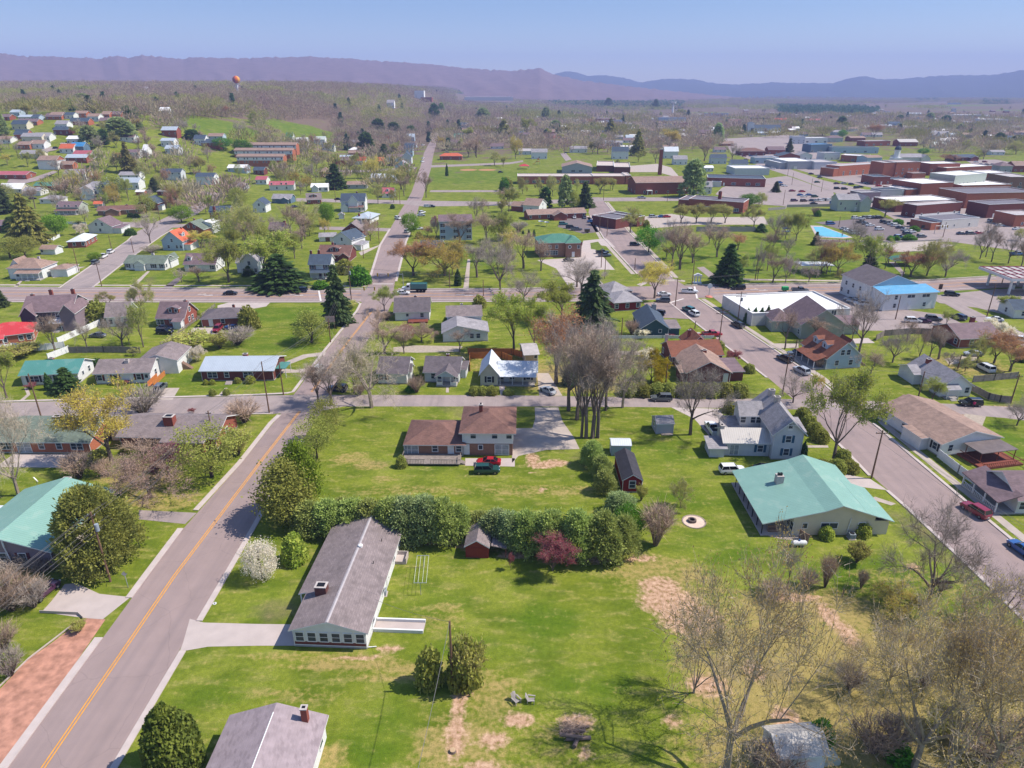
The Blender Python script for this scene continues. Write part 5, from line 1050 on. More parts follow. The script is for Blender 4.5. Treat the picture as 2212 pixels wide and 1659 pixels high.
r = HOUSES[-1][1]; part(r, 'porch_roof', roofmat('redbrown'), lambda m: m.prism([(-3.3, 2.4), (.1, 3.5), (.1, 3.36), (-3.3, 2.26)], .2, 9)); [part(r, 'porch_post', TRIM, lambda m, y=y_: m.box(-3.1, y, -.1, -2.94, y + .16, 2.4)) for y_ in (.4, 3, 6, 8.7)]; part(r, 'porch_floor', CONCW, lambda m: m.box(-3.2, .2, -.1, -.02, 9, .4)); part(r, 'outside_stairs', WOODD, lambda m: [m.box(HOUSES[-1][3] + .1 + .3 * i, 1, -.1, HOUSES[-1][3] + .42 + .3 * i, 2.2, 1.6 - .2 * i) for i in range(8)])
H("grey-green church hall with steep brown roof", (272, 622), (642, 624), 14, 4.4, 'gy', 4.2, 'sage', 'mauve', ['----', '--n--'], Lf=['w-w-w'], wings=[(-.5, 6, -.005, 14, 3.4, 'hip', 2.4), (1.005, 4, 1.5, 10, 3, 'shed', .8)], nm='church_hall', cat='building')
H("flat white-roofed shop behind the brown-roofed hall", (-150, 515), (690, 470), 20, 3.6, 'flat', None, 'stucco', 'white', ['-A-B-B-A-'], nm='shop_building', cat='shop')
H("tall white commercial building with bright blue porch roof", (985, 386), (1432, 362), 6.5, 5.6, 'shed', .9, 'white', 'bluem', ['-w-d-w-', '-w-t-t-'], wings=[(-.03, 6.52, .88, 22, 6.6, 'gy', 3.2, 'white', 'dark')], nm='commercial_building', cat='building', ch=[(.55, .8, .9, -.3, BRICKC)], trim=TRIM)
r = HOUSES[-1][1]; w = HOUSES[-1][3]; put_windows(r, ['w-w--w-w', '-w-w-w--'], -.03 * w, 22, R(-90), 15, 0, True, None); part(r, 'gable_panel', wallmat('lblue'), lambda m: m.prism([(.0, 6.7), (.425 * w, 9.7), (.85 * w, 6.7)], 6.38, 6.46))
H("white house with grey roof and single red chimney", (1476, 1128), (1735, 1122), 13, 2.9, 'gy', 2.6, 'white', 'lgrey', ['--dw'], Lf=['w--ww'], ch=[(.35, .75, 1.0, .1)], wings=[(-.25, 7.5, -.005, 13.5, 2.7, 'gx', 1.2)], porch=(.1, .5, 1.5, 2.5), nm='house')
H("brick house with grey roof among bare trees at right", (1640, 706), (1990, 690), 11, 2.9, 'gx', 2.4, 'brick', 'mauve', ['-w-w-'], Lf=['ww-w'], ch=[(.82, .8, 1.1, .5)], nm='brick_house')
H("small white house at the right edge by the petrol station", (2112, 448), (2330, 452), 8, 3, 'gx', 2, 'white', 'slate', ['-w-w'], Lf=['-w-'])
# ---------------------------------------------------------------- houses beyond the main road, left
T('B1')
H("white farmhouse with wide front porch and brown roof", (92, 972), (378, 970), 10, 4.2, 'hip', 2.8, 'white', 'tan', ['-w----'], Lf=['w-w'], porch=(.3, 1.02, 2.6, 2.7), wings=[(1.1, 3, 1.6, 11, 3.0, 'hip', 1.0), (.0, 2, .3, 8, 4.6, 'gy', 2.4)], ch=[(.7, .6, .8, .1, STUCC)])
H("white garden shed behind the farmhouse", (355, 758), (482, 760), 5, 2.4, 'gx', 1.2, 'white', 'tan', ['w--d'], nm='garden_shed', cat='shed')
H("brick ranch with white hip roof along the diagonal street", (592, 704), (745, 698), 15, 2.9, 'hip', 1.7, 'brick', 'whitem', ['-w-w'], Rt=['w-w-ww-w'], nm='brick_house')
H("white barn-gabled house with columned side porch", (772, 574), (976, 578), 9, 3.6, 'gy', 3.6, 'white', 'mauve', ['-s-', '-ww-'], Rt=['w-d-w'], nm='house', wings=[(1.0, .5, 1.35, 8, 2.6, 'shed', .8)])
H("long brown brick ranch with bark-coloured roof", (850, 424), (1245, 408), 9, 2.8, 'gx', 1.8, 'tbrick', 'brown', ['-w-W--w-n-'], wings=[(.2, -4, .5, .02, 2.7, 'gy', 1.6)], ch=[(.62, .5, 1.2, .4)], nm='brick_house')
H("dark brick gabled house with tall side chimney", (1208, 378), (1372, 378), 10, 4.2, 'gy', 3.2, 'dbrick', 'slate', ['-w-', '-w-'], ch=[(-.04, .4, 1.2, .8, BRICKC, 1)], wings=[(1.0, 0, 1.2, 4, 2.6, 'shed', .5, 'white')], nm='brick_house')
H("grey house with raised deck and dark roof", (500, 412), (692, 412), 9, 4.2, 'gx', 2.4, 'sage', 'mauve', ['--w-w', 'w-ww-w'], porch=(0, .95, 2.4, 2.3, 'brown'))
H("white-gabled house with bright orange roof", (1412, 722), (1588, 726), 9, 4.4, 'gy', 4.0, 'lblue', 'orange', ['-w-ww', '--w--'], Rt=['w-w'], ch=[(.55, .9, .7, .3)], dorm=[(.45, 'r', 2.4)], porch=None, wings=[(1.0, 1, 1.3, 8, 2.6, 'shed', .7, 'white', 'orange')])
H("red brick gabled house with white rear addition", (1568, 592), (1765, 598), 9, 3.2, 'gy', 3.4, 'brick', 'greengrey', ['-w-w-', '-ww-'], ch=[(.3, .8, .7, .3)], wings=[(.5, 6, 1.1, 13, 5.0, 'gy', 1.0, 'white', 'white')], nm='brick_house')
H("white ranch with sage green roof by the corner", (1090, 892), (1428, 896), 9, 2.9, 'gx', 2.0, 'white', 'greengrey', ['s-s-d-s-s'], Rt=['w-w'], sh='k', wings=[(.27, -1.2, .52, .02, 2.7, 'gy', 1.3), (.9, 4, 1.03, 10, 3.4, 'gy', 1.6)], ch=[(.5, .8, 1, .2, STUCC)])
H("white cape with mauve roof and two small dormers", (1602, 906), (1868, 906), 9, 3.0, 'gx', 3.2, 'white', 'mauve', ['-s-d-s'], dorm=[.14, .78], sh='k', Rt=['w-w'])
H("two-storey brick house with end chimney on the bend", (1822, 474), (1992, 472), 8, 5.2, 'gx', 2.4, 'tbrick', 'slate', ['w--w', 'w--w'], Rt=['w-w', 'w-w'], ch=[(.28, -.03, 1.2, .5, BRICKC, 1)], nm='brick_house')
H("white-over-brick duplex with dark roof on lawn", (1702, 152), (1858, 154), 8, 2.7, 'gx', 2.2, 'brick', 'slate', ['w-dd-w'], Rt=['-w'], wings=[(-.003, -.5, 1.003, 8.3, 5.4, 'gx', 2.2, 'white')], nm='duplex_house')
H("white duplex with grey roof behind small pines", (1400, 112), (1570, 108), 8, 5.2, 'gx', 2.2, 'lgrey', 'slate', ['w-dd-w', 'w-ww-w'], nm='duplex_house')
H("brick house with grey pyramid roof and awning", (1362, 250), (1540, 246), 10, 2.9, 'hip', 2.4, 'dbrick', 'lgrey', ['-w-W-w'], nm='brick_house')
H("long brick ranch with crimson metal roof at left edge", (-40, 106), (232, 102), 11, 2.9, 'gx', 1.8, 'brick', 'pinkred', ['w-w-w-w'], Rt=['-w-'], nm='brick_house')
H("brick ranch with dark green metal roof", (300, 202), (522, 214), 9, 2.9, 'gx', 1.8, 'obrick', 'dgreen', ['-w-w-'], Rt=['-w-'], nm='brick_house')
H("plain white garage-like house with pale roof", (205, 250), (352, 248), 9, 3.0, 'gx', 1.8, 'white', 'lgrey', ['--w-'], Rt=['-w-'])
H("big white Victorian house with onion-domed turret", (702, 284), (945, 292), 13, 6.6, 'hip', 4.0, 'white', 'lgrey', ['w-www-', 'w-ww-w'], wings=[(.1, -2, .55, 8, 6.0, 'gy', 3.0, 'white')], porch=(.3, 1.0, 2.2, 2.8, 'tan'), nm='victorian_house')
r = HOUSES[-1][1]; w = HOUSES[-1][3]; part(r, 'turret', wallmat('white'), lambda m: m.tube((w * .98, 3, 0), (w * .98, 3, 9.2), 2.3, n=12)); part(r, 'turret_dome', roofmat('whitem'), lambda m: (m.dome((w * .98, 3, 9.2), 2.7, 2.4, 12, 5), m.tube((w * .98, 3, 11.3), (w * .98, 3, 14.2), .5, .03, 8)))
H("low white house with grey hip roof and carport", (348, 320), (525, 318), 9, 2.8, 'hip', 1.8, 'white', 'lgrey', ['w-W-'])
H("white gabled house with lavender roof", (560, 106), (742, 106), 10, 3.6, 'gx', 2.6, 'white', 'lgrey', ['w--w'], Rt=['-w-', '-w-'])
H("grey hip-roofed house with small front porch", (1985, 202), (2112, 198), 10, 3.0, 'hip', 2.6, 'grey', 'grey', ['w-w'], porch=(.1, .7, 2, 2.5))
H("white two-storey house half hidden by budding trees", (2092, 932), (2240, 930), 9, 5.2, 'gy', 3.4, 'white', 'lgrey', ['w-w', '-w-'], wings=[(-.4, 3, -.005, 9, 4, 'gx', 2.2)])
H("brick house with flat-pitched roof at left edge", (-60, 560), (165, 556), 10, 3.0, 'gx', 1.8, 'brick', 'mauve', ['w-w--w'], nm='brick_house')
H("small red-roofed garden shed", (818, 356), (888, 354), 4, 2.4, 'gx', 1.2, 'grey', 'orange', ['-d-'], nm='garden_shed', cat='shed'); H("white open-fronted shed with brick base", (1178, 248), (1248, 246), 4, 2.4, 'gx', 1.0, 'obrick', 'white', [], nm='garden_shed', cat='shed')
T('B2')
H("white house with rose-coloured metal roof", (120, 206), (330, 204), 8, 3.8, 'gx', 2.0, 'white', 'pinkred', ['-w-w-', 'w-ww-'], Rt=['-w-'])
H("navy blue cottage with silver roof", (143, 316), (302, 318), 8, 3.0, 'gx', 2.2, 'blue', 'lgrey', ['w-d-w'], wings=[(.5, -1.5, .9, .02, 2.6, 'gy', 1.2)])
H("brick house with white dormered upper floor", (442, 326), (565, 322), 8, 3.0, 'gx', 3.2, 'brick', 'grey', ['w-w'], Rt=['-w-', '-w-'], dorm=[(.5, 'f', 4)], nm='brick_house')
H("white cottage with pale ribbed roof by the spruce", (480, 218), (622, 216), 8, 3.2, 'gx', 2.0, 'white', 'white', ['s-s-s'], sh='k', wings=[(.05, -1.5, .45, .02, 3.0, 'gy', 1.8)])
H("white Victorian house with sharp front gable and bay", (742, 388), (945, 386), 10, 6.0, 'gx', 3.6, 'white', 'slate', ['w--www', '--w--w'], ch=[(.6, .9, .8, .5)], wings=[(.32, -1.8, .72, .02, 6.0, 'gy', 3.4), (0, -2.2, .3, .0, 3, 'gy', 1.6)], porch=(.36, .95, 3.4, 2.7, 'brown'), nm='victorian_house')
H("white and brick bungalow with pale blue hip roof", (848, 490), (985, 494), 14, 2.9, 'hip', 2.0, 'white', 'silver', ['w-ww-w'], ch=[(.3, .1, .9, .2)], ov=.9)
H("dark brick gabled house with white window frames", (752, 622), (922, 622), 10, 4.0, 'gy', 3.4, 'dbrick', 'grey', ['--w-', '-w-'], Rt=['w-w'], ch=[(.8, .8, .8, .4, STUCC)], nm='brick_house')
H("white house with grey gable facing the crossroads", (668, 704), (832, 722), 10, 4.6, 'gy', 3.0, 'white', 'slate', ['w-w-', '-w-'], Rt=['w-w', 'w-w'], porch=None, wings=[(1.0, 1, 1.4, 7, 2.4, 'shed', .7, 'white', 'lgrey')])
H("brown brick bungalow with wide roof dormer", (542, 818), (812, 822), 10, 3.0, 'gx', 2.8, 'dbrick', 'brown', ['w---w'], dorm=[(.5, 'f', 4.2)], ch=[(.3, .8, .8, .5)], wings=[(.7, -1.8, 1.0, .02, 2.6, 'gy', 1.4)], nm='brick_house')
H("two-storey white house with maroon shutters and front porch", (472, 968), (648, 966), 9, 5.6, 'gx', 2.6, 'white', 'slate', ['-Ds', 's-s'], sh='r', ch=[(.3, .9, .8, .8), (-.1, .9, .8, .6)], porch=(.08, 1.0, 2.0, 2.7), Rt=['w-w', 'w-w'])
H("white house with grey gable at the lane end", (-20, 396), (88, 396), 9, 4.6, 'gy', 3.0, 'white', 'slate', ['w-w', '-w-'])
H("brick house with brown roof in the bare trees", (120, 622), (238, 622), 9, 4.6, 'gx', 2.4, 'tbrick', 'mauve', ['wdw', 'w-w'], ch=[(1.0, .5, 1, .6)], nm='brick_house')
H("pink-roofed bungalow with white dormer", (1088, 268), (1186, 268), 10, 2.8, 'gx', 3.0, 'white', 'pinkred', ['-w-'], dorm=[.5])
H("low house with white metal roof and brick porch", (992, 132), (1205, 132), 10, 3.0, 'gx', 2.6, 'lblue', 'whitem', ['w-w-w'], Rt=['-w-'])
H("grey low house with dark windows by the lane", (790, 192), (958, 190), 9, 3.0, 'gx', 1.8, 'grey', 'tan', ['w-w-w'])
H("three-storey grey apartment block with dark roof", (1590, 640), (1868, 634), 12, 9.0, 'gx', 2.0, 'lblue', 'mauve', ['W-W-W', 'W-W-W', 'W-W-W'], nm='apartment_block', cat='building')
H("grey-roofed house behind golden tree", (1420, 768), (1600, 770), 10, 3.2, 'gx', 2.4, 'brick', 'slate', ['w-d-w'], nm='brick_house')
H("small open garage with dark roof", (552, 650), (690, 646), 6, 2.4, 'gx', 1.2, 'brown', 'lgrey', ['g-g'], nm='garage', cat='garage')
H("white garden shed with arched roof on lawn", (718, 454), (765, 452), 3, 2.4, 'gy', 1.0, 'white', 'lgrey', ['-d-'], nm='garden_shed', cat='shed')
T('B3')
H("long tan-roofed brick office with satellite dishes", (142, 462), (638, 442), 10, 2.9, 'gx', 1.9, 'brick', 'tan', ['w-w-w-d-w-w-w'], wings=[(.4, -5, .62, .02, 2.8, 'gy', 1.8)], nm='brick_office', cat='building')
H("white gabled house with pale brown roof near tall pines", (95, 392), (232, 402), 12, 4.2, 'gx', 3.0, 'white', 'tan', ['-w-'], Rt=['-w-', '-w-'], wings=[(-.8, 1, -.005, 9, 3, 'gx', 2, 'brick')])
r = H("two-storey tan office with green metal roof and round seal", (238, 786), (588, 776), 13, 6.2, 'hip', 2.6, 'tbrick', 'dgreen', ['-BB----', '-ss-s-'], Lf=['w-w', 'w-w'], nm='office_building', cat='building', wings=[(.62, -1.4, 1.01, 8, 6.2, 'hip', 2.2)])
w = HOUSES[-1][3]; part(r, 'wall_seal', [TRIM, SHUT['g']], lambda m: (m.tube((w * .72, -1.42, 4.5), (w * .72, -1.5, 4.5), .75, n=20), m.tube((w * .72, -1.5, 4.5), (w * .72, -1.53, 4.5), .5, n=20, m=1))); put_windows(r, ['-d-', '--s'], w * .62, -1.42, 0, w * .38, 0, True, None)
H("flat-roofed brick building with tall windows by the street", (1078, 520), (1142, 508), 20, 4.6, 'flat', None, 'dbrick', 'tar', ['-w-'], Lf=['AAAAA-'], nm='brick_building', cat='building', turn=0, wings=[(-2.2, 3, -.01, 19, 4.6, 'flat', None)])
H("brick school annexe with chimney stack and window rows", (1520, 372), (1990, 408), 16, 6, 'flat', None, 'brick', 'tar', ['--BBB-BBB-B-'], Lf=['BB-B'], nm='school_annexe', cat='school', wings=[(-.22, 3, -.005, 22, 4.8, 'flat', None)], ch=[(.5, .6, 1.8, 4.5)])
H("half-timbered white house beside the brick gymnasium", (1602, 236), (1722, 238), 9, 5.0, 'gx', 3.0, 'white', 'lgrey', ['w-w', 'www'], dorm=[.3, .7])
# the school
H("brick gymnasium with broad brown roof", (1066, 242), (1522, 236), 22, 7.8, 'gx', 2.8, 'brick', 'tan', ['-h-h-h-h-', ], Lf=['w-w-w'], nm='gymnasium', cat='school')
r = HOUSES[-1][1]; w = HOUSES[-1][3]; [part(r, 'entrance_canopy', [TRIM], lambda m, x=x_: (m.box(w * x, -3, 2.6, w * x + 3.6, -.05, 3.0), m.box(w * x + .1, -2.9, 0, w * x + .5, -2.5, 2.6), m.box(w * x + 3.1, -2.9, 0, w * x + 3.5, -2.5, 2.6))) for x_ in (.2, .88)]
H("long single-storey brick school wing with flat roof", (48, 152), (698, 152), 17, 5.6, 'flat', .3, 'obrick', 'gravelr', ['--B-B-B-BBB--B-BBBB-'], nm='school_wing', cat='school', wings=[(1.0, -1, 1.42, 17, 5.8, 'flat', .3), (1.43, -1, 1.5, 20, 6.2, 'flat', .3)])
r = HOUSES[-1][1]; w = HOUSES[-1][3]
T('A3')
H("brown-gabled school hall behind the flat wing", (430, 1064), (690, 1066), 26, 5.2, 'gy', 3.2, 'grey', 'tan', ['-BB-'], nm='school_hall', cat='school')
H("flat brick school block with courtyard roofs", (880, 1064), (1020, 1066), 40, 4.6, 'flat', .6, 'dbrick', 'gravelr', [], nm='school_block', cat='school', wings=[(-1.1, 10, -.01, 52, 4.6, 'flat', .6)])
b = at(1275, 1078); o = thing('chimney_stack', "tall freestanding brick school chimney stack", 'chimney', b); part(o, 'shaft', wallmat('brick'), lambda m: m.tube((0, 0, -.2), (0, 0, 20), 2.0, 1.7, 4)); part(o, 'cap', CONCW, lambda m: m.tube((0, 0, 20), (0, 0, 20.6), 1.9, n=4))
# ---------------------------------------------------------------- downtown and the far neighbourhoods
def FH(label, x, y, w, h, roof, rh, wall, rmat, dep=9, F=('w-w-w',), tilt=0, **k):
    h *= 1.3 if roof == 'flat' else 1.12
    k.setdefault('nm', 'brick_house' if 'brick' in wall else 'house')
    return H(label, (x, y), (x + w, y + tilt), dep, h, roof, rh, wall, rmat, F, far=True, **k)
BD = dict(nm='brick_building', cat='building'); SH = dict(nm='shop_building', cat='shop')
T('B4')
FH("long dark brick shop with white-painted ground floor", 1265, 445, 390, 5, 'flat', None, 'dbrick', 'membrane', 9, ('-w---w---w-',), -33, **SH, band=('white', .0, 1.9), Lf=['-n-n'])
FH("low brick building with bright white membrane roof", 1095, 395, 505, 4.4, 'flat', None, 'dbrick', 'white', 19, (), -22, **BD)
FH("large brick block with dark flat roof and rear yard", 1690, 362, 620, 6.5, 'flat', None, 'obrick', 'tar', 24, ('--w---w-w--w',), -14, **BD, Lf=['n-n-n'])
FH("orange brick building with white flat roof", 1660, 262, 418, 5.4, 'flat', None, 'obrick', 'white', 20, ('w-w-w-w-w',), -12, **BD)
FH("pale green three-storey building with small windows", 1580, 246, 272, 9.5, 'flat', None, 'paleg', 'white', 18, ('ww-w--ww', '-www-w-w', '-www-w-w'), -26, nm='office_building', cat='building', wings=[(.3, 6, .7, 14, 11, 'flat', None)])
FH("brick commercial block with white roof and blank side wall", 1300, 277, 276, 7, 'flat', None, 'brick', 'white', 24, ('--w---w',), -14, **BD, wings=[(-.35, 2, -.01, 22, 5.5, 'flat', None)])
FH("small corner shop with brick end and pale wall", 1488, 546, 322, 3.4, 'flat', None, 'stucco', 'tar', 14, ('-d-n---w--',), -26, **SH, wings=[(-.25, .5, -.005, 13, 3.4, 'flat', None, 'obrick')])
FH("dark brick warehouse with air units on its roof", 1880, 446, 420, 5.4, 'flat', None, 'dbrick', 'tar', 14, ('-g--n--g-',), -20, nm='warehouse', cat='building')
FH("brick building at the right edge above the street", 2115, 522, 240, 4.4, 'flat', None, 'obrick', 'membrane', 14, ('-w-w-',), -6, **BD)
FH("pale green old house on a grassy rise", 596, 386, 178, 6, 'gx', 2.6, 'paleg', 'lgrey', 10, ('-w-d', 'w--w'), 0, wings=[(1.0, -2, 1.5, 11, 6, 'gy', 3.0)], ch=[(.6, .5, 1, .6)])
for lb, x, y, w, h, wl_, rm_ in (("mauve-fronted shop row with low awnings", 786, 306, 174, 4.2, 'mauve', 'lgrey'), ("grey flat-roofed shop in the middle of the row", 962, 288, 182, 4.6, 'grey', 'slate'), ("pale grey shop at the row's right end", 1147, 276, 140, 4.4, 'lgrey', 'membrane')):
    FH(lb, x, y, w, h, 'flat', None, wl_, rm_, 10, ('w-B-d-w',), -6, **SH)
T('A4')
FH("tall brick downtown block with stepped parapet", 1085, 1114, 205, 9.5, 'flat', None, 'obrick', 'membrane', 18, ('-w-w--w-', 'w-w-w-ww', '--w-ww-w'), -4, **BD, wings=[(-.48, 1, -.01, 18, 12, 'flat', None), (.5, -7, 1.05, -.01, 4.6, 'flat', None)])
FH("brick shop with blue-grey roof below the tall block", 905, 1166, 140, 4.2, 'flat', None, 'brick', 'slate', 16, ('w-d-w',), -2, **SH, wings=[(1.01, 1, 2.1, 12, 3.6, 'flat', None)])
FH("brick hall with tall arched windows", 604, 1092, 364, 6, 'flat', None, 'obrick', 'membrane', 13, ('-A-A-A-A-A-A-',), -28, **BD, wings=[(-.12, 0, -.005, 13, 6, 'flat', None)])
FH("long grey warehouse with white flat roof", 168, 1032, 218, 5, 'flat', None, 'grey', 'white', 34, ('-g---',), -2, nm='warehouse', cat='building', wings=[(-.25, 4, -.005, 34, 5, 'flat', None)])
FH("second grey warehouse beside the long one", 396, 1034, 190, 4.6, 'flat', None, 'lgrey', 'membrane', 26, ('--d-',), -2, nm='warehouse', cat='building')
FH("bright blue painted building with dark mural", 364, 888, 180, 6.5, 'flat', None, 'blue', 'bluedk', 16, ('B-B-B',), -4, **SH)
FH("long pale blue shop row with dark roof", 550, 892, 400, 4.6, 'flat', None, 'lblue', 'slate', 14, ('w-B-w-B-w',), 2, **SH)
FH("pale building with grey porch beneath blue row", 482, 952, 135, 5, 'flat', None, 'lgrey', 'lgrey', 14, ('w-w-w',), -2, **SH)
FH("brick store with broad white roof", 622, 962, 220, 4.4, 'flat', None, 'obrick', 'white', 18, ('w-B-w',), 12, **SH)
FH("light blue hall with tan roof", 850, 988, 128, 5.4, 'gx', 1.6, 'lblue', 'tan', 14, ('w-w',), -4, nm='building', cat='building')
FH("white-roofed hall behind the tall brick block", 1120, 990, 218, 6, 'gx', 2.5, 'stucco', 'lgrey', 16, ('w-w-w',), 0, nm='building', cat='building', wings=[(.85, -2, 1.2, 10, 6, 'gy', 3)])
FH("brick building with white roof right of the tower", 1385, 1086, 256, 7, 'flat', None, 'brick', 'white', 18, ('-w-w--w', 'w-w-w-w'), -6, **BD)
FH("low brick block with cornice and purple-grey roof", 1528, 1094, 390, 5, 'flat', None, 'brick', 'white', 18, ('w-w-w-w-w',), -22, **BD)
FH("brick storefront row with arched windows at right", 1862, 1168, 205, 6.4, 'flat', None, 'brick', 'white', 18, ('B-B-B', 'ww-ww'), -6, **SH)
FH("dark brick corner block with decorative cornice", 2066, 1210, 200, 6.6, 'flat', None, 'tbrick', 'membrane', 24, ('B-B-B', 'w-w-w'), 0, **BD)
FH("brick ranch beside the car park with grey roof", 1612, 962, 190, 3.4, 'gx', 2, 'dbrick', 'slate', 12, ('w-w-w-w',), -6, wings=[(.6, -3, .95, .02, 3.2, 'gy', 1.6)])
FH("white ranch on the grassy bank at right", 1926, 908, 116, 3, 'gx', 1.6, 'white', 'lgrey', 9)
FH("grey house with steep roof behind brick storefronts", 1992, 1060, 110, 5, 'hip', 3, 'grey', 'mauve', 12); FH("pink-brown roofed house at far right", 2120, 1056, 130, 5, 'gx', 3, 'brick', 'tan', 12)
FH("white gothic church with paired pointed gables", 1420, 772, 150, 5, 'gx', 5, 'white', 'lgrey', 14, ('w-w-w',), nm='church', cat='church', wings=[(.1, -2, .4, .02, 5, 'gy', 5), (.6, -2, .9, .02, 5, 'gy', 5)])
FH("long brick school with pale metal roof", 1130, 832, 160, 4.6, 'gx', 3, 'brick', 'palem', 16, ('w-w-w-w',), nm='school_building', cat='school'); FH("low brick store with dark front", 836, 832, 215, 4.4, 'flat', None, 'brick', 'membrane', 16, ('B-B-B-B',), -4, **SH); FH("brown-roofed brick building on the hill road", 708, 792, 130, 4.4, 'gx', 2, 'brick', 'tan', 16, ('w-w',), **BD)
FH("pale two-storey shop with dark windows", 210, 812, 105, 7, 'flat', None, 'lgrey', 'membrane', 14, ('w-w-w', 'w-w-w'), **SH); FH("long white shop with flat roof", 318, 806, 192, 5, 'flat', None, 'white', 'white', 16, ('B-B-B',), **SH); FH("green-walled house by the hill road", 512, 796, 132, 5, 'hip', 2.6, 'paleg', 'mauve', 12)
FH("brick-fronted shop with slate roof", 92, 955, 180, 4, 'gy', 2.8, 'brick', 'slate', 16, ('-B-',), **SH); FH("white gabled house beside the brick shop", 260, 952, 118, 4.4, 'gy', 2.8, 'white', 'lgrey', 12); FH("brown gabled house near downtown", 0, 902, 142, 4.4, 'gx', 3, 'brick', 'mauve', 12); FH("pale blue low shop at the street bend", -10, 972, 98, 3.6, 'flat', None, 'lblue', 'white', 14, ('B-B',), **SH)
FH("white apartment row with red gables", 325, 632, 130, 5, 'gx', 3, 'white', 'pinkred', 12, ('w-w-w', 'w-w-w')); FH("white shed-like shop with silver roof", 232, 604, 88, 4, 'gx', 2, 'white', 'silver', 14); FH("red gabled barn with white end", 60, 626, 100, 4.5, 'gx', 3.4, 'white', 'red', 14)
FH("distant long white factory roof at right", 1850, 640, 215, 7, 'flat', None, 'white', 'white', 30, (), nm='factory', cat='building'); FH("distant pale storage building", 1605, 590, 240, 6, 'flat', None, 'stucco', 'white', 30, (), nm='warehouse', cat='building')
for lb, x, y, w, wl_, rm_ in (("white house with blue-grey roof among far pines", 1040, 652, 110, 'lblue', 'slate'), ("far white house left of the dark pine", 1200, 566, 130, 'white', 'silver'), ("grey house with long roof behind church", 1170, 690, 120, 'grey', 'lgrey'), ("far pale cottage below the pine clump", 1290, 640, 90, 'white', 'tan'), ("white bungalow above the gothic church", 1260, 712, 130, 'white', 'slate'), ("white house behind bare trees at far right", 1490, 812, 90, 'white', 'white'), ("pale green-roofed house in the bare trees", 1430, 850, 110, 'paleg', 'lime'), ("grey cabin near the gothic church", 980, 680, 90, 'stucco', 'silver'), ("white house on the road to town", 560, 735, 80, 'lblue', 'lgrey'), ("far white farmhouse by the fields", 1560, 470, 110, 'lblue', 'slate'), ("pale house deep in trees at right", 1680, 760, 90, 'tan', 'tan'), ("low white house left of the tall pine", 210, 700, 60, 'white', 'white')):
    FH(lb, x, y, w, 4, 'gx', 2.6, wl_, rm_, 10)
T('A3')
FH("white church with square bell tower", 2060, 712, 260, 6, 'gx', 5, 'white', 'slate', 14, ('-w-w-w-w',), nm='church', cat='church', wings=[(-.1, 0, .1, 7, 15, 'hip', 1.5)])
FH("blue-roofed brick warehouse near the cemetery", 730, 626, 165, 6, 'flat', None, 'brick', 'membrane', 30, ('g-g-g',), nm='warehouse', cat='building', wings=[(.2, -12, 1.3, -.01, 5, 'flat', None, 'lgrey')])
FH("long blue-grey strip of shops", 1246, 612, 255, 5, 'flat', None, 'lblue', 'tar', 16, ('B-B-B-B',), **SH); FH("pale strip mall under the hill", 1660, 568, 210, 5, 'flat', None, 'lblue', 'white', 18, ('B-B-B',), **SH); FH("red and white roadside shop", 1622, 604, 150, 4, 'flat', None, 'white', 'pinkred', 14, ('B-B',), **SH)
FH("brick barn with rounded gambrel roof", 1862, 640, 118, 5, 'gx', 4, 'obrick', 'brown', 14, ('w-w',), nm='barn', cat='barn'); FH("dark brick store near the white church", 2078, 612, 150, 5, 'flat', None, 'dbrick', 'mauve', 18, ('B-B',), **SH); FH("brick shop with white flat roof on main street", 1392, 652, 130, 4, 'flat', None, 'obrick', 'white', 14, ('B-B',), **SH)
for a in (("white house with two gables left of the school", 168, 942, 135, 6, 'gx', 3, 'white', 'lgrey'), ("white cottage on the lawn behind the school", 502, 888, 146, 4, 'gx', 2.4, 'white', 'lgrey'), ("white Victorian house with dark gables behind school", 866, 944, 138, 7, 'gx', 4, 'white', 'slate'), ("narrow white house with tall gable beside road", 1315, 938, 118, 6.5, 'gx', 4, 'white', 'whitem'), ("white house with grey roof by the chimney stack", 1396, 992, 116, 4.6, 'gx', 3, 'white', 'lgrey'), ("white house with navy roof and lean-to", 1892, 1026, 142, 4, 'gx', 3, 'white', 'slate'), ("dark house with steep roof right of Victorian", 1312, 690, 95, 5, 'gx', 4, 'grey', 'slate'), ("brown house in the trees behind chimney stack", 1612, 745, 105, 4.6, 'gx', 4, 'brown', 'mauve'), ("white house under the big spruce", 1525, 772, 75, 4, 'gx', 2.5, 'white', 'slate'),
          ("orange brick house among trees", 282, 740, 85, 5, 'gx', 3, 'obrick', 'tan'), ("dark brick house beside the orange one", 330, 772, 80, 4, 'gx', 3, 'dbrick', 'mauve'), ("tiny shed with a bright red roof", 362, 795, 48, 3.5, 'gx', 4, 'red', 'red'), ("grey-roofed garage left of the white gables", 60, 905, 110, 3.6, 'gx', 2, 'lgrey', 'membrane'), ("white shop front in a small clearing", 785, 828, 90, 4, 'flat', None, 'white', 'white'), ("white row house behind the tall spruce", 880, 832, 75, 4, 'gx', 2, 'white', 'lgrey'), ("blue house in the bare wood", 985, 785, 60, 4, 'gx', 3, 'lblue', 'silver'), ("small hut with a teal roof", 1118, 815, 50, 4, 'gx', 4, 'paleg', 'dgreen'), ("white garage with flat roof near stack", 1662, 1052, 75, 3, 'gx', 1.4, 'white', 'white'), ("white porch house left of downtown", 1720, 985, 130, 5, 'gx', 3, 'lgrey', 'slate')):
    FH(*a)
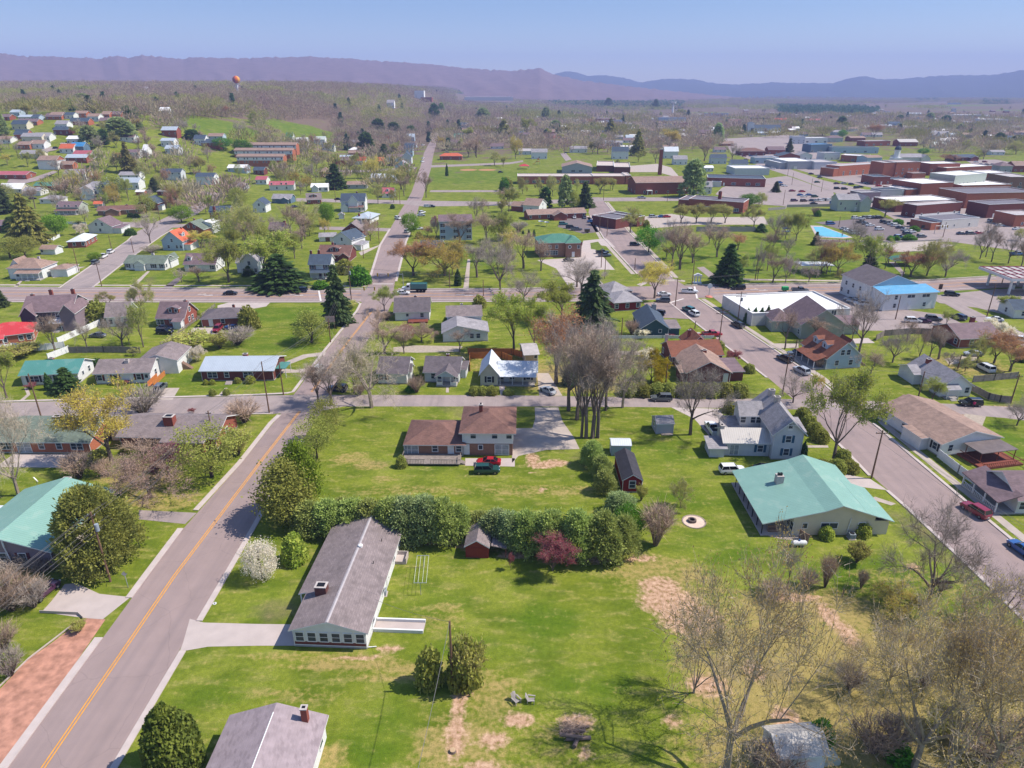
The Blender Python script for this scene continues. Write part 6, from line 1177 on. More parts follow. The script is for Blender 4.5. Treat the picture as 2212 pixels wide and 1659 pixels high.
FH("brown hip-roofed diner beside a car park", 1972, 912, 215, 4, 'hip', 3, 'dbrick', 'brown', 18, ('w-w-w-w',), nm='restaurant', cat='building'); FH("blue-trimmed low shop beside the diner", 2096, 982, 190, 4, 'flat', None, 'lblue', 'lgrey', 14, ('B-B-B',), **SH); FH("white flat-roofed store above the brick complex", 1920, 1082, 300, 4, 'flat', None, 'lgrey', 'white', 24, (), **SH)
T('B3')
FH("low brick complex with entrance canopy and dark roof", 1684, 164, 500, 4.2, 'flat', None, 'brick', 'slate', 22, ('-B-d-B--B-B-',), 14, nm='medical_building', cat='building', wings=[(.08, -6, .24, -.05, 3.4, 'flat', .2, 'stucco')])
T('A2')
for a in (("blue gabled house with porch beside the north road", 1206, 1062, 120, 5.4, 'gy', 3.6, 'lblue', 'lgrey'), ("tall narrow grey house behind blue gabled one", 1262, 985, 82, 6, 'gy', 4, 'lgrey', 'slate'), ("slender pale house at the road's edge", 1285, 915, 70, 7, 'gx', 4, 'lblue', 'slate'), ("small white-roofed brick cottage in woods", 802, 890, 95, 3, 'hip', 2.4, 'brick', 'white'), ("red metal roofed white cottage", 855, 992, 92, 3.6, 'gx', 2.6, 'white', 'red'), ("orange brick cottage behind golden tree", 1032, 1002, 72, 4, 'gx', 3, 'obrick', 'orange'), ("flat orange brick house left of bare trees", 118, 1050, 102, 4, 'hip', 2.4, 'obrick', 'tan'), ("tan brick house with tan roof by the big spruce", 550, 1100, 95, 4, 'hip', 3, 'obrick', 'tan'), ("long red-orange roofed brick ranch", 1588, 950, 190, 3.4, 'hip', 2.6, 'brick', 'orange'), ("grey house with green roof by north road", 1712, 780, 76, 4, 'gx', 4, 'grey', 'dgreen'), ("brick house half hidden by pink tree", 1655, 832, 90, 4, 'gx', 3, 'brick', 'mauve'),
          ("pale house at the top of the north road", 1302, 790, 68, 5, 'gx', 4, 'lblue', 'silver'), ("grey-roofed low house above the field", 1745, 668, 95, 4, 'gx', 3, 'grey', 'slate'), ("white house with lime roof by the field edge", 262, 785, 55, 4, 'gx', 4, 'white', 'dgreen'), ("long white trailer house by the field", 320, 805, 122, 3.4, 'gx', 1.6, 'white', 'white'), ("white house with pale green roof", 505, 808, 92, 4, 'gx', 3, 'white', 'lime'), ("small white pavilion with grey roof", 1142, 1092, 45, 3, 'hip', 2, 'lblue', 'lgrey'), ("small red-roofed white garage", 0, 1160, 92, 3, 'gx', 2, 'white', 'pinkred'), ("low dark house left of orange brick", -20, 1075, 90, 3, 'gx', 2, 'dbrick', 'slate')):
    FH(*a)
for lb, x, y, w in (("uppermost brick apartment row with rose roof", -170, 880, 520), ("middle brick apartment row with rose roof", -180, 930, 500), ("lowest brick apartment row with rose roof", -160, 985, 400)):
    FH(lb, x, y, w, 5.5, 'gx', 1.6, 'obrick', 'tan', 10, ('w-ww-ww-ww-ww-w', 'w-ww-ww-ww-ww-w'), nm='apartment_row', cat='apartments', band=('white', 2.8, 5.3))
FH("distant white factory with long flat roof", 1800, 432, 420, 9, 'flat', None, 'stucco', 'white', 80, (), nm='factory', cat='building'); FH("distant white office blocks on the wooded rise", 1370, 412, 82, 14, 'flat', None, 'white', 'white', 30, ('w-w', 'w-w', 'w-w'), nm='office_building', cat='building')
FH("small white house deep in the central wood", 1132, 490, 62, 7, 'gx', 5, 'white', 'lgrey', 14); FH("distant brick store by the factory", 1425, 440, 95, 7, 'flat', None, 'brick', 'membrane', 30, (), nm='brick_building', cat='building')
_hr = random.Random(21); T()
def more(P, n):
    k = 0
    while k < n:
        x, y = _hr.uniform(min(p[0] for p in P), max(p[0] for p in P)), _hr.uniform(min(p[1] for p in P), max(p[1] for p in P))
        if not inpoly(x, y, P): continue
        b = at(x, y); k += 1
        if any(abs(b.x - h[2].x) < h[3] * .6 + 9 and abs(b.y - h[2].y) < 26 for h in HOUSES): continue
        wl_ = _hr.choice(['white', 'white', 'brick', 'lblue', 'obrick', 'cream']); rm_ = _hr.choice(['lgrey', 'mauve', 'slate', 'tan', 'silver', 'white']); W = _hr.uniform(11, 17)
        H(None, (x, y), (x + W * ppm(b), y), 9, _hr.choice([3, 3, 4.6]), 'gx', _hr.uniform(1.8, 3), wl_, rm_, ('w-w-w',), far=True, look="%s house with %s roof" % ({'lblue': 'pale blue', 'obrick': 'orange brick'}.get(wl_, wl_), {'lgrey': 'pale grey', 'mauve': 'brown', 'slate': 'dark', 'silver': 'silver'}.get(rm_, rm_)), group='far houses of the town')
more([(1110, 255), (1560, 250), (1560, 330), (1400, 330), (1110, 310)], 60); more([(1560, 235), (2212, 240), (2212, 320), (1950, 300), (1560, 290)], 95); more([(0, 250), (330, 262), (540, 330), (440, 420), (0, 460)], 34); more([(560, 310), (880, 310), (870, 420), (560, 420)], 18); more([(950, 255), (1110, 245), (1110, 325), (950, 330)], 10)
T('A1')
for a in (("pale house at the far left hilltop", 95, 575, 78, 3.4, 'gx', 2, 'lblue', 'silver'), ("brick ranch with lavender roof at left edge", -10, 610, 98, 3, 'gx', 2, 'brick', 'mauve'), ("long white-roofed ranch on the left hill", 165, 612, 110, 3, 'gx', 1.6, 'stucco', 'silver'), ("white and blue ranch behind parked cars", 280, 612, 60, 3, 'gx', 1.8, 'lblue', 'slate'), ("brick ranch with two-tone front on hill", 150, 652, 175, 3, 'gx', 2, 'obrick', 'mauve'), ("orange brick house upper hill row", 440, 600, 102, 3.6, 'gx', 2.2, 'obrick', 'tan'), ("white house with dark roof upper hill row", 548, 596, 92, 3.2, 'gx', 2, 'white', 'slate'), ("brick house with pale roof upper hill row", 650, 582, 98, 3.2, 'gx', 2, 'obrick', 'tan'), ("pale house right end of hill row", 760, 612, 95, 3.4, 'gx', 2.2, 'white', 'tan'), ("tan house with small garage on hill", 885, 592, 64, 3.4, 'gx', 2.4, 'obrick', 'tan'), ("brick house right of tan hill house", 972, 592, 76, 3.4, 'gx', 2.4, 'obrick', 'mauve'),
          ("lavender-roofed white gabled house on slope", 484, 682, 100, 3.6, 'gx', 2.6, 'white', 'lgrey'), ("brick and white house with chimney on slope", 468, 732, 128, 3.6, 'gx', 2.2, 'dbrick', 'slate'), ("brick gabled house with tall chimney on slope", 130, 772, 112, 3.6, 'gx', 3.4, 'obrick', 'slate'), ("white gabled house with lavender roof lower slope", 300, 788, 132, 3.4, 'gx', 2.6, 'white', 'lgrey'), ("white ranch with brown roof by hill lane", 268, 852, 118, 3.4, 'gx', 2.4, 'white', 'tan'), ("brick ranch with pink-brown roof by hill lane", 158, 858, 105, 3.2, 'gx', 2, 'obrick', 'tan'), ("white house with cream roof by blue house", 585, 812, 108, 3.6, 'gx', 2, 'white', 'white'), ("bright blue metal-roofed house", 618, 885, 112, 4.2, 'gx', 2.6, 'blue', 'bluedk'), ("white house with red-orange gable roof on hill", 520, 890, 118, 3.2, 'gx', 3, 'white', 'orange'), ("white gabled ranch with rose roof below blue house", 640, 940, 148, 3.2, 'gx', 2.2, 'white', 'pinkred'), ("far white house under the pine row", 1385, 575, 75, 5, 'gx', 3, 'white', 'white'), ("white cottage with grey gable by the field", 1680, 812, 95, 4, 'gx', 3, 'white', 'slate'), ("low grey house among bare trees", 1432, 895, 110, 3.6, 'gx', 2.4, 'lgrey', 'silver'), ("white low house at left edge of slope", -20, 808, 115, 3, 'gx', 2, 'white', 'tan'), ("small white house in trees by grey one", 1240, 915, 34, 4, 'gx', 4, 'white', 'white'), ("distant white cottage on the wooded ridge", 1250, 376, 30, 6, 'gx', 4, 'white', 'white'), ("distant pale house left on wooded ridge", 290, 405, 50, 5, 'gx', 3, 'white', 'white')):
    FH(*a)
FH("big brick and white split-level house on the left", 340, 1030, 160, 5.8, 'gx', 2.6, 'obrick', 'tan', 11, ('g-g', 'w-w-w'), wings=[(-.02, -.1, 1.02, 11.2, 5.9, 'gx', .1, 'white'), (1.0, 3, 1.7, 10, 3.2, 'gx', 2)])
# ---------------------------------------------------------------- trees and shrubs where they stand
def TR(tile, *rows):
    T(tile)
    for r in rows: tree(*r)
TR('E1', ('holly', 1515, 1650, 1150, 430), ('bush', 110, 300, 40, 320), ('bush', 300, 270, 70, 260), ('bush', 40, 640, 420, 280), ('budbush', 690, 480, 400, 110), ('bush', 100, 860, 640, 260))
TR('D1', ('yew', 880, 1270, 650, 580), ('wide', 165, 682, -180, 640, None, 1), ('gold', 972, 402, -250, 640, None, 0), ('blossom', 1300, 700, 290, 760, None, 0), ('pink', 1460, 500, 255, 330), ('olive', 1830, 522, 95, 500, None, 1), ('bush', 690, 530, 320, 260), ('bush', 905, 510, 370, 170), ('shrub', 870, 405, 290, 180), ('budbush', 2060, 330, 130, 220),
   ('bush', 130, 1335, 1215, 320), ('bush', 390, 1330, 1235, 240), ('bush', 60, 1620, 1380, 340), ('bush', 270, 1570, 1420, 280), ('bush', 1250, 300, 180, 330), ('budbush', 1680, 330, 250, 150), ('shrub', 1080, 310, 260, 70))
TR('D2', ('pear', 280, 905, 385, 440), ('pearg', 400, 800, 225, 330), ('whitefull', 52, 1395, 1085, 270), ('yshrub', 340, 1250, 1015, 200), ('oshrub', 1258, 432, 340, 92), ('redm', 2200, 1325, 1190, 60))
for x, y, t, w in ((480, 985, 705, 350), (640, 1000, 690, 340), (840, 990, 685, 360), (1010, 1010, 690, 340), (1180, 1040, 680, 350), (1320, 1060, 672, 370), (1480, 1070, 665, 360), (1620, 1075, 685, 350), (1750, 1045, 730, 280), (1930, 990, 790, 270), (2080, 1070, 780, 330), (760, 880, 665, 260), (1240, 930, 655, 300), (1430, 930, 650, 300), (2190, 1120, 800, 300)): tree('pine', x, y, t + 45, w * .84, group="white pines in the hedge row")
T('D3')
for x, y, t, w in ((120, 1150, 790, 340), (330, 1185, 790, 360), (560, 1215, 785, 370), (780, 1230, 795, 370), (950, 1195, 830, 290), (930, 840, 625, 290), (690, 420, 175, 220), (770, 520, 300, 200), (800, 650, 430, 220)): tree('pine', x, y, t + 45, w * .84, group="white pines in the hedge row")
TR('D3', ('green', 1000, 1080, 780, 240), ('redm', 350, 1330, 1035, 350), ('upbush', 1240, 1112, 745, 310), ('bud', 1455, 785, 565, 200), ('budbush', 1115, 725, 600, 90), ('budbush', 960, 1240, 1140, 150))
TR('E2', ('oshrub', 1500, 930, 625, 220), ('oshrub', 1800, 930, 570, 270), ('budbush', 1830, 935, 560, 280))
TR('E3', ('budtall', 1850, 1690, -120, 1400, None, 1, None, 1.0), ('budtall', 1570, 1010, 330, 560, None, 0), ('bush', 2120, 1640, 1480, 260))
TR('E4', ('budtall', 1250, 1690, 260, 1250, None, 1), ('budtall', 1560, 1720, 300, 1000, None, 0), ('budtall', 1900, 1740, 250, 1100, None, 1), ('budtall', 2180, 1700, 400, 640, None, 1), ('gold', 1130, 330, 150, 460, None, 1), ('wide', 1375, 245, -560, 760, None, 0), ('wide', 1985, 385, -40, 480, None, 0), ('budtall', 700, 1010, 560, 420, None, 1), ('budtall', 1050, 900, 420, 520, None, 0), ('budtall', 1700, 1150, 350, 600, None, 1),
   ('bush', 900, 1520, 1240, 430), ('bush', 1100, 1470, 1230, 320), ('bush', 1850, 1580, 1350, 500), ('bush', 2150, 1500, 1300, 420), ('bush', 120, 1690, 1480, 420), ('bush', 700, 970, 780, 260), ('bush', 1350, 940, 800, 260), ('shrub', 1120, 1600, 1450, 200), ('bush', 60, 200, 60, 260), ('budbush', 1500, 1350, 1180, 300))
TR('D4', ('yshrub', 500, 1045, 950, 125), ('yshrub', 810, 1020, 912, 135), ('budbush', 765, 1258, 1105, 170), ('upbush', 490, 1475, 1180, 150), ('upbush', 800, 1482, 1320, 105), ('bush', 320, 1475, 1325, 190), ('tall', 165, 1490, 1150, 130), ('bush', 1490, 1510, 1400, 140), ('lime', 560, 387, -370, 560, None, 1), ('column', 297, 372, 225, 62), ('hedge', 470, 455, 380, 140), ('hedge', 590, 470, 375, 160), ('hedge', 705, 468, 385, 140), ('hedge', 640, 400, 290, 130))
TR('C4', ('hedge', 300, 1305, 1220, 120), ('hedge', 350, 1375, 1285, 120), ('hedge', 400, 1445, 1350, 130), ('hedge', 450, 1505, 1410, 130), ('bare', 145, 712, 370, 240), ('bare', 410, 640, 435, 290), ('vase', 785, 745, 220, 400), ('tall', 725, 640, 440, 160), ('bare', 1075, 828, 530, 290), ('bare', 880, 972, 730, 270), ('tall', 1290, 862, 520, 170), ('tall', 1390, 805, 500, 200), ('tall', 1470, 800, 540, 220), ('bare', 1200, 640, 460, 220), ('lime', 1540, 500, 395, 130), ('lime', 2025, 388, 245, 190), ('white', 1970, 625, 475, 220, None, 1), ('bud', 1800, 830, 590, 270), ('rust', 1950, 835, 560, 280), ('rust', 2090, 905, 650, 320), ('bud', 1700, 905, 760, 160), ('bare', 1560, 860, 720, 150), ('wide', 2150, 1372, 1120, 260), ('lime', 1412, 1168, 980, 245), ('bare', 215, 1175, 925, 280), ('dshrub', 2190, 820, 740, 80), ('bush', 440, 880, 780, 90), ('bare', 300, 720, 630, 90), ('gold', 415, 1060, 930, 110))
TR('C3', ('vase', 490, 1245, 440, 640, None, 0), ('vase', 560, 1322, 600, 480, None, 1), ('vase', 600, 1475, 620, 480, None, 0), ('tall', 640, 1480, 640, 400, None, 1), ('vase', 695, 1480, 560, 560, None, 1), ('tall', 740, 1478, 690, 400, None, 1), ('vase', 810, 1242, 500, 460, None, 0), ('gnarl', 955, 1218, 640, 450, None, 0), ('vase', 1540, 1452, 850, 570, None, 0), ('rust', 380, 1010, 410, 540, None, 0), ('lime', 15, 725, 240, 380), ('lime', 190, 740, 300, 260), ('lime', 430, 470, 150, 360), ('ragged', 690, 530, 60, 340, None, 0), ('yellow', 1200, 1005, 745, 320), ('gold', 1230, 273, -40, 380, None, 0), ('redm', 1920, 832, 728, 140), ('bare', 100, 300, 40, 300), ('bare', 600, 250, -60, 360), ('bush', 1030, 585, 455, 120), ('white', 1130, 605, 535, 140, None, 1), ('redm', 1385, 612, 585, 80), ('shrub', 1790, 722, 640, 80), ('yshrub', 1745, 662, 610, 50), ('hedge', 2045, 912, 842, 95), ('bare', 1050, 760, 620, 200), ('white', 1160, 800, 720, 160, None, 1), ('bare', 870, 900, 560, 160), ('column', 1960, 1372, 1205, 52), ('column', 1925, 1376, 1262, 44), ('dshrub', 500, 1020, 860, 120), ('bare', 760, 760, 430, 260))
T('C3')
for x in (1480, 1600, 1720, 1840, 1960): tree('hedge', x, 1112, 1008, 150, group="clipped hedge bushes beside the cross street")
for x in (1010, 1130, 1250, 1340): tree('hedge', x, 1106, 1008, 150, group="clipped hedge bushes beside the cross street")
for x in (1890, 1990): tree('hedge', x, 1252, 1172, 130)
for x, y, t in ((2030, 482, 368), (2090, 486, 364), (2145, 487, 364), (2200, 484, 350)): tree('column', x, y, t, 60, group="row of narrow evergreens by the white shop")
TR('C2', ('gnarl', 1000, 1217, 590, 680, None, 0), ('vase', 650, 1197, 780, 500, None, 0), ('bare', 1110, 752, 480, 340), ('lime', 1110, 382, 185, 210), ('bare', 1060, 620, 350, 220), ('olive', 480, 655, 375, 280), ('ragged', 710, 492, 15, 240), ('blossom', 1430, 648, 485, 290), ('blossom', 1310, 622, 490, 200), ('bare', 1760, 742, 550, 230), ('bush', 1390, 1085, 950, 150), ('lime', 1400, 945, 860, 180), ('hedge', 1890, 1100, 1035, 100), ('hedge', 1960, 1100, 1035, 100), ('hedge', 2040, 1100, 1035, 100), ('hedge', 2180, 1100, 1060, 90), ('shrub', 1645, 505, 440, 65), ('bud', 850, 1092, 740, 260), ('bush', 900, 1105, 1000, 130), ('olive', 530, 1657, 1305, 300), ('olive', 620, 1500, 1150, 230), ('shrub', 1930, 350, 250, 110), ('budbush', 790, 350, 300, 150), ('bare', 1280, 750, 560, 160), ('bare', 540, 1195, 850, 260), ('shrub', 1340, 1075, 1020, 90), ('bush', 1130, 460, 390, 130))
TR('C1', ('bare', 480, 732, 425, 220), ('bare', 750, 690, 470, 190), ('bare', 1060, 692, 365, 310), ('lime', 1240, 695, 345, 220), ('shrub', 850, 470, 300, 180), ('bud', 940, 345, 215, 190), ('bud', 1220, 400, 125, 280), ('budbush', 1650, 712, 575, 330), ('budbush', 1905, 705, 580, 150), ('bush', 2060, 672, 525, 270), ('white', 1720, 815, 690, 150, None, 1), ('shrub', 2160, 532, 345, 170), ('spruce', 590, 1082, 885, 200), ('column', 430, 1060, 930, 62), ('yshrub', 990, 1020, 950, 46), ('yshrub', 1050, 1022, 980, 62), ('redm', 1100, 1020, 985, 56), ('yshrub', 1780, 1016, 978, 46), ('yshrub', 1838, 1016, 976, 46), ('oshrub', 1842, 1112, 1055, 62), ('oshrub', 1960, 1107, 1055, 62), ('oshrub', 2055, 1002, 958, 58), ('yshrub', 2165, 1002, 943, 82), ('lime', 60, 1135, 730, 300), ('budbush', 150, 775, 690, 320), ('bush', 1240, 1272, 1050, 350), ('redm', 1670, 1272, 1225, 62), ('bush', 2120, 1342, 1145, 280), ('spruce', 20, 345, 190, 100), ('bud', 1150, 770, 700, 120), ('shrub', 1715, 445, 380, 50), ('redm', 280, 1045, 1005, 110), ('bare', 1120, 680, 540, 120), ('dshrub', 850, 880, 795, 80))
TR('B1', ('fresh', 490, 602, 420, 195), ('ragged', 270, 662, 255, 280), ('olive', 90, 790, 620, 240), ('olive', 220, 780, 610, 240), ('bare', 1300, 662, 405, 200), ('fresh', 1570, 482, 335, 190), ('olive', 2060, 335, 180, 170), ('olive', 1990, 640, 370, 260), ('bud', 2120, 690, 340, 300), ('gold', 1740, 702, 550, 210), ('lime', 1980, 1000, 640, 400), ('bare', 1720, 992, 865, 180), ('bare', 1570, 1000, 885, 130), ('fresh', 820, 812, 745, 100), ('gold', 640, 212, 75, 160), ('olive', 1000, 275, 75, 240), ('spruce', 1340, 215, 100, 100), ('dshrub', 1130, 592, 535, 90), ('white', 690, 585, 500, 120, None, 1), ('spruce', 40, 405, 120, 140), ('bush', 1310, 742, 680, 170), ('blossom', 930, 315, 240, 170), ('dshrub', 1835, 560, 510, 55), ('dshrub', 1600, 230, 160, 60), ('fir', 2150, 940, 860, 90), ('lime', 680, 500, 470, 90), ('bare', 740, 500, 340, 100), ('bush', 850, 330, 265, 90), ('olive', 1740, 145, 75, 70), ('dshrub', 1130, 435, 400, 50), ('dshrub', 1180, 440, 405, 50), ('shrub', 600, 880, 830, 50), ('spruce', 110, 560, 440, 150), ('bare', 1850, 830, 640, 150))
TR('B2', ('lime', 80, 987, 585, 540, None, 0), ('fir', 215, 1050, 775, 400), ('fresh', 620, 512, 315, 120), ('bud', 410, 565, 310, 330), ('bare', 300, 600, 330, 240), ('fresh', 1340, 602, 400, 145), ('rust', 1360, 942, 635, 360), ('gold', 1630, 942, 625, 470, None, 1), ('bare', 1760, 665, 415, 290), ('bare', 1990, 665, 400, 240), ('bare', 2110, 1065, 590, 340), ('lime', 2130, 640, 390, 160), ('bud', 1055, 322, 158, 115), ('bud', 1190, 312, 198, 85), ('bare', 1280, 255, 85, 120), ('bare', 1470, 268, 55, 120), ('blossom', 990, 640, 430, 180), ('shrub', 770, 922, 800, 140), ('shrub', 900, 1012, 860, 180), ('bare', 470, 165, -30, 160), ('column', 1745, 1027, 895, 58), ('bare', 1900, 475, 265, 160), ('olive', 30, 630, 455, 140), ('dshrub', 1180, 362, 325, 38), ('bare', 1560, 610, 430, 100), ('spruce', 690, 192, -15, 160), ('bare', 2170, 330, 180, 170), ('shrub', 2150, 210, 100, 90), ('shrub', 560, 1050, 985, 130), ('pink', 1540, 540, 425, 70), ('rust', 1480, 600, 510, 110), ('shrub', 1410, 620, 560, 60), ('bare', 400, 640, 380, 140))
TR('B3', ('bud', 90, 237, 93, 95), ('bud', 240, 252, 98, 115), ('bud', 350, 250, 83, 115), ('bud', 560, 212, 108, 75), ('bud', 760, 232, 98, 140), ('bud', 870, 202, 98, 85), ('tallpine', 290, 362, 185, 100), ('tallpine', 455, 362, 85, 120), ('spruce', 630, 352, 138, 130), ('bud', 1020, 572, 355, 240), ('green', 1180, 742, 525, 230), ('bare', 1380, 862, 465, 280), ('bare', 1450, 888, 500, 320), ('bare', 1560, 832, 600, 230), ('bare', 1770, 782, 505, 240), ('rust', 1950, 722, 585, 170), ('bud', 2090, 517, 325, 200), ('green', 2050, 352, 235, 160), ('bud', 2130, 342, 228, 130), ('fir', 1860, 1012, 685, 230), ('lime', 1950, 985, 760, 190), ('bare', 2120, 977, 650, 100), ('spruce', 2150, 562, 495, 95), ('bare', 100, 880, 560, 380), ('bare', 250, 900, 640, 240), ('bare', 560, 1040, 800, 360), ('tallpine', 1560, 262, -50, 200), ('shrub', 1160, 522, 460, 55), ('bud', 1500, 250, 180, 80), ('lime', 1330, 800, 690, 140), ('bush', 60, 560, 470, 150), ('olive', 530, 360, 210, 110))
T('B3')
for x in (1460, 1590, 1720, 1840): tree('bud', x, 488, 328, 150, group="even row of budding trees beside the annexe")
for x, y, t, w in ((95, 582, 550, 20), (145, 602, 545, 24), (190, 607, 545, 25)): tree('column', x, y, t, w, group="three narrow evergreens by the tan office")
TR('B4', ('bare', 60, 617, 385, 190), ('lime', 240, 642, 405, 200), ('bare', 150, 622, 400, 130), ('bud', 1010, 432, 278, 180), ('bush', 400, 422, 345, 75), ('shrub', 430, 430, 380, 50), ('fir', 410, 677, 568, 68), ('bud', 460, 922, 690, 260), ('gold', 600, 942, 668, 270), ('bare', 40, 1002, 755, 190), ('bare', 150, 1002, 795, 150), ('bare', 350, 1002, 825, 160), ('spruce', 870, 892, 728, 125), ('rust', 1010, 882, 690, 115), ('rust', 1230, 952, 738, 280), ('bud', 1370, 942, 640, 270), ('bare', 1530, 952, 650, 280), ('bud', 2180, 642, 540, 110), ('bud', 740, 962, 890, 85), ('bud', 620, 1002, 880, 85), ('bud', 800, 962, 920, 65), ('bush', 960, 642, 613, 95), ('spruce', 65, 220, 130, 65))
T('B4')
for x, y, t, w in ((1830, 797, 495, 190), (1880, 782, 485, 150), (1930, 822, 560, 180), (2075, 837, 588, 190), (2180, 882, 648, 150)): tree('bare', x, y, t, w, group="bare trees in a row along the park's street edge")
for x, y, t, w in ((1120, 497, 453, 82), (1265, 557, 513, 82), (1220, 637, 588, 112), (1060, 637, 598, 62), (1110, 637, 598, 52)): tree('shrub', x, y, t, w, var=0)
E = 'tallpine'; S = 'spruce'
TR('A1', (E, 730, 502, 380, 165), (E, 975, 502, 418, 75), (E, 1105, 592, 488, 85), (E, 1180, 582, 493, 62), (E, 1050, 765, 588, 230), (E, 1215, 692, 618, 62), (E, 790, 842, 658, 150), (E, 900, 812, 690, 95), ('ragged', 1120, 1065, 805, 120), (E, 720, 382, 313, 150), (E, 1380, 352, 308, 100), (S, 1240, 522, 453, 65), (S, 2100, 382, 313, 40), (E, 1660, 772, 690, 125), ('green', 1930, 862, 758, 180), ('green', 2100, 902, 778, 150), ('lime', 660, 740, 665, 120), ('green', 590, 375, 340, 100), (S, 250, 500, 430, 40), ('lime', 10, 520, 450, 100), (E, 20, 740, 540, 110))
TR('A2', (E, 960, 912, 718, 135), (S, 1110, 942, 818, 105), (E, 1060, 722, 598, 115), (E, 1190, 742, 628, 110), (E, 1340, 742, 658, 95), (E, 1540, 602, 468, 85), (E, 1605, 562, 458, 52), (E, 1960, 622, 503, 115), ('ragged', 2140, 765, 608, 150), (S, 1185, 1002, 918, 62), ('lime', 1215, 880, 790, 85), ('gold', 1010, 1110, 920, 140), ('lime', 1830, 780, 675, 120), ('column', 1650, 1088, 990, 26), ('bare', 1840, 925, 770, 110), ('bare', 1905, 930, 740, 120), ('bud', 2060, 1000, 880, 150), ('bud', 2135, 1010, 920, 70), ('shrub', 2165, 1215, 1105, 100))
TR('A3', (E, 290, 622, 498, 75), (S, 405, 602, 523, 48), (E, 370, 705, 608, 105), ('ragged', 850, 745, 598, 120), ('ragged', 1085, 912, 698, 120), (E, 1775, 802, 638, 95), (E, 830, 502, 418, 65), (S, 1240, 512, 428, 75), (S, 1520, 592, 518, 48), ('lime', 130, 750, 590, 150), ('gold', 30, 940, 740, 110), ('shrub', 910, 1010, 945, 40), ('lime', 1090, 970, 890, 90), ('gold', 1370, 830, 690, 220), ('bare', 740, 900, 740, 180), ('bare', 1660, 960, 790, 170), ('bare', 1900, 960, 800, 160), ('bare', 1240, 975, 840, 120), ('lime', 1450, 580, 512, 90))
TR('A4', (E, 625, 682, 578, 85), ('green', 640, 762, 690, 75), (E, 1135, 622, 563, 65), (E, 1395, 622, 543, 72), (E, 1530, 645, 568, 85), (E, 1660, 715, 638, 75), (E, 1990, 805, 718, 95), (E, 2150, 805, 738, 105), ('ragged', 180, 885, 768, 65), ('green', 1340, 905, 850, 85), ('rust', 915, 760, 640, 120), ('lime', 470, 740, 660, 150), ('bud', 2140, 900, 790, 150), ('olive', 1820, 940, 865, 80), ('rust', 1560, 960, 900, 200))
# woodland and yard trees between the houses: single trees, spaced at random
T()
_rd = random.Random(11)
KEEP = [rl_L + rl_R[::-1], rr_L + rr_R[::-1], [(940, 340), (1190, 350), (1190, 400), (925, 420)], [(400, 258), (545, 258), (545, 288), (400, 288)], [(585, 263), (715, 263), (715, 298), (585, 298)], [(1560, 300), (1790, 300), (2000, 400), (1560, 440)], [(1100, 335), (1480, 335), (1480, 440), (1100, 440)], [(640, 426), (1480, 426), (1480, 446), (640, 446)]]
_hs = [(h[2].x, h[2].y + 4, h[3] * .5 + 4) for h in HOUSES]
def scatter(P, n, kinds, hr=(9, 15)):
    x0, x1 = min(p[0] for p in P), max(p[0] for p in P); y0, y1 = min(p[1] for p in P), max(p[1] for p in P); k = 0; got = []
    for _ in range(n * 30):
        if k >= n: break
        x, y = _rd.uniform(x0, x1), _rd.uniform(y0, y1)
        if not inpoly(x, y, P) or any(inpoly(x, y, q) for q in KEEP): continue
        b = at(x, y); f = 1 if b.y < 700 else 1.6
        if any(abs(b.x - a) < r and -r * 1.6 < b.y - c < r for a, c, r in _hs) or any((b.x - g.x) ** 2 + (b.y - g.y) ** 2 < 40 for g in got): continue
        h = _rd.uniform(*hr); plant(_rd.choice(kinds), b, h, h * _rd.uniform(.7, 1.0)); got.append(b); k += 1
WD = ['bare'] * 6 + ['bud'] * 3 + ['rust', 'gold', 'lime', 'olive', 'tall', 'wide']
scatter([(0, 245), (550, 245), (560, 345), (540, 420), (430, 470), (200, 470), (0, 440)], 84, WD)
scatter([(545, 300), (905, 300), (880, 420), (700, 425), (545, 420)], 54, WD)
scatter([(430, 430), (720, 440), (700, 560), (480, 560)], 14, WD, (8, 13))
scatter([(955, 450), (1110, 450), (1110, 600), (965, 600)], 9, WD)
scatter([(1480, 520), (1900, 540), (1900, 600), (1560, 600)], 9, WD)
scatter([(950, 240), (1110, 235), (1110, 335), (945, 345)], 24, WD + ['bare'] * 4)
scatter([(1110, 238), (1560, 238), (1560, 335), (1300, 345), (1110, 335)], 56, WD)
scatter([(1560, 228), (2212, 228), (2212, 345), (2010, 345), (1900, 300), (1560, 300)], 58, WD)
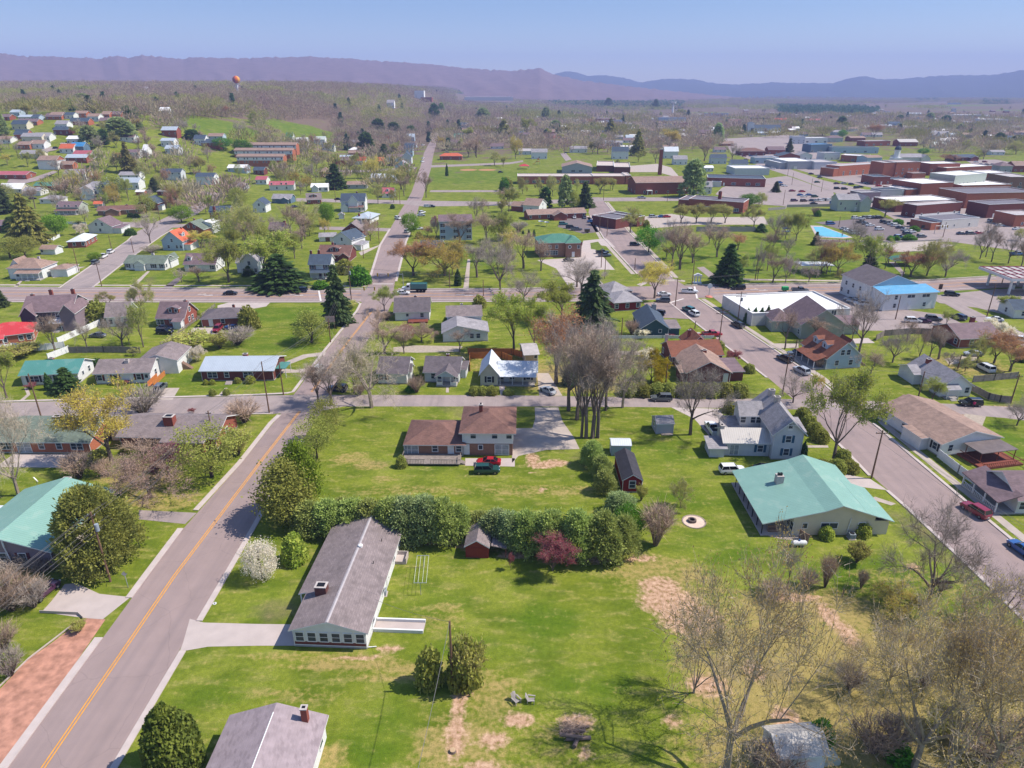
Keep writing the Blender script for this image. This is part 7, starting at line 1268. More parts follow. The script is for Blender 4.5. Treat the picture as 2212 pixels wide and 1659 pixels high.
# woods beyond: too many trees to count
def woods(name, label, zones, mats, sp0, kind, seed, ymax=6000, hr=(10, 17), y0=560, sel=None):
    rng = np.random.default_rng(seed); V, F, TN, off = [], [], [], 0; y = y0; pts = []
    while y < ymax:
        sp = max(sp0, sp0 * y / 900); x = -y * .83
        while x < y * .83:
            px, py = x + rng.uniform(-.5, .5) * sp, y + rng.uniform(-.5, .5) * sp; z = hgt(px, py); s = scr((px, py, z))
            if (sel is None or sel(mn.noise((px * .006, py * .004, 3)) + rng.normal() * .12)) and any(inpoly(s[0], s[1], q) for q in zones) and not any(inpoly(s[0], s[1], q) for q in KEEP[:4] + FIELDS) and not any(abs(px - a) < r + 3 and -r * 4 < py - c < r + 3 for a, c, r in _hs): pts.append((px, py, z, sp))
            x += sp
        y += sp
    for px, py, z, sp in pts:
        h = rng.uniform(*hr); w = max(h * .8, sp * 1.25) if sp < 60 else h * .6; n = 170 if py < 1300 else 75
        if kind == 'bare':
            d = rng.normal(size=(n, 3)); d /= np.linalg.norm(d, axis=1, keepdims=True); r = rng.uniform(.3, 1, (n, 1)) ** .6; P = d * r * [w / 2, w / 2, h * .4] + [px, py, z + h * .58]
            D = d * [.6, .6, .5] + [0, 0, .7]; D /= np.linalg.norm(D, axis=1, keepdims=True); v, f = cards(P, .36 * max(1, sp / 12), rng, 6, D, .7)
            tr = np.array([[px - .2, py, z - .5], [px + .2, py, z - .5], [px + .12, py, z + h * .7], [px - .12, py, z + h * .7]]); v = np.concatenate([v, tr]); f = np.concatenate([f, [[4 * n, 4 * n + 1, 4 * n + 2, 4 * n + 3]]])
        else:
            t = rng.uniform(0, 1, (n, 1)); a = rng.uniform(0, 6.28, (n, 1)); r = w * .42 * (1 - t ** 1.6) * rng.uniform(.6, 1.1, (n, 1)); P = np.concatenate([np.cos(a) * r + px, np.sin(a) * r + py, z + .6 + t * (h - .6)], 1); v, f = cards(P, min(3.2, 1.1 * max(1, sp / 12)), rng, 1.6)
        V.append(v); F.append(f + off); off += len(v); TN.append(np.full(len(f), rng.uniform(0, 1)))
    me = raw_mesh(name, np.concatenate(V), np.concatenate(F), mats, np.concatenate(TN)); obj(name, me, kind='stuff', label=label); return len(pts)
FIELDS = [[(503, 180), (526, 180), (526, 214), (503, 214)], [(398, 258), (545, 256), (560, 304), (400, 306)], [(575, 262), (715, 260), (726, 316), (585, 316)], [(610, 198), (720, 200), (720, 208), (612, 206)], [(1440, 238), (1600, 234), (1600, 250), (1440, 252)], [(1860, 226), (2050, 220), (2060, 232), (1870, 238)], [(2020, 226), (2212, 224), (2230, 244), (2050, 240)], [(2150, 200), (2230, 200), (2230, 216), (2150, 216)], [(980, 204), (1110, 200), (1110, 222), (980, 222)], [(890, 205), (930, 203), (930, 222), (890, 222)]]
WOODM = leaf_mat("bare_wood", "937c72", "a29878", .3); WOODG2 = leaf_mat("greening_wood", "9a9058", "868a4a", .3); PINEW = leaf_mat("far_pine", "3a5a40", "4c6a48", .2)
_w = (woods('bare_woodland', 'grey-brown leafless woods spreading behind the town', [[(-80, 186), (560, 182), (950, 192), (1110, 205), (1500, 209), (2300, 212), (2300, 240), (2100, 240), (1950, 232), (1800, 234), (1620, 230), (1480, 236), (1120, 250), (960, 288), (905, 300), (860, 330), (560, 330), (545, 250), (400, 292), (330, 262), (130, 236), (-80, 236)]], WOODM, 9.5, 'bare', 5, sel=lambda v: v < .18),
      woods('greening_woodland', 'patches of woods coming into yellow-green leaf', [[(-80, 190), (560, 186), (950, 194), (1110, 207), (1500, 211), (2300, 214), (2300, 244), (1950, 236), (1480, 240), (960, 288), (860, 330), (560, 330), (545, 250), (330, 292), (-80, 245)]], WOODG2, 11, 'bare', 6, sel=lambda v: v >= .18),
      woods('pine_woodland', 'dark belt of pine woods beyond the town', [[(1186, 203), (1306, 206), (1420, 212), (1480, 222), (1470, 236), (1300, 236), (1186, 229)], [(1674, 230), (1795, 232), (1795, 250), (1690, 247)], [(1795, 234), (1900, 236), (1890, 246), (1795, 248)], [(990, 198), (1080, 197), (1080, 203), (990, 204)], [(1980, 214), (2030, 214), (2030, 220), (1980, 220)], [(2120, 218), (2180, 219), (2180, 226), (2120, 226)], [(1990, 197), (2010, 197), (2010, 204), (1990, 204)], [(1988, 268), (1992, 268), (1992, 270), (1988, 270)]], PINEW, 9, 'pine', 7))
woods('town_trees', 'bare garden trees crowding between far houses', [[(0, 240), (550, 250), (560, 345), (540, 420), (430, 470), (200, 460), (0, 420)], [(545, 300), (905, 300), (880, 415), (700, 420), (545, 420)], [(950, 248), (1110, 248), (1110, 330), (945, 335)], [(1110, 244), (1560, 236), (1560, 325), (1300, 335), (1110, 330)], [(1560, 236), (2212, 242), (2212, 340), (2020, 340), (1900, 295), (1560, 295)]], WOODM, 21, 'bare', 15, ymax=1900, y0=400, sel=lambda v: v < .1)
woods('town_budding_trees', 'pale budding garden trees crowding between far houses', [[(0, 240), (550, 250), (560, 345), (540, 420), (430, 470), (200, 460), (0, 420)], [(545, 300), (905, 300), (880, 415), (700, 420), (545, 420)], [(950, 245), (2212, 238), (2212, 340), (1900, 295), (1560, 300), (1300, 335), (945, 335)]], WOODG2, 19, 'bare', 17, ymax=1900, y0=400, sel=lambda v: v >= .1)
woods('town_evergreens', 'scattered dark evergreens between far houses', [[(0, 200), (2212, 215), (2212, 320), (1900, 290), (1500, 300), (940, 330), (560, 400), (0, 400)]], PINEW, 105, 'pine', 16, ymax=2200, y0=450)
# ---------------------------------------------------------------- vehicles
PAINTC = dict(white="d6d6d4", silver="9fa3a6", grey="55595e", black="15161a", navy="1c2740", blue="23538f", red="a01520", crimson="7e1628", green="164038", teal="2c6a6a", tan="9a8c78", brown="4a332a", purple="4a2c44", dgreen="2c4a34")
RUB = M("tyre_rubber", "1b1b1c", rough=.9, var=.05); RIM = M("wheel_rim", "8d9093", rough=.35, metal=.7); CGL = M("car_glass", "14181d", rough=.08, var=.05); HLM = M("headlight_glass", "c9ced0", rough=.15, var=.02); TLM = M("tail_light", "7a1215", rough=.3, var=.05)
def paint(c):
    m = M("paint_" + c, PAINTC[c], rough=.28, var=.03); m.node_tree.nodes["Principled BSDF"].inputs["Coat Weight"].default_value = .5; m.node_tree.nodes["Principled BSDF"].inputs["Specular IOR Level"].default_value = .5; return m
CARS = dict(
 sedan=dict(L=4.7, st=[(-2.35, .68, .38, .78), (-2.22, .84, .26, .95), (-1.3, .9, .2, 1.0), (0, .91, .2, .98), (1.0, .9, .2, .97), (2.0, .86, .24, .86), (2.35, .66, .36, .66)], gh=[(-1.75, -.95), (1.1, .25), .8, .6, .95, 1.46]),
 hatch=dict(L=4.3, st=[(-2.15, .7, .38, .85), (-2.05, .84, .26, 1.02), (-1.2, .89, .2, 1.03), (0, .9, .2, 1.0), (.9, .89, .2, .98), (1.8, .85, .24, .86), (2.15, .66, .36, .68)], gh=[(-2.0, -1.55), (1.05, .2), .8, .62, .98, 1.52]),
 suv=dict(L=4.8, st=[(-2.4, .74, .45, .95), (-2.3, .9, .32, 1.08), (-1.3, .95, .26, 1.1), (0, .96, .26, 1.08), (1.0, .95, .26, 1.07), (2.05, .9, .3, 1.0), (2.4, .74, .42, .8)], gh=[(-2.28, -2.0), (1.1, .35), .86, .7, 1.06, 1.74]),
 van=dict(L=5.0, st=[(-2.5, .8, .42, 1.0), (-2.42, .95, .28, 1.12), (-1.3, .98, .24, 1.12), (.4, .98, .24, 1.1), (1.4, .96, .26, 1.04), (2.2, .88, .3, .9), (2.5, .7, .4, .7)], gh=[(-2.42, -2.3), (1.7, .7), .9, .76, 1.08, 1.82]),
 pickup=dict(L=5.8, st=[(-2.9, .86, .5, .98), (-2.86, .95, .4, 1.06), (-1.6, .97, .34, 1.06), (-.6, .97, .3, 1.08), (1.2, .97, .3, 1.1), (2.6, .92, .34, 1.02), (2.9, .76, .45, .85)], gh=[(-.75, -.55), (1.35, .7), .88, .72, 1.07, 1.78]))
_CM = {}
def car_meshes(kind, col):
    if (kind, col) in _CM: return _CM[kind, col]
    c = CARS[kind]; mb = MB(); rings = []
    for x, hw, zl, zh in c['st']:
        n = len(mb.v); zm = zl + (zh - zl) * .55
        mb.v += [(x, -hw * .9, zl), (x, -hw, zl + .14), (x, -hw, zm), (x, -hw * .93, zh), (x, hw * .93, zh), (x, hw, zm), (x, hw, zl + .14), (x, hw * .9, zl)]; rings.append(n)
    for a, b in zip(rings, rings[1:]):
        for i in range(8): j = (i + 1) % 8; mb.f.append((a + i, a + j, b + j, b + i)); mb.m.append(0)
    for r, rev in ((rings[0], 1), (rings[-1], 0)): q = tuple(r + i for i in range(8)); mb.f.append(q[::-1] if rev else q); mb.m.append(0)
    if kind == 'pickup':
        mb.box(-2.8, -.8, 1.055, -.85, .8, 1.075, 1)
        for s in (-1, 1): mb.box(-2.86, s * .86 - .07, 1.0, -.8, s * .86 + .07, 1.3, 0)
        mb.box(-2.88, -.86, 1.0, -2.78, .86, 1.3, 0)
    (rb, rt), (fb, ft), w0, w1, z0, z1 = c['gh']
    mb.prism([(-w1, z1 - .03), (-w1 + .08, z1 + .03), (w1 - .08, z1 + .03), (w1, z1 - .03)], rt, ft, 'x', m=0)
    for xb, xt in ((rb, rt), (fb, ft), ((rb + fb) / 2 - .1, (rt + ft) / 2 - .1)):   # pillars
        for s in (-1, 1): mb.tube((xb, s * w0, z0), (xt, s * w1, z1 - .02), .055, n=4)
    for s in (-1, 1): mb.box(fb - .35, s * (c['st'][3][1] + .08) - .09, z0 - .02, fb - .2, s * (c['st'][3][1] + .08) + .09, z0 + .13, 0)
    mb.box(c['st'][-1][0] - .06, -.4, .5, c['st'][-1][0] + .02, .4, .62, 1); mb.box(c['st'][0][0] - .02, -.25, .55, c['st'][0][0] + .04, .25, .68, 2)
    body = mb.mesh("body", [paint(col), BLACK, TRIM])
    g = MB(); B = [(rb, -w0), (fb, -w0), (fb, w0), (rb, w0)]; T2 = [(rt, -w1), (ft, -w1), (ft, w1), (rt, w1)]
    for i in range(4): j = (i + 1) % 4; g.poly([(*B[i], z0), (*B[j], z0), (*T2[j], z1 - .02), (*T2[i], z1 - .02)])
    glass = g.mesh("windows", CGL)
    h = MB(); xf = c['st'][-1][0]; h.box(xf - .14, -.1, -.07, xf - .01, .1, .06); hl = h.mesh("headlight", HLM)
    t = MB(); xr = c['st'][0][0]; t.box(xr + .01, -.09, -.1, xr + .12, .09, .1); tl = t.mesh("tail_light", TLM)
    allm = MB()
    for m_, off in ((mb, 0), (g, 3)):
        n = len(allm.v); allm.v += m_.v; allm.f += [tuple(n + i for i in f) for f in m_.f]; allm.m += [k + off for k in m_.m]
    for wx in (-1, 1):
        for wy in (-1, 1): allm.tube((wx * c['L'] * .31, wy * .72, .33), (wx * c['L'] * .31, wy * .95, .33), .33, n=10, m=4)
    far = allm.mesh("car", [paint(col), BLACK, TRIM, CGL, RUB])
    _CM[kind, col] = (body, glass, hl, tl, far); return _CM[kind, col]
_W = []
def wheel_mesh():
    if not _W:
        mb = MB(); mb.tube((0, -.11, 0), (0, .11, 0), .34, n=16); r = MB(); r.tube((0, -.125, 0), (0, .125, 0), .21, n=12); _W.extend([mb.mesh("wheel", RUB), r.mesh("rim", RIM)])
    return _W
CN = dict(sedan='sedan', hatch='hatchback', suv='SUV', van='minivan', pickup='pickup truck')
def car(kind, col, x0, y0, x1, y1=None, label=None, group=None):
    """parked or driving with its tail at x0, y0 and its nose at x1, y1"""
    y1 = y0 if y1 is None else y1; a, b = at(x0, y0), at(x1, y1); m = a.lerp(b, .5); d = b - a; rz = math.atan2(d.y, d.x); m.z = max(m.z, 0) + .03
    body, glass, hl, tl, far = car_meshes(kind, col); look = "%s %s" % ({'grey': 'dark grey', 'dgreen': 'dark green', 'tan': 'tan'}.get(col, col), CN[kind]); cat = 'truck' if kind == 'pickup' else 'car'
    nm = {'pickup': 'pickup_truck', 'suv': 'parked_car', 'van': 'minivan'}.get(kind, 'parked_car')
    if ppm(m) < 4.0: return obj(nm, far, None, m, rz, label, cat, group, None, look)
    o = thing(nm, label, cat, m, rz, group, look); c = CARS[kind]; obj('body', body, o); obj('windows', glass, o); wm, rm = wheel_mesh()
    for wx in (-1, 1):
        for wy in (-1, 1): w = obj('wheel', wm, o, (wx * c['L'] * .31, wy * .84, .34)); obj('rim', rm, w)
    for s in (-1, 1): obj('headlight', hl, o, (0, s * .6, c['st'][-2][3] - .16)); obj('tail_light', tl, o, (0, s * .62, c['st'][1][3] - .14))
    return o
def CA(tile, *rows):
    T(tile)
    for r in rows: car(*r)
CA('D4', ('suv', 'crimson', 1880, 892, 1690, 778), ('sedan', 'blue', 2330, 1270, 2060, 1075))
CA('D3', ('suv', 'white', 1805, 486, 1990, 482), ('sedan', 'black', 2110, 474, 2270, 470))
CA('C3', ('pickup', 'white', 1765, 1478, 1690, 1365), ('sedan', 'navy', 1862, 1425, 1822, 1362), ('suv', 'grey', 1372, 1158, 1208, 1156), ('pickup', 'white', 1465, 228, 1600, 230), ('suv', 'black', 2022, 196, 1890, 198), ('sedan', 'white', 1265, 252, 1362, 252), ('suv', 'grey', 1340, 308, 1266, 305), ('suv', 'teal', 1555, 398, 1490, 372), ('suv', 'white', 1605, 440, 1535, 400), ('suv', 'navy', 1295, 424, 1220, 412), ('suv', 'black', 1990, 540, 1905, 500), ('pickup', 'red', 1640, 606, 1810, 596), ('van', 'white', 2022, 430, 1965, 385), ('sedan', 'silver', 345, 1106, 275, 1070))
CA('C4', ('suv', 'grey', 310, 772, 180, 768), ('suv', 'black', 205, 842, 80, 785), ('suv', 'silver', 340, 946, 232, 890), ('suv', 'black', 1828, 1202, 1662, 1196), ('sedan', 'white', 2008, 476, 1902, 466), ('pickup', 'white', 2100, 640, 2225, 660), ('suv', 'navy', 1680, 466, 1612, 440), ('suv', 'white', 1197, 480, 1300, 484), ('sedan', 'purple', 1300, 482, 1375, 486), ('suv', 'grey', 1380, 462, 1474, 468), ('sedan', 'silver', 770, 304, 664, 288), ('sedan', 'silver', 790, 322, 690, 306), ('suv', 'white', 868, 342, 742, 330), ('suv', 'black', 1528, 250, 1642, 256), ('pickup', 'grey', 196, 216, 354, 218), ('sedan', 'silver', 1840, 770, 1700, 768), ('van', 'white', 1925, 922, 1818, 868))
CA('D2', ('suv', 'green', 1890, 484, 2102, 482), ('sedan', 'red', 2124, 416, 1896, 412))
CA('C2', ('suv', 'white', 562, 892, 496, 955), ('suv', 'navy', 770, 1078, 645, 1070), ('suv', 'navy', 440, 220, 336, 219), ('sedan', 'white', 1235, 238, 1310, 240))
CA('C1', ('suv', 'grey', 1365, 1090, 1415, 1040), ('suv', 'crimson', 1910, 530, 1855, 582), ('sedan', 'blue', 2050, 545, 1960, 540), ('sedan', 'navy', 1370, 546, 1480, 548), ('suv', 'black', 1380, 580, 1478, 582), ('sedan', 'grey', 905, 612, 790, 606), ('sedan', 'black', 1936, 244, 2050, 242))
CA('D1', ('sedan', 'purple', 330, 1580, 440, 1490))
CA('B1', ('pickup', 'white', 860, 806, 930, 768), ('suv', 'white', 928, 764, 990, 730), ('suv', 'grey', 800, 855, 855, 822), ('sedan', 'black', 1885, 104, 1938, 104), ('sedan', 'black', 255, 282, 312, 280), ('sedan', 'crimson', 1450, 292, 1515, 290))
CA('B2', ('suv', 'white', 1208, 450, 1245, 460), ('suv', 'white', 1464, 350, 1502, 350), ('sedan', 'black', 1500, 350, 1535, 350), ('suv', 'white', 1422, 408, 1450, 402), ('sedan', 'silver', 1408, 428, 1445, 426), ('suv', 'silver', 1290, 578, 1328, 560), ('sedan', 'white', 1386, 545, 1430, 543), ('sedan', 'navy', 320, 355, 348, 352), ('sedan', 'black', 690, 288, 730, 288))
CA('B3', ('suv', 'teal', 408, 505, 478, 503), ('van', 'black', 470, 534, 540, 534), ('pickup', 'grey', 522, 552, 592, 550), ('sedan', 'white', 538, 456, 542, 436), ('sedan', 'grey', 626, 456, 630, 440), ('sedan', 'blue', 664, 482, 702, 478), ('suv', 'blue', 700, 450, 738, 440), ('suv', 'navy', 718, 470, 752, 460), ('pickup', 'silver', 1090, 276, 1152, 276), ('suv', 'silver', 1195, 442, 1242, 440), ('sedan', 'blue', 1274, 440, 1316, 439), ('sedan', 'red', 1316, 440, 1356, 439), ('suv', 'navy', 1035, 684, 1084, 684), ('pickup', 'black', 738, 752, 822, 750), ('pickup', 'grey', 748, 778, 850, 776), ('sedan', 'black', 460, 820, 520, 818))
CA('B4', ('suv', 'white', 732, 454, 778, 452), ('sedan', 'white', 778, 456, 824, 456), ('suv', 'grey', 824, 452, 860, 450), ('suv', 'silver', 862, 450, 898, 448), ('sedan', 'navy', 898, 450, 936, 448), ('suv', 'black', 936, 450, 974, 448), ('van', 'blue', 505, 502, 572, 500), ('pickup', 'black', 775, 490, 832, 488), ('sedan', 'grey', 818, 502, 868, 500), ('sedan', 'white', 848, 516, 916, 514), ('suv', 'white', 918, 550, 1002, 548), ('sedan', 'silver', 625, 548, 690, 546), ('sedan', 'white', 655, 562, 722, 560), ('sedan', 'silver', 690, 572, 752, 570), ('suv', 'white', 718, 584, 780, 582), ('suv', 'black', 975, 486, 1030, 484), ('suv', 'grey', 1008, 496, 1062, 494), ('sedan', 'silver', 1040, 506, 1092, 504), ('suv', 'white', 1072, 518, 1132, 516), ('sedan', 'navy', 1108, 536, 1172, 534), ('sedan', 'silver', 1148, 556, 1222, 554), ('sedan', 'white', 1200, 572, 1272, 570), ('suv', 'navy', 1165, 588, 1236, 586), ('suv', 'blue', 1095, 618, 1160, 616), ('suv', 'grey', 1295, 614, 1356, 612))
CA('B4', ('sedan', 'crimson', 180, 216, 236, 215), ('sedan', 'red', 274, 221, 312, 220), ('sedan', 'blue', 255, 252, 302, 250), ('sedan', 'white', 284, 264, 338, 262), ('sedan', 'blue', 328, 252, 378, 250), ('suv', 'dgreen', 374, 266, 430, 264), ('suv', 'purple', 204, 302, 246, 300), ('suv', 'brown', 280, 304, 336, 302), ('sedan', 'navy', 360, 300, 400, 298), ('sedan', 'silver', 400, 301, 440, 299), ('suv', 'white', 438, 300, 474, 298), ('suv', 'black', 470, 298, 508, 296), ('suv', 'white', 505, 298, 545, 296), ('sedan', 'teal', 540, 296, 580, 294), ('sedan', 'black', 364, 326, 422, 326), ('suv', 'blue', 538, 324, 590, 324),
   ('sedan', 'purple', 572, 152, 612, 151), ('sedan', 'silver', 632, 150, 674, 149), ('sedan', 'navy', 698, 157, 738, 156), ('suv', 'black', 574, 196, 616, 194), ('suv', 'black', 630, 200, 688, 198), ('suv', 'navy', 742, 190, 786, 187), ('sedan', 'navy', 780, 182, 816, 181), ('sedan', 'silver', 828, 150, 868, 149), ('sedan', 'red', 918, 172, 990, 170), ('sedan', 'dgreen', 390, 140, 456, 138), ('sedan', 'navy', 350, 68, 392, 67), ('sedan', 'grey', 415, 97, 476, 96), ('suv', 'blue', 80, 146, 120, 144), ('sedan', 'white', 118, 172, 166, 171), ('sedan', 'navy', 106, 166, 130, 165),
   ('sedan', 'navy', 1640, 588, 1694, 587), ('suv', 'grey', 1720, 587, 1774, 586), ('sedan', 'red', 1790, 584, 1842, 583), ('sedan', 'navy', 1905, 578, 1970, 577), ('suv', 'silver', 1900, 478, 1962, 476), ('sedan', 'silver', 1968, 518, 2032, 516), ('sedan', 'white', 2116, 548, 2182, 546), ('suv', 'white', 1340, 458, 1402, 456), ('sedan', 'crimson', 1328, 482, 1392, 480), ('pickup', 'blue', 2112, 766, 2182, 764), ('sedan', 'black', 860, 314, 922, 313), ('sedan', 'white', 1090, 294, 1130, 293), ('suv', 'white', 1666, 438, 1730, 436))
CA('A4', ('sedan', 'white', 1776, 972, 1820, 972), ('sedan', 'silver', 1818, 992, 1858, 992), ('suv', 'crimson', 1854, 972, 1890, 972), ('sedan', 'black', 1872, 994, 1906, 994), ('sedan', 'navy', 1922, 994, 1960, 994), ('sedan', 'white', 1968, 994, 2004, 994), ('suv', 'white', 20, 1030, 62, 1030), ('sedan', 'red', 700, 888, 735, 888), ('sedan', 'white', 600, 886, 640, 886))
CA('A3', ('suv', 'crimson', 1985, 922, 2025, 922), ('sedan', 'blue', 2040, 920, 2085, 920), ('sedan', 'silver', 2085, 920, 2120, 920), ('sedan', 'black', 2060, 965, 2100, 963), ('suv', 'red', 2010, 955, 2035, 955), ('sedan', 'dgreen', 450, 892, 485, 890), ('sedan', 'white', 2040, 745, 2090, 745))
CA('A2', ('suv', 'white', 1424, 972, 1452, 968), ('sedan', 'white', 1432, 942, 1454, 938), ('suv', 'crimson', 1602, 868, 1650, 866), ('sedan', 'silver', 1625, 888, 1675, 886), ('sedan', 'navy', 2085, 1060, 2140, 1060), ('sedan', 'black', 1130, 1000, 1160, 1000), ('suv', 'white', 1432, 826, 1456, 824), ('sedan', 'black', 20, 1002, 62, 1002))
CA('A1', ('suv', 'black', 470, 855, 505, 853), ('sedan', 'white', 530, 815, 570, 814), ('sedan', 'silver', 200, 605, 240, 604), ('sedan', 'white', 240, 607, 275, 606), ('sedan', 'blue', 325, 615, 370, 614))
# tipper truck at the crossing
T('C2'); a, b = at(1262, 216), at(1488, 218); m = a.lerp(b, .5); o = thing('dump_truck', "teal-bodied dump truck with white cab waiting at the crossroads", 'truck', (m.x, m.y, .03), math.pi)
TEALM = paint('teal'); part(o, 'tipper_body', [TEALM, BLACK], lambda m_: (m_.prism([(-1.2, 1.35), (1.2, 1.35), (1.25, 3.1), (1.1, 3.1), (1.05, 1.6), (-1.05, 1.6), (-1.1, 3.1), (-1.25, 3.1)], -4.2, 1.2, 'x'), m_.box(-4.3, -1.2, 1.35, -4.2, 1.2, 3.0), m_.box(1.2, -1.2, 1.35, 1.3, 1.2, 3.3), m_.box(-4.1, -1.1, 2.9, 1.1, 1.1, 3.0)))
part(o, 'chassis', BLACK, lambda m_: m_.box(-4.2, -.5, .7, 4.4, .5, 1.2)); part(o, 'cab', [paint('white')], lambda m_: (m_.prism([(1.5, 1.0), (3.0, 1.0), (3.0, 1.9), (2.75, 2.8), (1.5, 2.85)], -1.15, 1.15, 'y'), m_.prism([(3.0, .9), (4.5, .9), (4.5, 1.6), (3.0, 1.85)], -.9, .9, 'y')))
part(o, 'windows', CGL, lambda m_: (m_.box(1.8, -1.17, 1.85, 2.75, 1.17, 2.55), m_.poly([(3.01, -1, 1.95), (3.01, 1, 1.95), (2.79, 1, 2.7), (2.79, -1, 2.7)])))
for wx in (-3.3, -2.1, -.9, 3.6):
    for s in (-1, 1): part(o, 'wheel', RUB, lambda m_: m_.tube((wx, s * .8, .5), (wx, s * 1.18, .5), .5, n=14))
T('C4'); p = at(145, 214); o = thing('trailer', "small green utility trailer behind the dark pickup", 'trailer', p); part(o, 'tank', M("green_plastic", "2a9a5a"), lambda m_: (m_.box(-1.1, -.7, .55, 1.0, .7, 1.7), m_.tube((1, 0, .6), (2.2, 0, .5), .06))); [part(o, 'wheel', RUB, lambda m_: m_.tube((0, s * .72, .32), (0, s * .95, .32), .32, n=10)) for s in (-1, 1)]
T('B3'); p = at(648, 570); o = thing('trailer', "small dark cargo trailer parked in the office lot", 'trailer', p); part(o, 'box', paint('brown'), lambda m_: (m_.box(-1.3, -.9, .5, 1.3, .9, 1.9), m_.tube((1.3, 0, .6), (2.4, 0, .5), .06))); [part(o, 'wheel', RUB, lambda m_: m_.tube((0, s * .92, .32), (0, s * 1.12, .32), .32, n=10)) for s in (-1, 1)]
T('C3'); p = at(1570, 606); o = thing('kayak_trailer', "trailer of white and red kayaks behind the red pickup", 'trailer', p); part(o, 'kayak', paint('white'), lambda m_: m_.tube((-2.2, .5, .9), (1.8, .5, .9), .33, .2, 8)); part(o, 'kayak', paint('red'), lambda m_: m_.tube((-2, -.4, .9), (2, -.4, .9), .33, .2, 8)); part(o, 'frame', BLACK, lambda m_: (m_.box(-1.5, -.9, .5, 2.6, .9, .58),)); [part(o, 'wheel', RUB, lambda m_: m_.tube((-.3, s * .92, .32), (-.3, s * 1.1, .32), .32, n=10)) for s in (-1, 1)]

# ---------------------------------------------------------------- poles, wires, signs
POLEM = M("pole_wood", "6e5444", var=.22, scale=2); WIREM = M("wire", "6d6a68", rough=.5); INSUL = M("transformer_grey", "8d97a0", rough=.4)
POLES = {}
def pole(key, x, y, ytop, arm=0, trans=False, look="wooden utility pole", steel=False):
    b = at(x, y); h = top_h(b, ytop); o = thing('utility_pole', None, 'utility pole', b, 0, None, look); POLES[key] = (b, h)
    part(o, 'shaft', STEEL if steel else POLEM, lambda m: m.tube((0, 0, -.2), (0, 0, h), .17, .11, 8))
    if arm: part(o, 'crossarm', POLEM, lambda m: [m.box(-arm, -.06, h - .65 - k, arm, .06, h - .5 - k) for k in ((0, .9) if arm > 1.3 else (0,))]); [part(o, 'insulator', INSUL, lambda m: m.tube((q * arm, 0, h - .5), (q * arm, 0, h - .3), .05, n=6)) for q in (-.95, .95)]
    if trans: part(o, 'transformer', INSUL, lambda m: m.tube((.38, -.1, h - 3.0), (.38, -.1, h - 1.9), .27, n=12))
    return o
def PO(tile, *rows):
    T(tile)
    for r in rows: pole(*r)
PO('D1', ('a', 955, 1425, 825, .5, True)); PO('E2', ('n', 1700, 977, 390)); PO('D4', ('r0', 893, 532, 118, 1.1))
PO('C2', ('b', 115, 1262, 820), ('c', 238, 1107, 800), ('d', 646, 656, 442), ('x', 826, 302, -10, 1.0, True)); PO('C1', ('e', 360, 1312, 925), ('a2', 1846, 1500, 1245, .5), ('f', 1700, 700, 0 + 610))
PO('C4', ('r1', 1288, 1165, 905), ('r2', 125, 1100, 748, 1.0), ('r3', 2095, 1180, 930, .8), ('g1', 1100, 456, 250), ('g2', 1890, 432, 155), ('k1', 1640, 880, 760), ('k2', 240, 700, 630)); PO('C3', ('h1', 1410, 342, 100, 1.0), ('h2', 1950, 472, 215, 1.6, True), ('h3', 1790, 642, 362, 1.8), ('h4', 1325, 1042, 840), ('h5', 945, 612, 440), ('h6', 1580, 535, 470))
PO('B1', ('i1', 880, 1036, 830, 1.2), ('i2', 685, 916, 680), ('i3', 965, 712, 590), ('i4', 1155, 742, 620), ('i5', 1385, 478, 330), ('i6', 1640, 342, 230), ('i7', 1845, 252, 150)); PO('B2', ('j1', 690, 307, 165), ('j2', 1245, 327, 180), ('j3', 1065, 662, 470), ('j4', 930, 792, 680), ('j5', 1675, 1047, 890), ('j6', 1965, 1117, 980), ('j7', 762, 470, 395))
PO('B3', ('k3', 1060, 892, 790), ('k4', 820, 602, 450), ('k5', 755, 560, 420), ('k6', 790, 292, 140), ('k7', 1340, 302, 180), ('k8', 1555, 1022, 800, 1.0), ('k9', 2100, 977, 760), ('k10', 770, 872, 700), ('k11', 800, 965, 780)); PO('B4', ('l1', 130, 332, 200), ('l2', 370, 202, 100), ('l3', 460, 217, 110), ('l4', 610, 522, 430), ('l5', 745, 542, 470), ('l6', 640, 602, 520), ('l7', 1510, 612, 480), ('l8', 1165, 950, 725), ('l9', 2020, 1010, 870)); PO('A4', ('m1', 205, 1165, 1060), ('m2', 440, 1120, 1030), ('m3', 168, 1090, 985)); PO('A3', ('m4', 850, 1205, 1110))
T()
def span(label, p, q, offs, sag=1.0, top=(.4, .4)):
    """a bundle of wires between two poles (or to a far point)"""
    (a, ha), (b, hb) = p, q; d = (b - a); d.z = 0; d.normalize(); s = Vector((d.y, -d.x, 0)); mb = MB()
    for o_, dz in offs:
        pts = []
        for i in range(13): t = i / 12; v = a.lerp(b, t); pts.append(Vector((v.x, v.y, 0)) + s * o_ + Vector((0, 0, (a.z + ha) * (1 - t) + (b.z + hb) * t - dz - sag * 4 * t * (1 - t))))
        for u, v in zip(pts, pts[1:]): mb.tube(u, v, .018, n=4, cap=False)
    o = mb.build('power_line', WIREM, None, None, label=label, cat='power line')
BUN = [(-.45, .35), (.0, .2), (.45, .35), (.1, 2.2), (.1, 3.0), (-.15, 3.4)]
off = (Vector((-75, 28, 0)), 9.5)
span("bundle of overhead wires crossing the lower left lawn", POLES['a'], (Vector((POLES['a'][0].x - 14, 30, 0)), 9.8), BUN, .8); span("bundle of overhead wires between the left roadside poles", POLES['a'], POLES['a2'], BUN, 1.0)
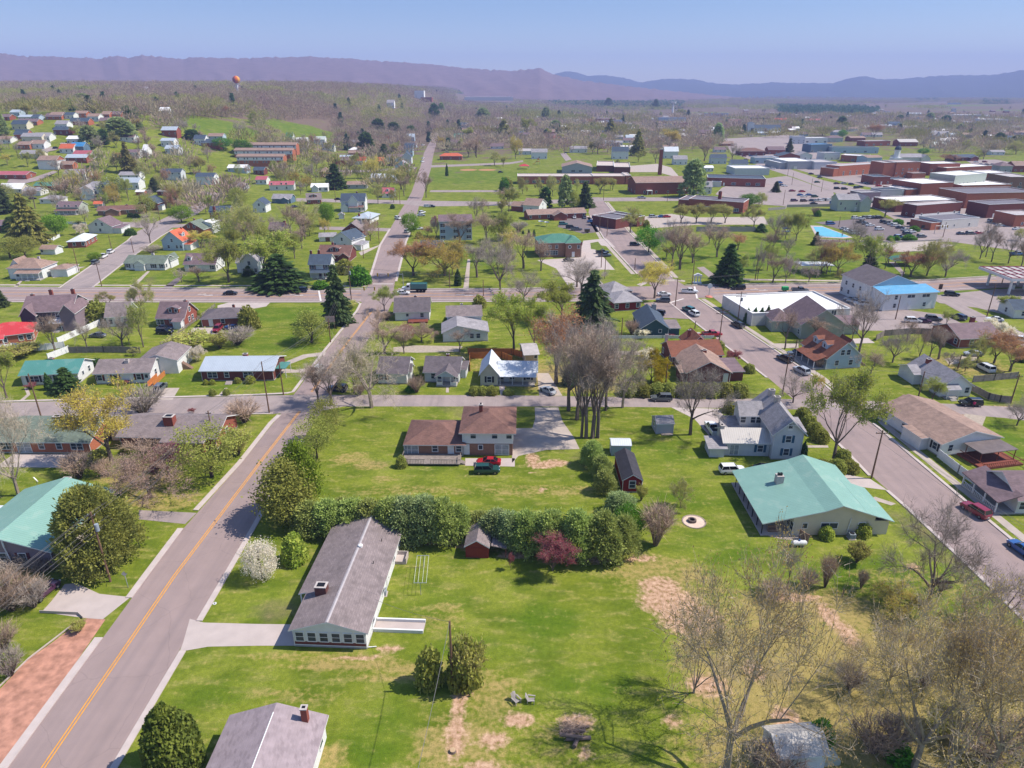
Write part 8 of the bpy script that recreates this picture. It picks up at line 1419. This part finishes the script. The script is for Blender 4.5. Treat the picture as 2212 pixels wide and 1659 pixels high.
span("overhead wires from the brick ranch pole to the corner pole", POLES['a2'], POLES['b'], BUN[:4], .8); span("overhead wires along the left road past the white gable", POLES['b'], POLES['d'], BUN[:4], 1.0); span("overhead wires climbing to the crossroads pole", POLES['d'], POLES['x'], BUN[:4], 1.0)
span("long wires over the main road to the left", POLES['x'], POLES['i1'], BUN[:3], 1.6); span("long wires over the crossroads to the right", POLES['x'], POLES['h1'], BUN[:3], 2.0); span("wires over the main road past the park", POLES['h1'], (Vector((POLES['l8'][0].x, POLES['l8'][0].y, 0)), POLES['l8'][1]), BUN[:3], 1.5); span("wires along the park to the right edge", POLES['l8'], (POLES['l8'][0] + Vector((190, 40, 0)), 9), BUN[:3], 2.2)
span("overhead wires beside the right road's near pole", POLES['r0'], POLES['r2'], BUN[:4], 1.2); span("wires leaving the right road toward the camera", POLES['r0'], (Vector((POLES['r0'][0].x + 14, 52, 0)), 9.5), BUN[:4], 1.0); span("wires following the right road to the shop", POLES['r2'], POLES['h3'], BUN[:4], 1.0); span("wires across the side street to the white house", POLES['r2'], POLES['r1'], BUN[:2], 1.2); span("wires from the white house to the right edge pole", POLES['r1'], POLES['r3'], BUN[:2], 1.2); span("single service wire from the backyard pole to the bottom edge", POLES['n'], (Vector((POLES['n'][0].x - 1.6, 40, 0)), 9.3), [(0, .1), (.06, .3)], .5); span("wires between the two crossarm poles by the shop", POLES['h3'], POLES['h2'], BUN[:4], .8); span("wires from the backyard pole to the long ranch", POLES['n'], (at(810, 1330), 3.0), [(0, .1)], .4)
T('C2')
def signbox(tile, x, y, yt, w, label, mats, build, nm='sign', cat='sign'):
    T(tile); b = at(x, y); h = top_h(b, yt); o = thing(nm, label, cat, b); build(o, h, w); return o
POST = lambda o, h, r=.05, dx=0: part(o, 'post', STEEL, lambda m: m.tube((dx, 0, -.1), (dx, 0, h), r, n=6))
signbox('D1', 1108, 1475, 1340, 1, "grey back of a diamond road sign beside the left road", 0, lambda o, h, w: (POST(o, h), part(o, 'plate', STEEL, lambda m: m.poly([(0, -.06, h - .75), (.42, -.06, h - .33), (0, -.06, h + .1), (-.42, -.06, h - .33)]) or m.poly([(0, -.09, h - .75), (-.42, -.09, h - .33), (0, -.09, h + .1), (.42, -.09, h - .33)]))))
signbox('C2', 652, 560, 428, 1, "weathered wooden billboard frame facing the road bend", 0, lambda o, h, w: ([part(o, 'post', POLEM, lambda m, x=x_: m.box(x, 0, -.1, x + .12, .12, h)) for x_ in (-1.2, 1.0)], part(o, 'board', M("faded_board", "b59a94", var=.2), lambda m: m.box(-1.5, -.08, h - 1.8, 1.3, -.01, h))))
signbox('C4', 798, 270, 168, 1, "tall dark pole sign beside the blue-roofed building", 0, lambda o, h, w: (POST(o, h, .16), part(o, 'board', BLACK, lambda m: m.box(-1.1, -.2, h - 2.2, 1.1, .2, h)), part(o, 'panel', M("sign_panel", "4a4650"), lambda m: m.box(-.9, -.24, h - 2.0, .9, -.21, h - .9))))
signbox('C4', 1478, 232, 150, 1, "narrow maroon pole sign by the petrol station entrance", 0, lambda o, h, w: (POST(o, h, .1), part(o, 'board', paint('brown'), lambda m: m.box(-.6, -.12, h - 1.8, .6, .12, h))))
signbox('C3', 1700, 262, 145, 1, "round white sign over an orange-pink flower bed", 0, lambda o, h, w: (POST(o, h, .1), part(o, 'board', TRIM, lambda m: m.tube((0, -.12, h - .9), (0, .12, h - .9), .85, n=14)), part(o, 'flower_bed', M("salmon_flowers", "c07a68", var=.3), lambda m: m.dome((0, 0, 0), 1.3, .5))))
for k, (t_, x, y, yt) in enumerate((('B4', 1205, 520, 478), ('B4', 1330, 560, 505), ('B4', 852, 612, 593))): signbox(t_, x, y, yt, 1, ["dark sign between hedges at the pool car park", "small dark sign at the car park corner", "little black sign by the pool fence"][k], 0, lambda o, h, w: (POST(o, h), part(o, 'board', BLACK, lambda m: m.box(-.8, -.08, h - 1.4, .8, .08, h))))
def mast(tile, x, y, yt, L_, label, dirx):
    T(tile); b = at(x, y); h = top_h(b, yt); o = thing('traffic_signal', label, 'traffic light', b)
    part(o, 'pole', STEEL, lambda m: m.tube((0, 0, 0), (0, 0, h), .14, .1)); part(o, 'mast_arm', STEEL, lambda m: m.tube((0, 0, h - .4), (dirx * L_, 0, h - .1), .09, .06))
    for f in (.55, .95):
        s = part(o, 'signal_head', M("signal_yellow", "a5852a"), lambda m: m.box(dirx * L_ * f - .2, -.2, h - 1.2, dirx * L_ * f + .2, .2, h)); part(s, 'lens', BLACK, lambda m: m.tube((dirx * L_ * f, -.21, h - .25), (dirx * L_ * f, -.24, h - .25), .14, n=8))
mast('B2', 1275, 1040, 920, 9.5, "silver mast-arm traffic signal with two heads by dump truck", -1); mast('B2', 815, 1110, 1040, 9, "traffic signal arm reaching from the crossroads pole", 1)
mast('B4', 1435, 580, 505, 6, "traffic signal mast near the small corner shop", 1)
# ---------------------------------------------------------------- walls, fences and yard things
def fence(label, tile, pts, h, mat, nm='fence', post=True, step=2.4, cat='fence', rails=False):
    T(tile); P = [at(*p) for p in pts]; o = thing(nm, label, cat, P[0]); mb = MB(); pb = []
    for a, b in zip(P, P[1:]):
        u = (b - a); L_ = math.hypot(u.x, u.y); d = u.normalized(); n = Vector((-d.y, d.x, 0)) * .035
        a0, b0 = a - P[0], b - P[0]
        for z0, z1 in (((.25, .4), (.6, .75), (.95, 1.1)) if rails else ((.05, h),)):
            q = [a0 - n, b0 - n, b0 + n, a0 + n]; k = len(mb.v); mb.v += [(v.x, v.y, z0) for v in q] + [(v.x, v.y, z1) for v in q]
            for f in ((0, 3, 2, 1), (4, 5, 6, 7), (0, 1, 5, 4), (1, 2, 6, 5), (2, 3, 7, 6), (3, 0, 4, 7)): mb.f.append(tuple(k + i for i in f)); mb.m.append(0)
        pb += [a0.lerp(b0, i / max(1, round(L_ / step))) for i in range(round(L_ / step) + 1)]
    mb.build('panel', mat, o)
    if post:
        for v in pb[:99]: part(o, 'post', mat, lambda m: m.box(v.x - .075, v.y - .075, -.1, v.x + .075, v.y + .075, h + .1))
    return o
fence("white vinyl fence round the right house's deck lawn", 'D4', [(1462, 350), (1640, 490), (1782, 592), (2110, 545)], 1.75, VINYL)
fence("white vinyl fence behind the red-roofed house", 'C1', [(-20, 742), (120, 712), (330, 728), (560, 700)], 1.8, VINYL); fence("long white fence climbing beside the grey Victorian", 'C1', [(505, 668), (870, 505)], 1.8, VINYL); fence("short white fence by the teal-roofed house", 'C1', [(420, 808), (600, 738)], 1.8, VINYL); fence("weathered dark board fence behind the white ranches", 'C1', [(602, 748), (900, 742), (1215, 748)], 1.8, WOODG)
fence("tan board fence behind the cream cottage", 'C2', [(1850, 905), (1846, 795), (2125, 792), (2212, 830)], 1.8, WOODO); fence("low pale fence between the gardens left of the brick house", 'C3', [(830, 622), (1300, 620), (1740, 622)], .9, VINYL, rails=False); fence("grey board fence curving along the right back garden", 'C4', [(1740, 1065), (1900, 1150), (2000, 1172), (2090, 1180)], 1.7, WOODG); fence("dark fence beyond the white house's side garden", 'C4', [(1765, 1000), (1950, 985), (2150, 965)], 1.7, WOODG); fence("tall board fence curving round the bare-tree garden", 'C4', [(930, 640), (1000, 600), (1250, 580), (1480, 590), (1520, 700)], 1.8, WOODG)
fence("white fence beside the farmhouse shed", 'B1', [(412, 665), (520, 608)], 1.5, VINYL); fence("low white picket fence by the columned house", 'B1', [(560, 495), (745, 500)], 1.3, VINYL); fence("long retaining wall of stone beside the car park above the pool", 'B4', [(0, 380), (150, 368), (160, 352), (560, 345)], 1.6, CONCW, nm='stone_wall', post=False, cat='wall'); fence("dark retaining wall below the school annexe", 'B3', [(1590, 560), (1900, 562), (2100, 562)], 2.4, CONCW, nm='stone_wall', post=False, cat='wall'); fence("low wall along the pool car park's front", 'B4', [(800, 655), (1100, 658), (1500, 640)], .7, CONCW, nm='stone_wall', post=False, cat='wall')
fence("thin rail fence down the lawn by the brick ranch", 'C1', [(1390, 690), (1520, 600), (1700, 470), (1860, 350)], 1.2, WOODG, rails=True); fence("dark metal railing round the swimming pool", 'B4', [(440, 655), (790, 650), (800, 620)], 1.3, BLACK, rails=True, step=3); fence("wooden trellis beside the beige outbuilding", 'C3', [(-380, 755), (0, 758), (100, 790)], 1.7, WOODO)
T('B4'); P = [at(380, 515), at(470, 518), at(715, 608), at(640, 616), at(430, 606)]; o = thing('swimming_pool', "turquoise outdoor swimming pool beside the car park", 'pool', P[0])
c0 = sum(P, Vector()) / 5
part(o, 'pool_deck', CONC, lambda m: m.poly([((c0 + (p - c0) * 1.12 - P[0]).x, (c0 + (p - c0) * 1.12 - P[0]).y, .045) for p in P])); part(o, 'water', M("pool_water", "5fb4c4", rough=.08, var=.06, scale=.3), lambda m: m.poly([((c0 + (p - c0) * .93 - P[0]).x, (c0 + (p - c0) * .93 - P[0]).y, .06) for p in P]))
T('B4'); p = at(1150, 850); o = thing('park_shelter', "park picnic shelter with green tiled roof", 'shelter', p); wall = [part(o, 'post', WOODD, lambda m, x=x_, y=y_: m.box(x - .15, y - .15, 0, x + .15, y + .15, 2.6)) for x_ in (-4, 4) for y_ in (-2.5, 2.5)]; rb = roof_block(o, -4.6, -3.2, 4.6, 3.2, 2.6, 'hip', 1.6, 'dgreen'); part(o, 'table', WOODD, lambda m: m.box(-2.5, -.5, .7, 2.5, .5, .78))
p = at(390, 905); o = thing('bandstand', "flat grey canopy of the park bandstand", 'shelter', p); [part(o, 'post', STEEL, lambda m, x=x_, y=y_: m.box(x - .1, y - .1, 0, x + .1, y + .1, 2.9)) for x_ in (-5.5, 5.5) for y_ in (-2.5, 2.5)]; part(o, 'canopy', roofmat('whitem'), lambda m: m.box(-6.5, -3.4, 2.9, 6.5, 3.4, 3.1))
p = at(165, 585); o = thing('climbing_playset', "red and blue play equipment near the pool trees", 'playground', p); part(o, 'tower', paint('blue'), lambda m: (m.box(-2.5, -1, 1.4, 1, 1, 1.6), m.prism([(-2.5, 2.8), (-.8, 3.6), (1, 2.8)], -1.2, 1.2))); part(o, 'slide', paint('red'), lambda m: m.prism([(1, 1.5), (4, .2), (4, .05), (1, 1.35)], -.5, .5)); [part(o, 'post', STEEL, lambda m, x=x_, y=y_: m.box(x - .08, y - .08, 0, x + .08, y + .08, 2.8)) for x_ in (-2.4, .9) for y_ in (-.9, .9)]
T('A3'); p = at(215, 990); o = thing('play_slide', "orange spiral slide on the school playground", 'playground', p); part(o, 'slide', M("orange_plastic", "c8702a"), lambda m: (m.prism([(-4, .2), (0, 3.4), (0, 3.0), (-4, 0)], -.8, .8), m.box(0, -1.2, 2.8, 2.4, 1.2, 3.1), m.prism([(0, 4.6), (1.2, 6), (2.4, 4.6)], -1.3, 1.3))); [part(o, 'post', STEEL, lambda m, x=x_, y=y_: m.box(x, y, 0, x + .2, y + .2, 4.6)) for x_ in (0, 2.2) for y_ in (-1.1, .9)]
p = at(105, 1028); o = thing('gazebo', "playground gazebo with red roof", 'gazebo', p); roof_block(o, -4, -3, 4, 3, 2.8, 'hip', 1.6, 'red'); [part(o, 'post', STEEL, lambda m, x=x_, y=y_: m.box(x, y, 0, x + .2, y + .2, 2.8)) for x_ in (-3.8, 3.6) for y_ in (-2.8, 2.6)]
T('B3'); p = at(1600, 1008); o = thing('war_memorial', "small white columned memorial at the park corner", 'monument', p); part(o, 'base', TRIM, lambda m: m.box(-1.5, -.8, 0, 1.5, .8, .4)); [part(o, 'column', TRIM, lambda m, x=x_: m.tube((x, 0, .4), (x, 0, 2.8), .22, n=8)) for x_ in (-1.1, 0, 1.1)]; part(o, 'pediment', TRIM, lambda m: (m.box(-1.5, -.5, 2.8, 1.5, .5, 3.1), m.prism([(-1.5, 3.1), (0, 3.8), (1.5, 3.1)], -.5, .5)))
for x, y, r, lb in ((250, 470, 1.6, "white satellite dish left of its twin"), (300, 478, 1.5, "grey satellite dish right of its twin")):
    p = at(x, y + 40); o = thing('satellite_dish', lb + " by the tan-roofed office", 'satellite dish', p); part(o, 'mast', STEEL, lambda m: m.tube((0, 0, 0), (0, 0, 2.4), .1)); part(o, 'dish', STEEL, lambda m: [m.dome((0, 0, 2.4), r, -.5, 14, 4)]).rotation_euler = (R(0), 0, 0)
p = at(592, 785); o = thing('flagpole', "flagpole with flag at the green-roofed office", 'flagpole', p); part(o, 'pole', STEEL, lambda m: m.tube((0, 0, 0), (0, 0, 7), .07, .04)); part(o, 'flag', M("flag_cloth", "8a3a4a", var=.3, scale=3), lambda m: m.prism([(.05, 6.8), (.5, 6.5), (.6, 5.2), (.1, 5.5)], -.02, .02))
# petrol station canopy
T('C4'); p = at(2090, 215); o = thing('station_canopy', "white petrol station canopy with red-trimmed framed top", 'canopy', p)
part(o, 'canopy_roof', [TRIM, M("canopy_red", "8a3f4a"), roofmat('membrane')], lambda m: (m.box(-5, -6, 5.2, 22, 12, 6.1, 0, 2), [m.box(-4.5 + 3 * i, -5.5, 6.12, -4.2 + 3 * i, 11.5, 6.3, 1) for i in range(9)], [m.box(-4.9, -5.5 + 5.6 * i, 6.13, 21.8, -5.2 + 5.6 * i, 6.32, 1) for i in range(4)])); [part(o, 'column', TRIM, lambda m, x=x_, y=y_: m.box(x, y, 0, x + .6, y + .6, 5.2)) for x_ in (-3, 8, 19) for y_ in (-3.5, 8)]; part(o, 'pump_island', CONC, lambda m: m.box(1, 1.5, 0, 12, 3, .2)); [part(o, 'fuel_pump', TRIM, lambda m, x=x_: m.box(x, 1.9, .2, x + .8, 2.6, 1.9)) for x_ in (2, 6, 10)]
# towers far off
T(); p = at(514, 199); s = ppm(p); R_ = 8 / s; z0 = top_h(p, 172) ; o = thing('water_tower', "orange and yellow striped ball water tower on the wooded ridge", 'water tower', p)
part(o, 'stem', M("tower_white", "c4c4c6"), lambda m: m.tube((0, 0, -4), (0, 0, z0), R_ * .28, R_ * .2, 10))
def ball(m):
    n, k = 16, 9
    for j in range(k):
        for i in range(n):
            q = []
            for a, b in ((i, j), (i + 1, j), (i + 1, j + 1), (i, j + 1)): t = math.pi * b / k - math.pi / 2; q.append((R_ * math.cos(t) * math.cos(2 * math.pi * a / n), R_ * math.cos(t) * math.sin(2 * math.pi * a / n), z0 + R_ * .95 * math.sin(t)))
            m.poly(q, (i // 2) % 3)
part(o, 'tank', [M("balloon_orange", "c8622c"), M("balloon_yellow", "d29a3a"), M("balloon_purple", "8a4a5a")], ball)
for x, y, yt, lb, nm in ((1110, 199, 165, "tallest thin radio mast on the centre skyline", 'radio_mast'), (1125, 199, 185, "short dark cell mast on the centre skyline", 'radio_mast'), (944, 206, 194, "lone light mast before the distant factory", 'radio_mast')):
    p = at(x, y); h = top_h(p, yt); o = thing(nm, lb, 'mast', p); part(o, 'mast', BLACK, lambda m: m.tube((0, 0, 0), (0, 0, h), 1.0, .5, 4)); part(o, 'antenna_head', BLACK, lambda m: m.box(-1.6, -1.6, h - 6, 1.6, 1.6, h))
T('A3'); p = at(1388, 542); h = top_h(p, 458); o = thing('water_tower', "slim white water tower with flat dish top on the hill", 'water tower', p); part(o, 'stem', TRIM, lambda m: m.tube((0, 0, -1), (0, 0, h), 3.0, 2.2, 8)); part(o, 'tank', TRIM, lambda m: m.tube((0, 0, h - 1), (0, 0, h + 4), 8, 9, 14))
T('A4'); p = at(1092, 1010); h = top_h(p, 930); o = thing('cupola_tower', "white domed cupola rising behind the tall brick block", 'tower', p); part(o, 'base', TRIM, lambda m: m.box(-4, -4, 0, 4, 4, h)); part(o, 'lantern', TRIM, lambda m: m.tube((0, 0, h), (0, 0, h + 7), 2.6, n=8)); part(o, 'dome', roofmat('slate'), lambda m: (m.dome((0, 0, h + 7), 3, 3.4, 10, 4), m.tube((0, 0, h + 10), (0, 0, h + 14), .3, .05)))
# back-garden things near the camera
T('D3'); p = at(1572, 908); o = thing('fire_pit', "round stone fire pit on a pale gravel circle", 'fire pit', p); part(o, 'gravel_circle', M("pale_gravel", "c9b3a0", var=.12, scale=2), lambda m: m.disc((0, 0, .03), 1.85, 28)); part(o, 'edging', M("edge_stone", "9a8a80"), lambda m: [m.box(1.85 * math.cos(a) - .1, 1.85 * math.sin(a) - .1, -.02, 1.85 * math.cos(a) + .1, 1.85 * math.sin(a) + .1, .09) for a in np.linspace(0, 6.28, 44)]); part(o, 'ring', M("fire_stone", "6a5c56", var=.25), lambda m: [m.box(-.3 + .55 * math.cos(a) - .13, .1 + .55 * math.sin(a) - .13, .03, -.3 + .55 * math.cos(a) + .13, .1 + .55 * math.sin(a) + .13, .42) for a in np.linspace(0, 6.28, 15)[:-1]]); part(o, 'ash', BLACK, lambda m: m.disc((-.3, .1, .06), .45, 14))
def adirondack(tile, x, y, rz, label):
    T(tile); p = at(x, y); o = thing('garden_chair', label, 'chair', p, rz, "pair of grey garden chairs"); g = M("weathered_chair", "98918c", var=.15)
    part(o, 'seat', g, lambda m: [m.prism([(-.45, .28), (.3, .42), (.3, .38), (-.45, .24)], -.28 + .14 * i, -.16 + .14 * i) for i in range(4)]); part(o, 'backrest', g, lambda m: [m.prism([(-.42, .3), (-.38, .3), (-.72, 1.0 + .06 * (2 - abs(i - 2))), (-.76, 1.0 + .06 * (2 - abs(i - 2)))], -.3 + .13 * i, -.19 + .13 * i) for i in range(5)])
    for s in (-1, 1): part(o, 'armrest', g, lambda m: m.box(-.5, s * .38 - .07, .58, .38, s * .38 + .07, .62)); part(o, 'leg', g, lambda m: m.box(.26, s * .36 - .04, 0, .34, s * .36 + .04, .58)); part(o, 'leg', g, lambda m: m.box(-.5, s * .3 - .04, 0, -.42, s * .3 + .04, .3))
adirondack('E3', 40, 1095, R(-50), "grey garden chair turned sideways, its tall slatted back showing"); adirondack('E3', 170, 1088, R(-8), "grey garden chair facing right beside its turned twin")
T('D2'); a, b = at(1425, 1540), at(1450, 1300); o = thing('clothes_line', "steel clothes line frame on the mown lawn", 'clothes line', a)
def tpost(p): return lambda m: (m.tube((p.x, p.y, -.1), (p.x, p.y, 2.1), .05, n=6), m.tube((p.x - .9, p.y, 2.1), (p.x + .9, p.y, 2.1), .045, n=6))
part(o, 'line_post', STEEL, tpost(Vector((0, 0, 0)))); part(o, 'line_post', STEEL, tpost(b - a)); part(o, 'washing_line', TRIM, lambda m: [m.tube((q, 0, 2.1), ((b - a).x + q, (b - a).y, 2.1), .02, n=4) for q in (-.85, -.3, .3, .85)])
def acunit(tile, x, y, label):
    T(tile); p = at(x, y); o = thing('air_conditioner', label, 'air conditioner', p); part(o, 'casing', M("ac_grey", "8d949a"), lambda m: [m.box(-.45, -.45, .08, .45, .45, .95)] + [m.box(-.47, -.47, .2 + .1 * i, .47, .47, .24 + .1 * i) for i in range(7)]); part(o, 'fan_grille', BLACK, lambda m: m.tube((0, 0, .95), (0, 0, 1.0), .36, n=16)); part(o, 'pad', CONC, lambda m: m.box(-.6, -.6, -.05, .6, .6, .07))
acunit('E2', 1100, 158, "grey air conditioner beside the long white ranch"); acunit('D4', 718, 1050, "air conditioner between two round yellow-green shrubs")
T('D4'); p = at(262, 1118); o = thing('propane_tank', "white propane tank with blue valve cover behind the house", 'gas tank', p); part(o, 'tank', paint('white'), lambda m: (m.tube((-1.0, 0, .62), (1.0, 0, .62), .42, n=14), m.tube((-1.2, 0, .62), (-1.0, 0, .62), .22, .42, 14), m.tube((1.0, 0, .62), (1.2, 0, .62), .42, .22, 14))); part(o, 'valve_cover', paint('blue'), lambda m: m.tube((0, 0, 1.0), (0, 0, 1.22), .16)); [part(o, 'foot', CONCW, lambda m, x=x_: m.box(x - .15, -.3, -.05, x + .15, .3, .28)) for x_ in (-.7, .7)]
T('D4'); fence("short brown lattice screen by the propane tank", 'D4', [(268, 1050), (340, 1095)], 1.6, WOODD, nm='screen_fence'); T('D4'); p = at(643, 1555); o = thing('fence_post', "single dark post standing in the rough grass", 'post', p); part(o, 'stake', POLEM, lambda m: m.tube((0, 0, -.1), (0, 0, 1.3), .08, .07))
T('E3'); p = at(560, 1400); o = thing('brush_pile', "pile of cut logs and dead brush on the lawn", 'brush pile', p); LOGM = M("cut_log", "6f5f57", var=.25, scale=3); CUT = M("log_end", "b59a78")
for x0, y0, x1, y1, z, r in ((-1.6, .6, 1.0, .75, .25, .2), (-1.2, -.3, 1.5, -.2, .28, .26), (-1.9, -.1, .6, -.5, .7, .22), (-.4, -1.3, .1, -.2, .3, .25), (.2, 1.2, 1.5, 1.3, .2, .15)): part(o, 'log', LOGM, lambda m: m.tube((x0, y0, z), (x1, y1, z), r, r * .85, 10))
_r2 = random.Random(3); part(o, 'twig_heap', TW['b'], lambda m: [m.tube((_r2.gauss(-.6, .7), _r2.gauss(.9, .6), .1), (_r2.gauss(-.6, 1), _r2.gauss(1.2, .7), _r2.uniform(.3, 1.0)), .025, .01, 3) for _ in range(160)])
T('E2'); p = at(1700, 1520); o = thing('tree_stump', "pale cut tree stump in the bare soil strip", 'stump', p); part(o, 'bark', LOGM, lambda m: m.tube((0, 0, -.1), (0, 0, .3), .4, .32, 12)); part(o, 'cut_face', CUT, lambda m: m.tube((0, 0, .3), (0, 0, .32), .31, n=12))
T('E1'); p = at(1855, 240); o = thing('utility_cover', "small white meter cover at the driveway lawn", 'meter cover', p); part(o, 'lid', TRIM, lambda m: m.tube((0, 0, -.02), (0, 0, .08), .25, n=12)); part(o, 'valve', BLACK, lambda m: m.tube((0, 0, .08), (0, 0, .11), .12, n=8))
T('E1'); fence("low concrete edging wall above the mulch bank", 'E1', [(345, 320), (680, 335), (720, 372)], .45, CONC, nm='retaining_wall', post=False, cat='wall'); fence("thin pale kerb wall along the mulch bank", 'E1', [(640, 420), (250, 720), (0, 960), (-200, 1170)], .25, CONC, nm='retaining_wall', post=False, cat='wall')
H_ = None
T('E4'); r = H("old white shed with weathered pale metal roof, ivy on one side", (70, 1700), (480, 1665), 3.6, 2.3, 'gx', 1.1, 'white', 'palem', ['-----'], Rt=['-n-'], nm='garden_shed', cat='shed', far=False, ov=.25); part(r, 'side_lean_to', wallmat('sage'), lambda m: m.prism([(HOUSES[-1][3] + .05, 2.0), (HOUSES[-1][3] + 1.9, .6), (HOUSES[-1][3] + 1.9, -.1), (HOUSES[-1][3] + .05, -.1)], .2, 3.2))
b = at(480, 1665); plant('shrub', (b.x + .6, b.y + 2.6, 1.2), 2.6, 2.6, label="ivy clump over the old shed's roof edge", var=0).name = 'ivy_clump'
T('C4'); p = at(1150, 1500); 
T('D1'); p = at(340, 640); o = thing('satellite_dish', "white satellite dish on a post behind the green metal roof", 'satellite dish', p); part(o, 'mast', STEEL, lambda m: m.tube((0, 0, 0), (0, 0, 2.0), .05)); part(o, 'dish', TRIM, lambda m: m.tube((0, -.1, 2.3), (.1, .02, 2.36), .6, .5, 14))
T('E1'); 
# the person by the car
T('C4'); p = at(1772, 1222); o = thing('person', "person in a pink top and dark trousers beside the black SUV", 'person', p, R(180))
SKIN = M("skin", "b98a70"); me = bpy.data.meshes.new("body"); vs = [(0, 0, .95), (0, 0, 1.2), (0, 0, 1.42), (0, 0, 1.5), (0, .01, 1.62), (0, .01, 1.74), (-.1, 0, .9), (-.11, .05, .5), (-.11, .0, .06), (-.11, .14, .03), (.1, 0, .9), (.12, -.1, .5), (.12, -.16, .06), (.12, -.02, .03), (-.2, 0, 1.4), (-.26, .03, 1.12), (-.24, .16, .9), (.2, 0, 1.4), (.27, -.03, 1.12), (.25, .08, .88)]
es = [(0, 1), (1, 2), (2, 3), (3, 4), (4, 5), (0, 6), (6, 7), (7, 8), (8, 9), (0, 10), (10, 11), (11, 12), (12, 13), (2, 14), (14, 15), (15, 16), (2, 17), (17, 18), (18, 19)]; rs = [.15, .13, .14, .06, .1, .09, .09, .065, .045, .035, .09, .065, .045, .035, .06, .045, .035, .06, .045, .035]
me.from_pydata(vs, es, []); bo = obj('body', me, o); bo.modifiers.new("skin", 'SKIN'); bo.modifiers.new("smooth", 'SUBSURF').levels = 1
for v, r_ in zip(me.skin_vertices[0].data, rs): v.radius = (r_, r_)
me.skin_vertices[0].data[0].use_root = True; me.materials.append(M("dark_trousers", "2a2a34"))
part(o, 'pink_top', M("pink_cloth", "b82a62"), lambda m: (m.tube((0, 0, .92), (0, 0, 1.2), .185, .165, 12), m.tube((0, 0, 1.2), (0, 0, 1.45), .165, .2, 12), m.tube((-.2, 0, 1.43), (-.26, .03, 1.15), .08, .065), m.tube((.2, 0, 1.43), (.27, -.03, 1.15), .08, .065))); part(o, 'face', SKIN, lambda m: m.dome((0, -.02, 1.6), .115, .14, 12, 5, low=-1.2)); part(o, 'hair', M("dark_hair", "2a1e18"), lambda m: m.dome((0, .03, 1.63), .125, .15, 12, 4, low=-.3))
# ---------------------------------------------------------------- say which one: labels for trees, cars and poles from what stands nearest
T()
LAND = [(l, scr(p), p) for l, _, p, _ in HOUSES if l]
def relation(o):
    p = o.matrix_basis.translation; s = scr(p); best = None
    for l, q, hp in LAND:
        d = math.hypot(p.x - hp.x, (p.y - hp.y) * .8)
        if best is None or d < best[0]: best = (d, l, q, hp)
    d, l, q, hp = best; dx, dy = p.x - hp.x, p.y - (hp.y + 3)
    if abs(dx) > abs(dy) * 1.2: r = 'right of' if dx > 0 else 'left of'
    else: r = 'behind' if dy > 0 else 'in front of'
    return r, l, s
ORD = ['first', 'second', 'third', 'fourth', 'fifth', 'sixth', 'seventh', 'eighth', 'ninth', 'tenth', 'eleventh', 'twelfth', 'thirteenth', 'fourteenth', 'fifteenth', 'sixteenth']
NUM = {2: 'two', 3: 'three', 4: 'four', 5: 'five', 6: 'six', 7: 'seven', 8: 'eight', 9: 'nine', 10: 'ten'}
from collections import defaultdict
G = defaultdict(list)
for o, look in THINGS:
    if o.get("label") or not look: continue
    r, l, s = relation(o)
    w_ = l.split()
    n_art = look.split()
    G[(look, r, l)].append((s[0], o))
for (look, r, l), L_ in G.items():
    L_.sort(key=lambda t: t[0]); n = len(L_)
    for i, (sx, o) in enumerate(L_):
        if n == 1: pre = ''
        elif n == 2: pre = ('left-hand ', 'right-hand ')[i]
        elif n == 3: pre = ('leftmost ', 'middle ', 'rightmost ')[i]
        else: pre = 'leftmost ' if i == 0 else 'rightmost ' if i == n - 1 else ORD[i] + '-from-left '
        t = "%s%s %s the %s" % (pre, look, r, l)
        ws = t.split(); n_look = len(look.split())
        while len(ws) > 16:   # drop the landmark's last clause
            k = max(i for i, q in enumerate(ws) if q in ('with', 'and', 'behind', 'in', 'on', 'beside', 'at', 'near', 'by', 'under', 'among', 'between', 'along', 'facing'))
            ws = ws[:k] if k > n_look + 5 else ws[:16]
        t = ' '.join(ws)
        o["label"] = t
        if not o.get("group") and n > 1: pass
LOOKG = {'tree': 'trees of the town', 'car': 'cars parked and driving in town', 'utility pole': 'wooden utility poles', 'shrub': 'shrubs in the gardens', 'truck': 'trucks about the town'}
for o, look in THINGS:
    if look and not o.get("group") and o.get("category") in LOOKG: o["group"] = LOOKG[o["category"]]
for l, o, p, w in HOUSES:
    if not o.get("group") and o.get("category") == 'house': o["group"] = 'houses of the town'
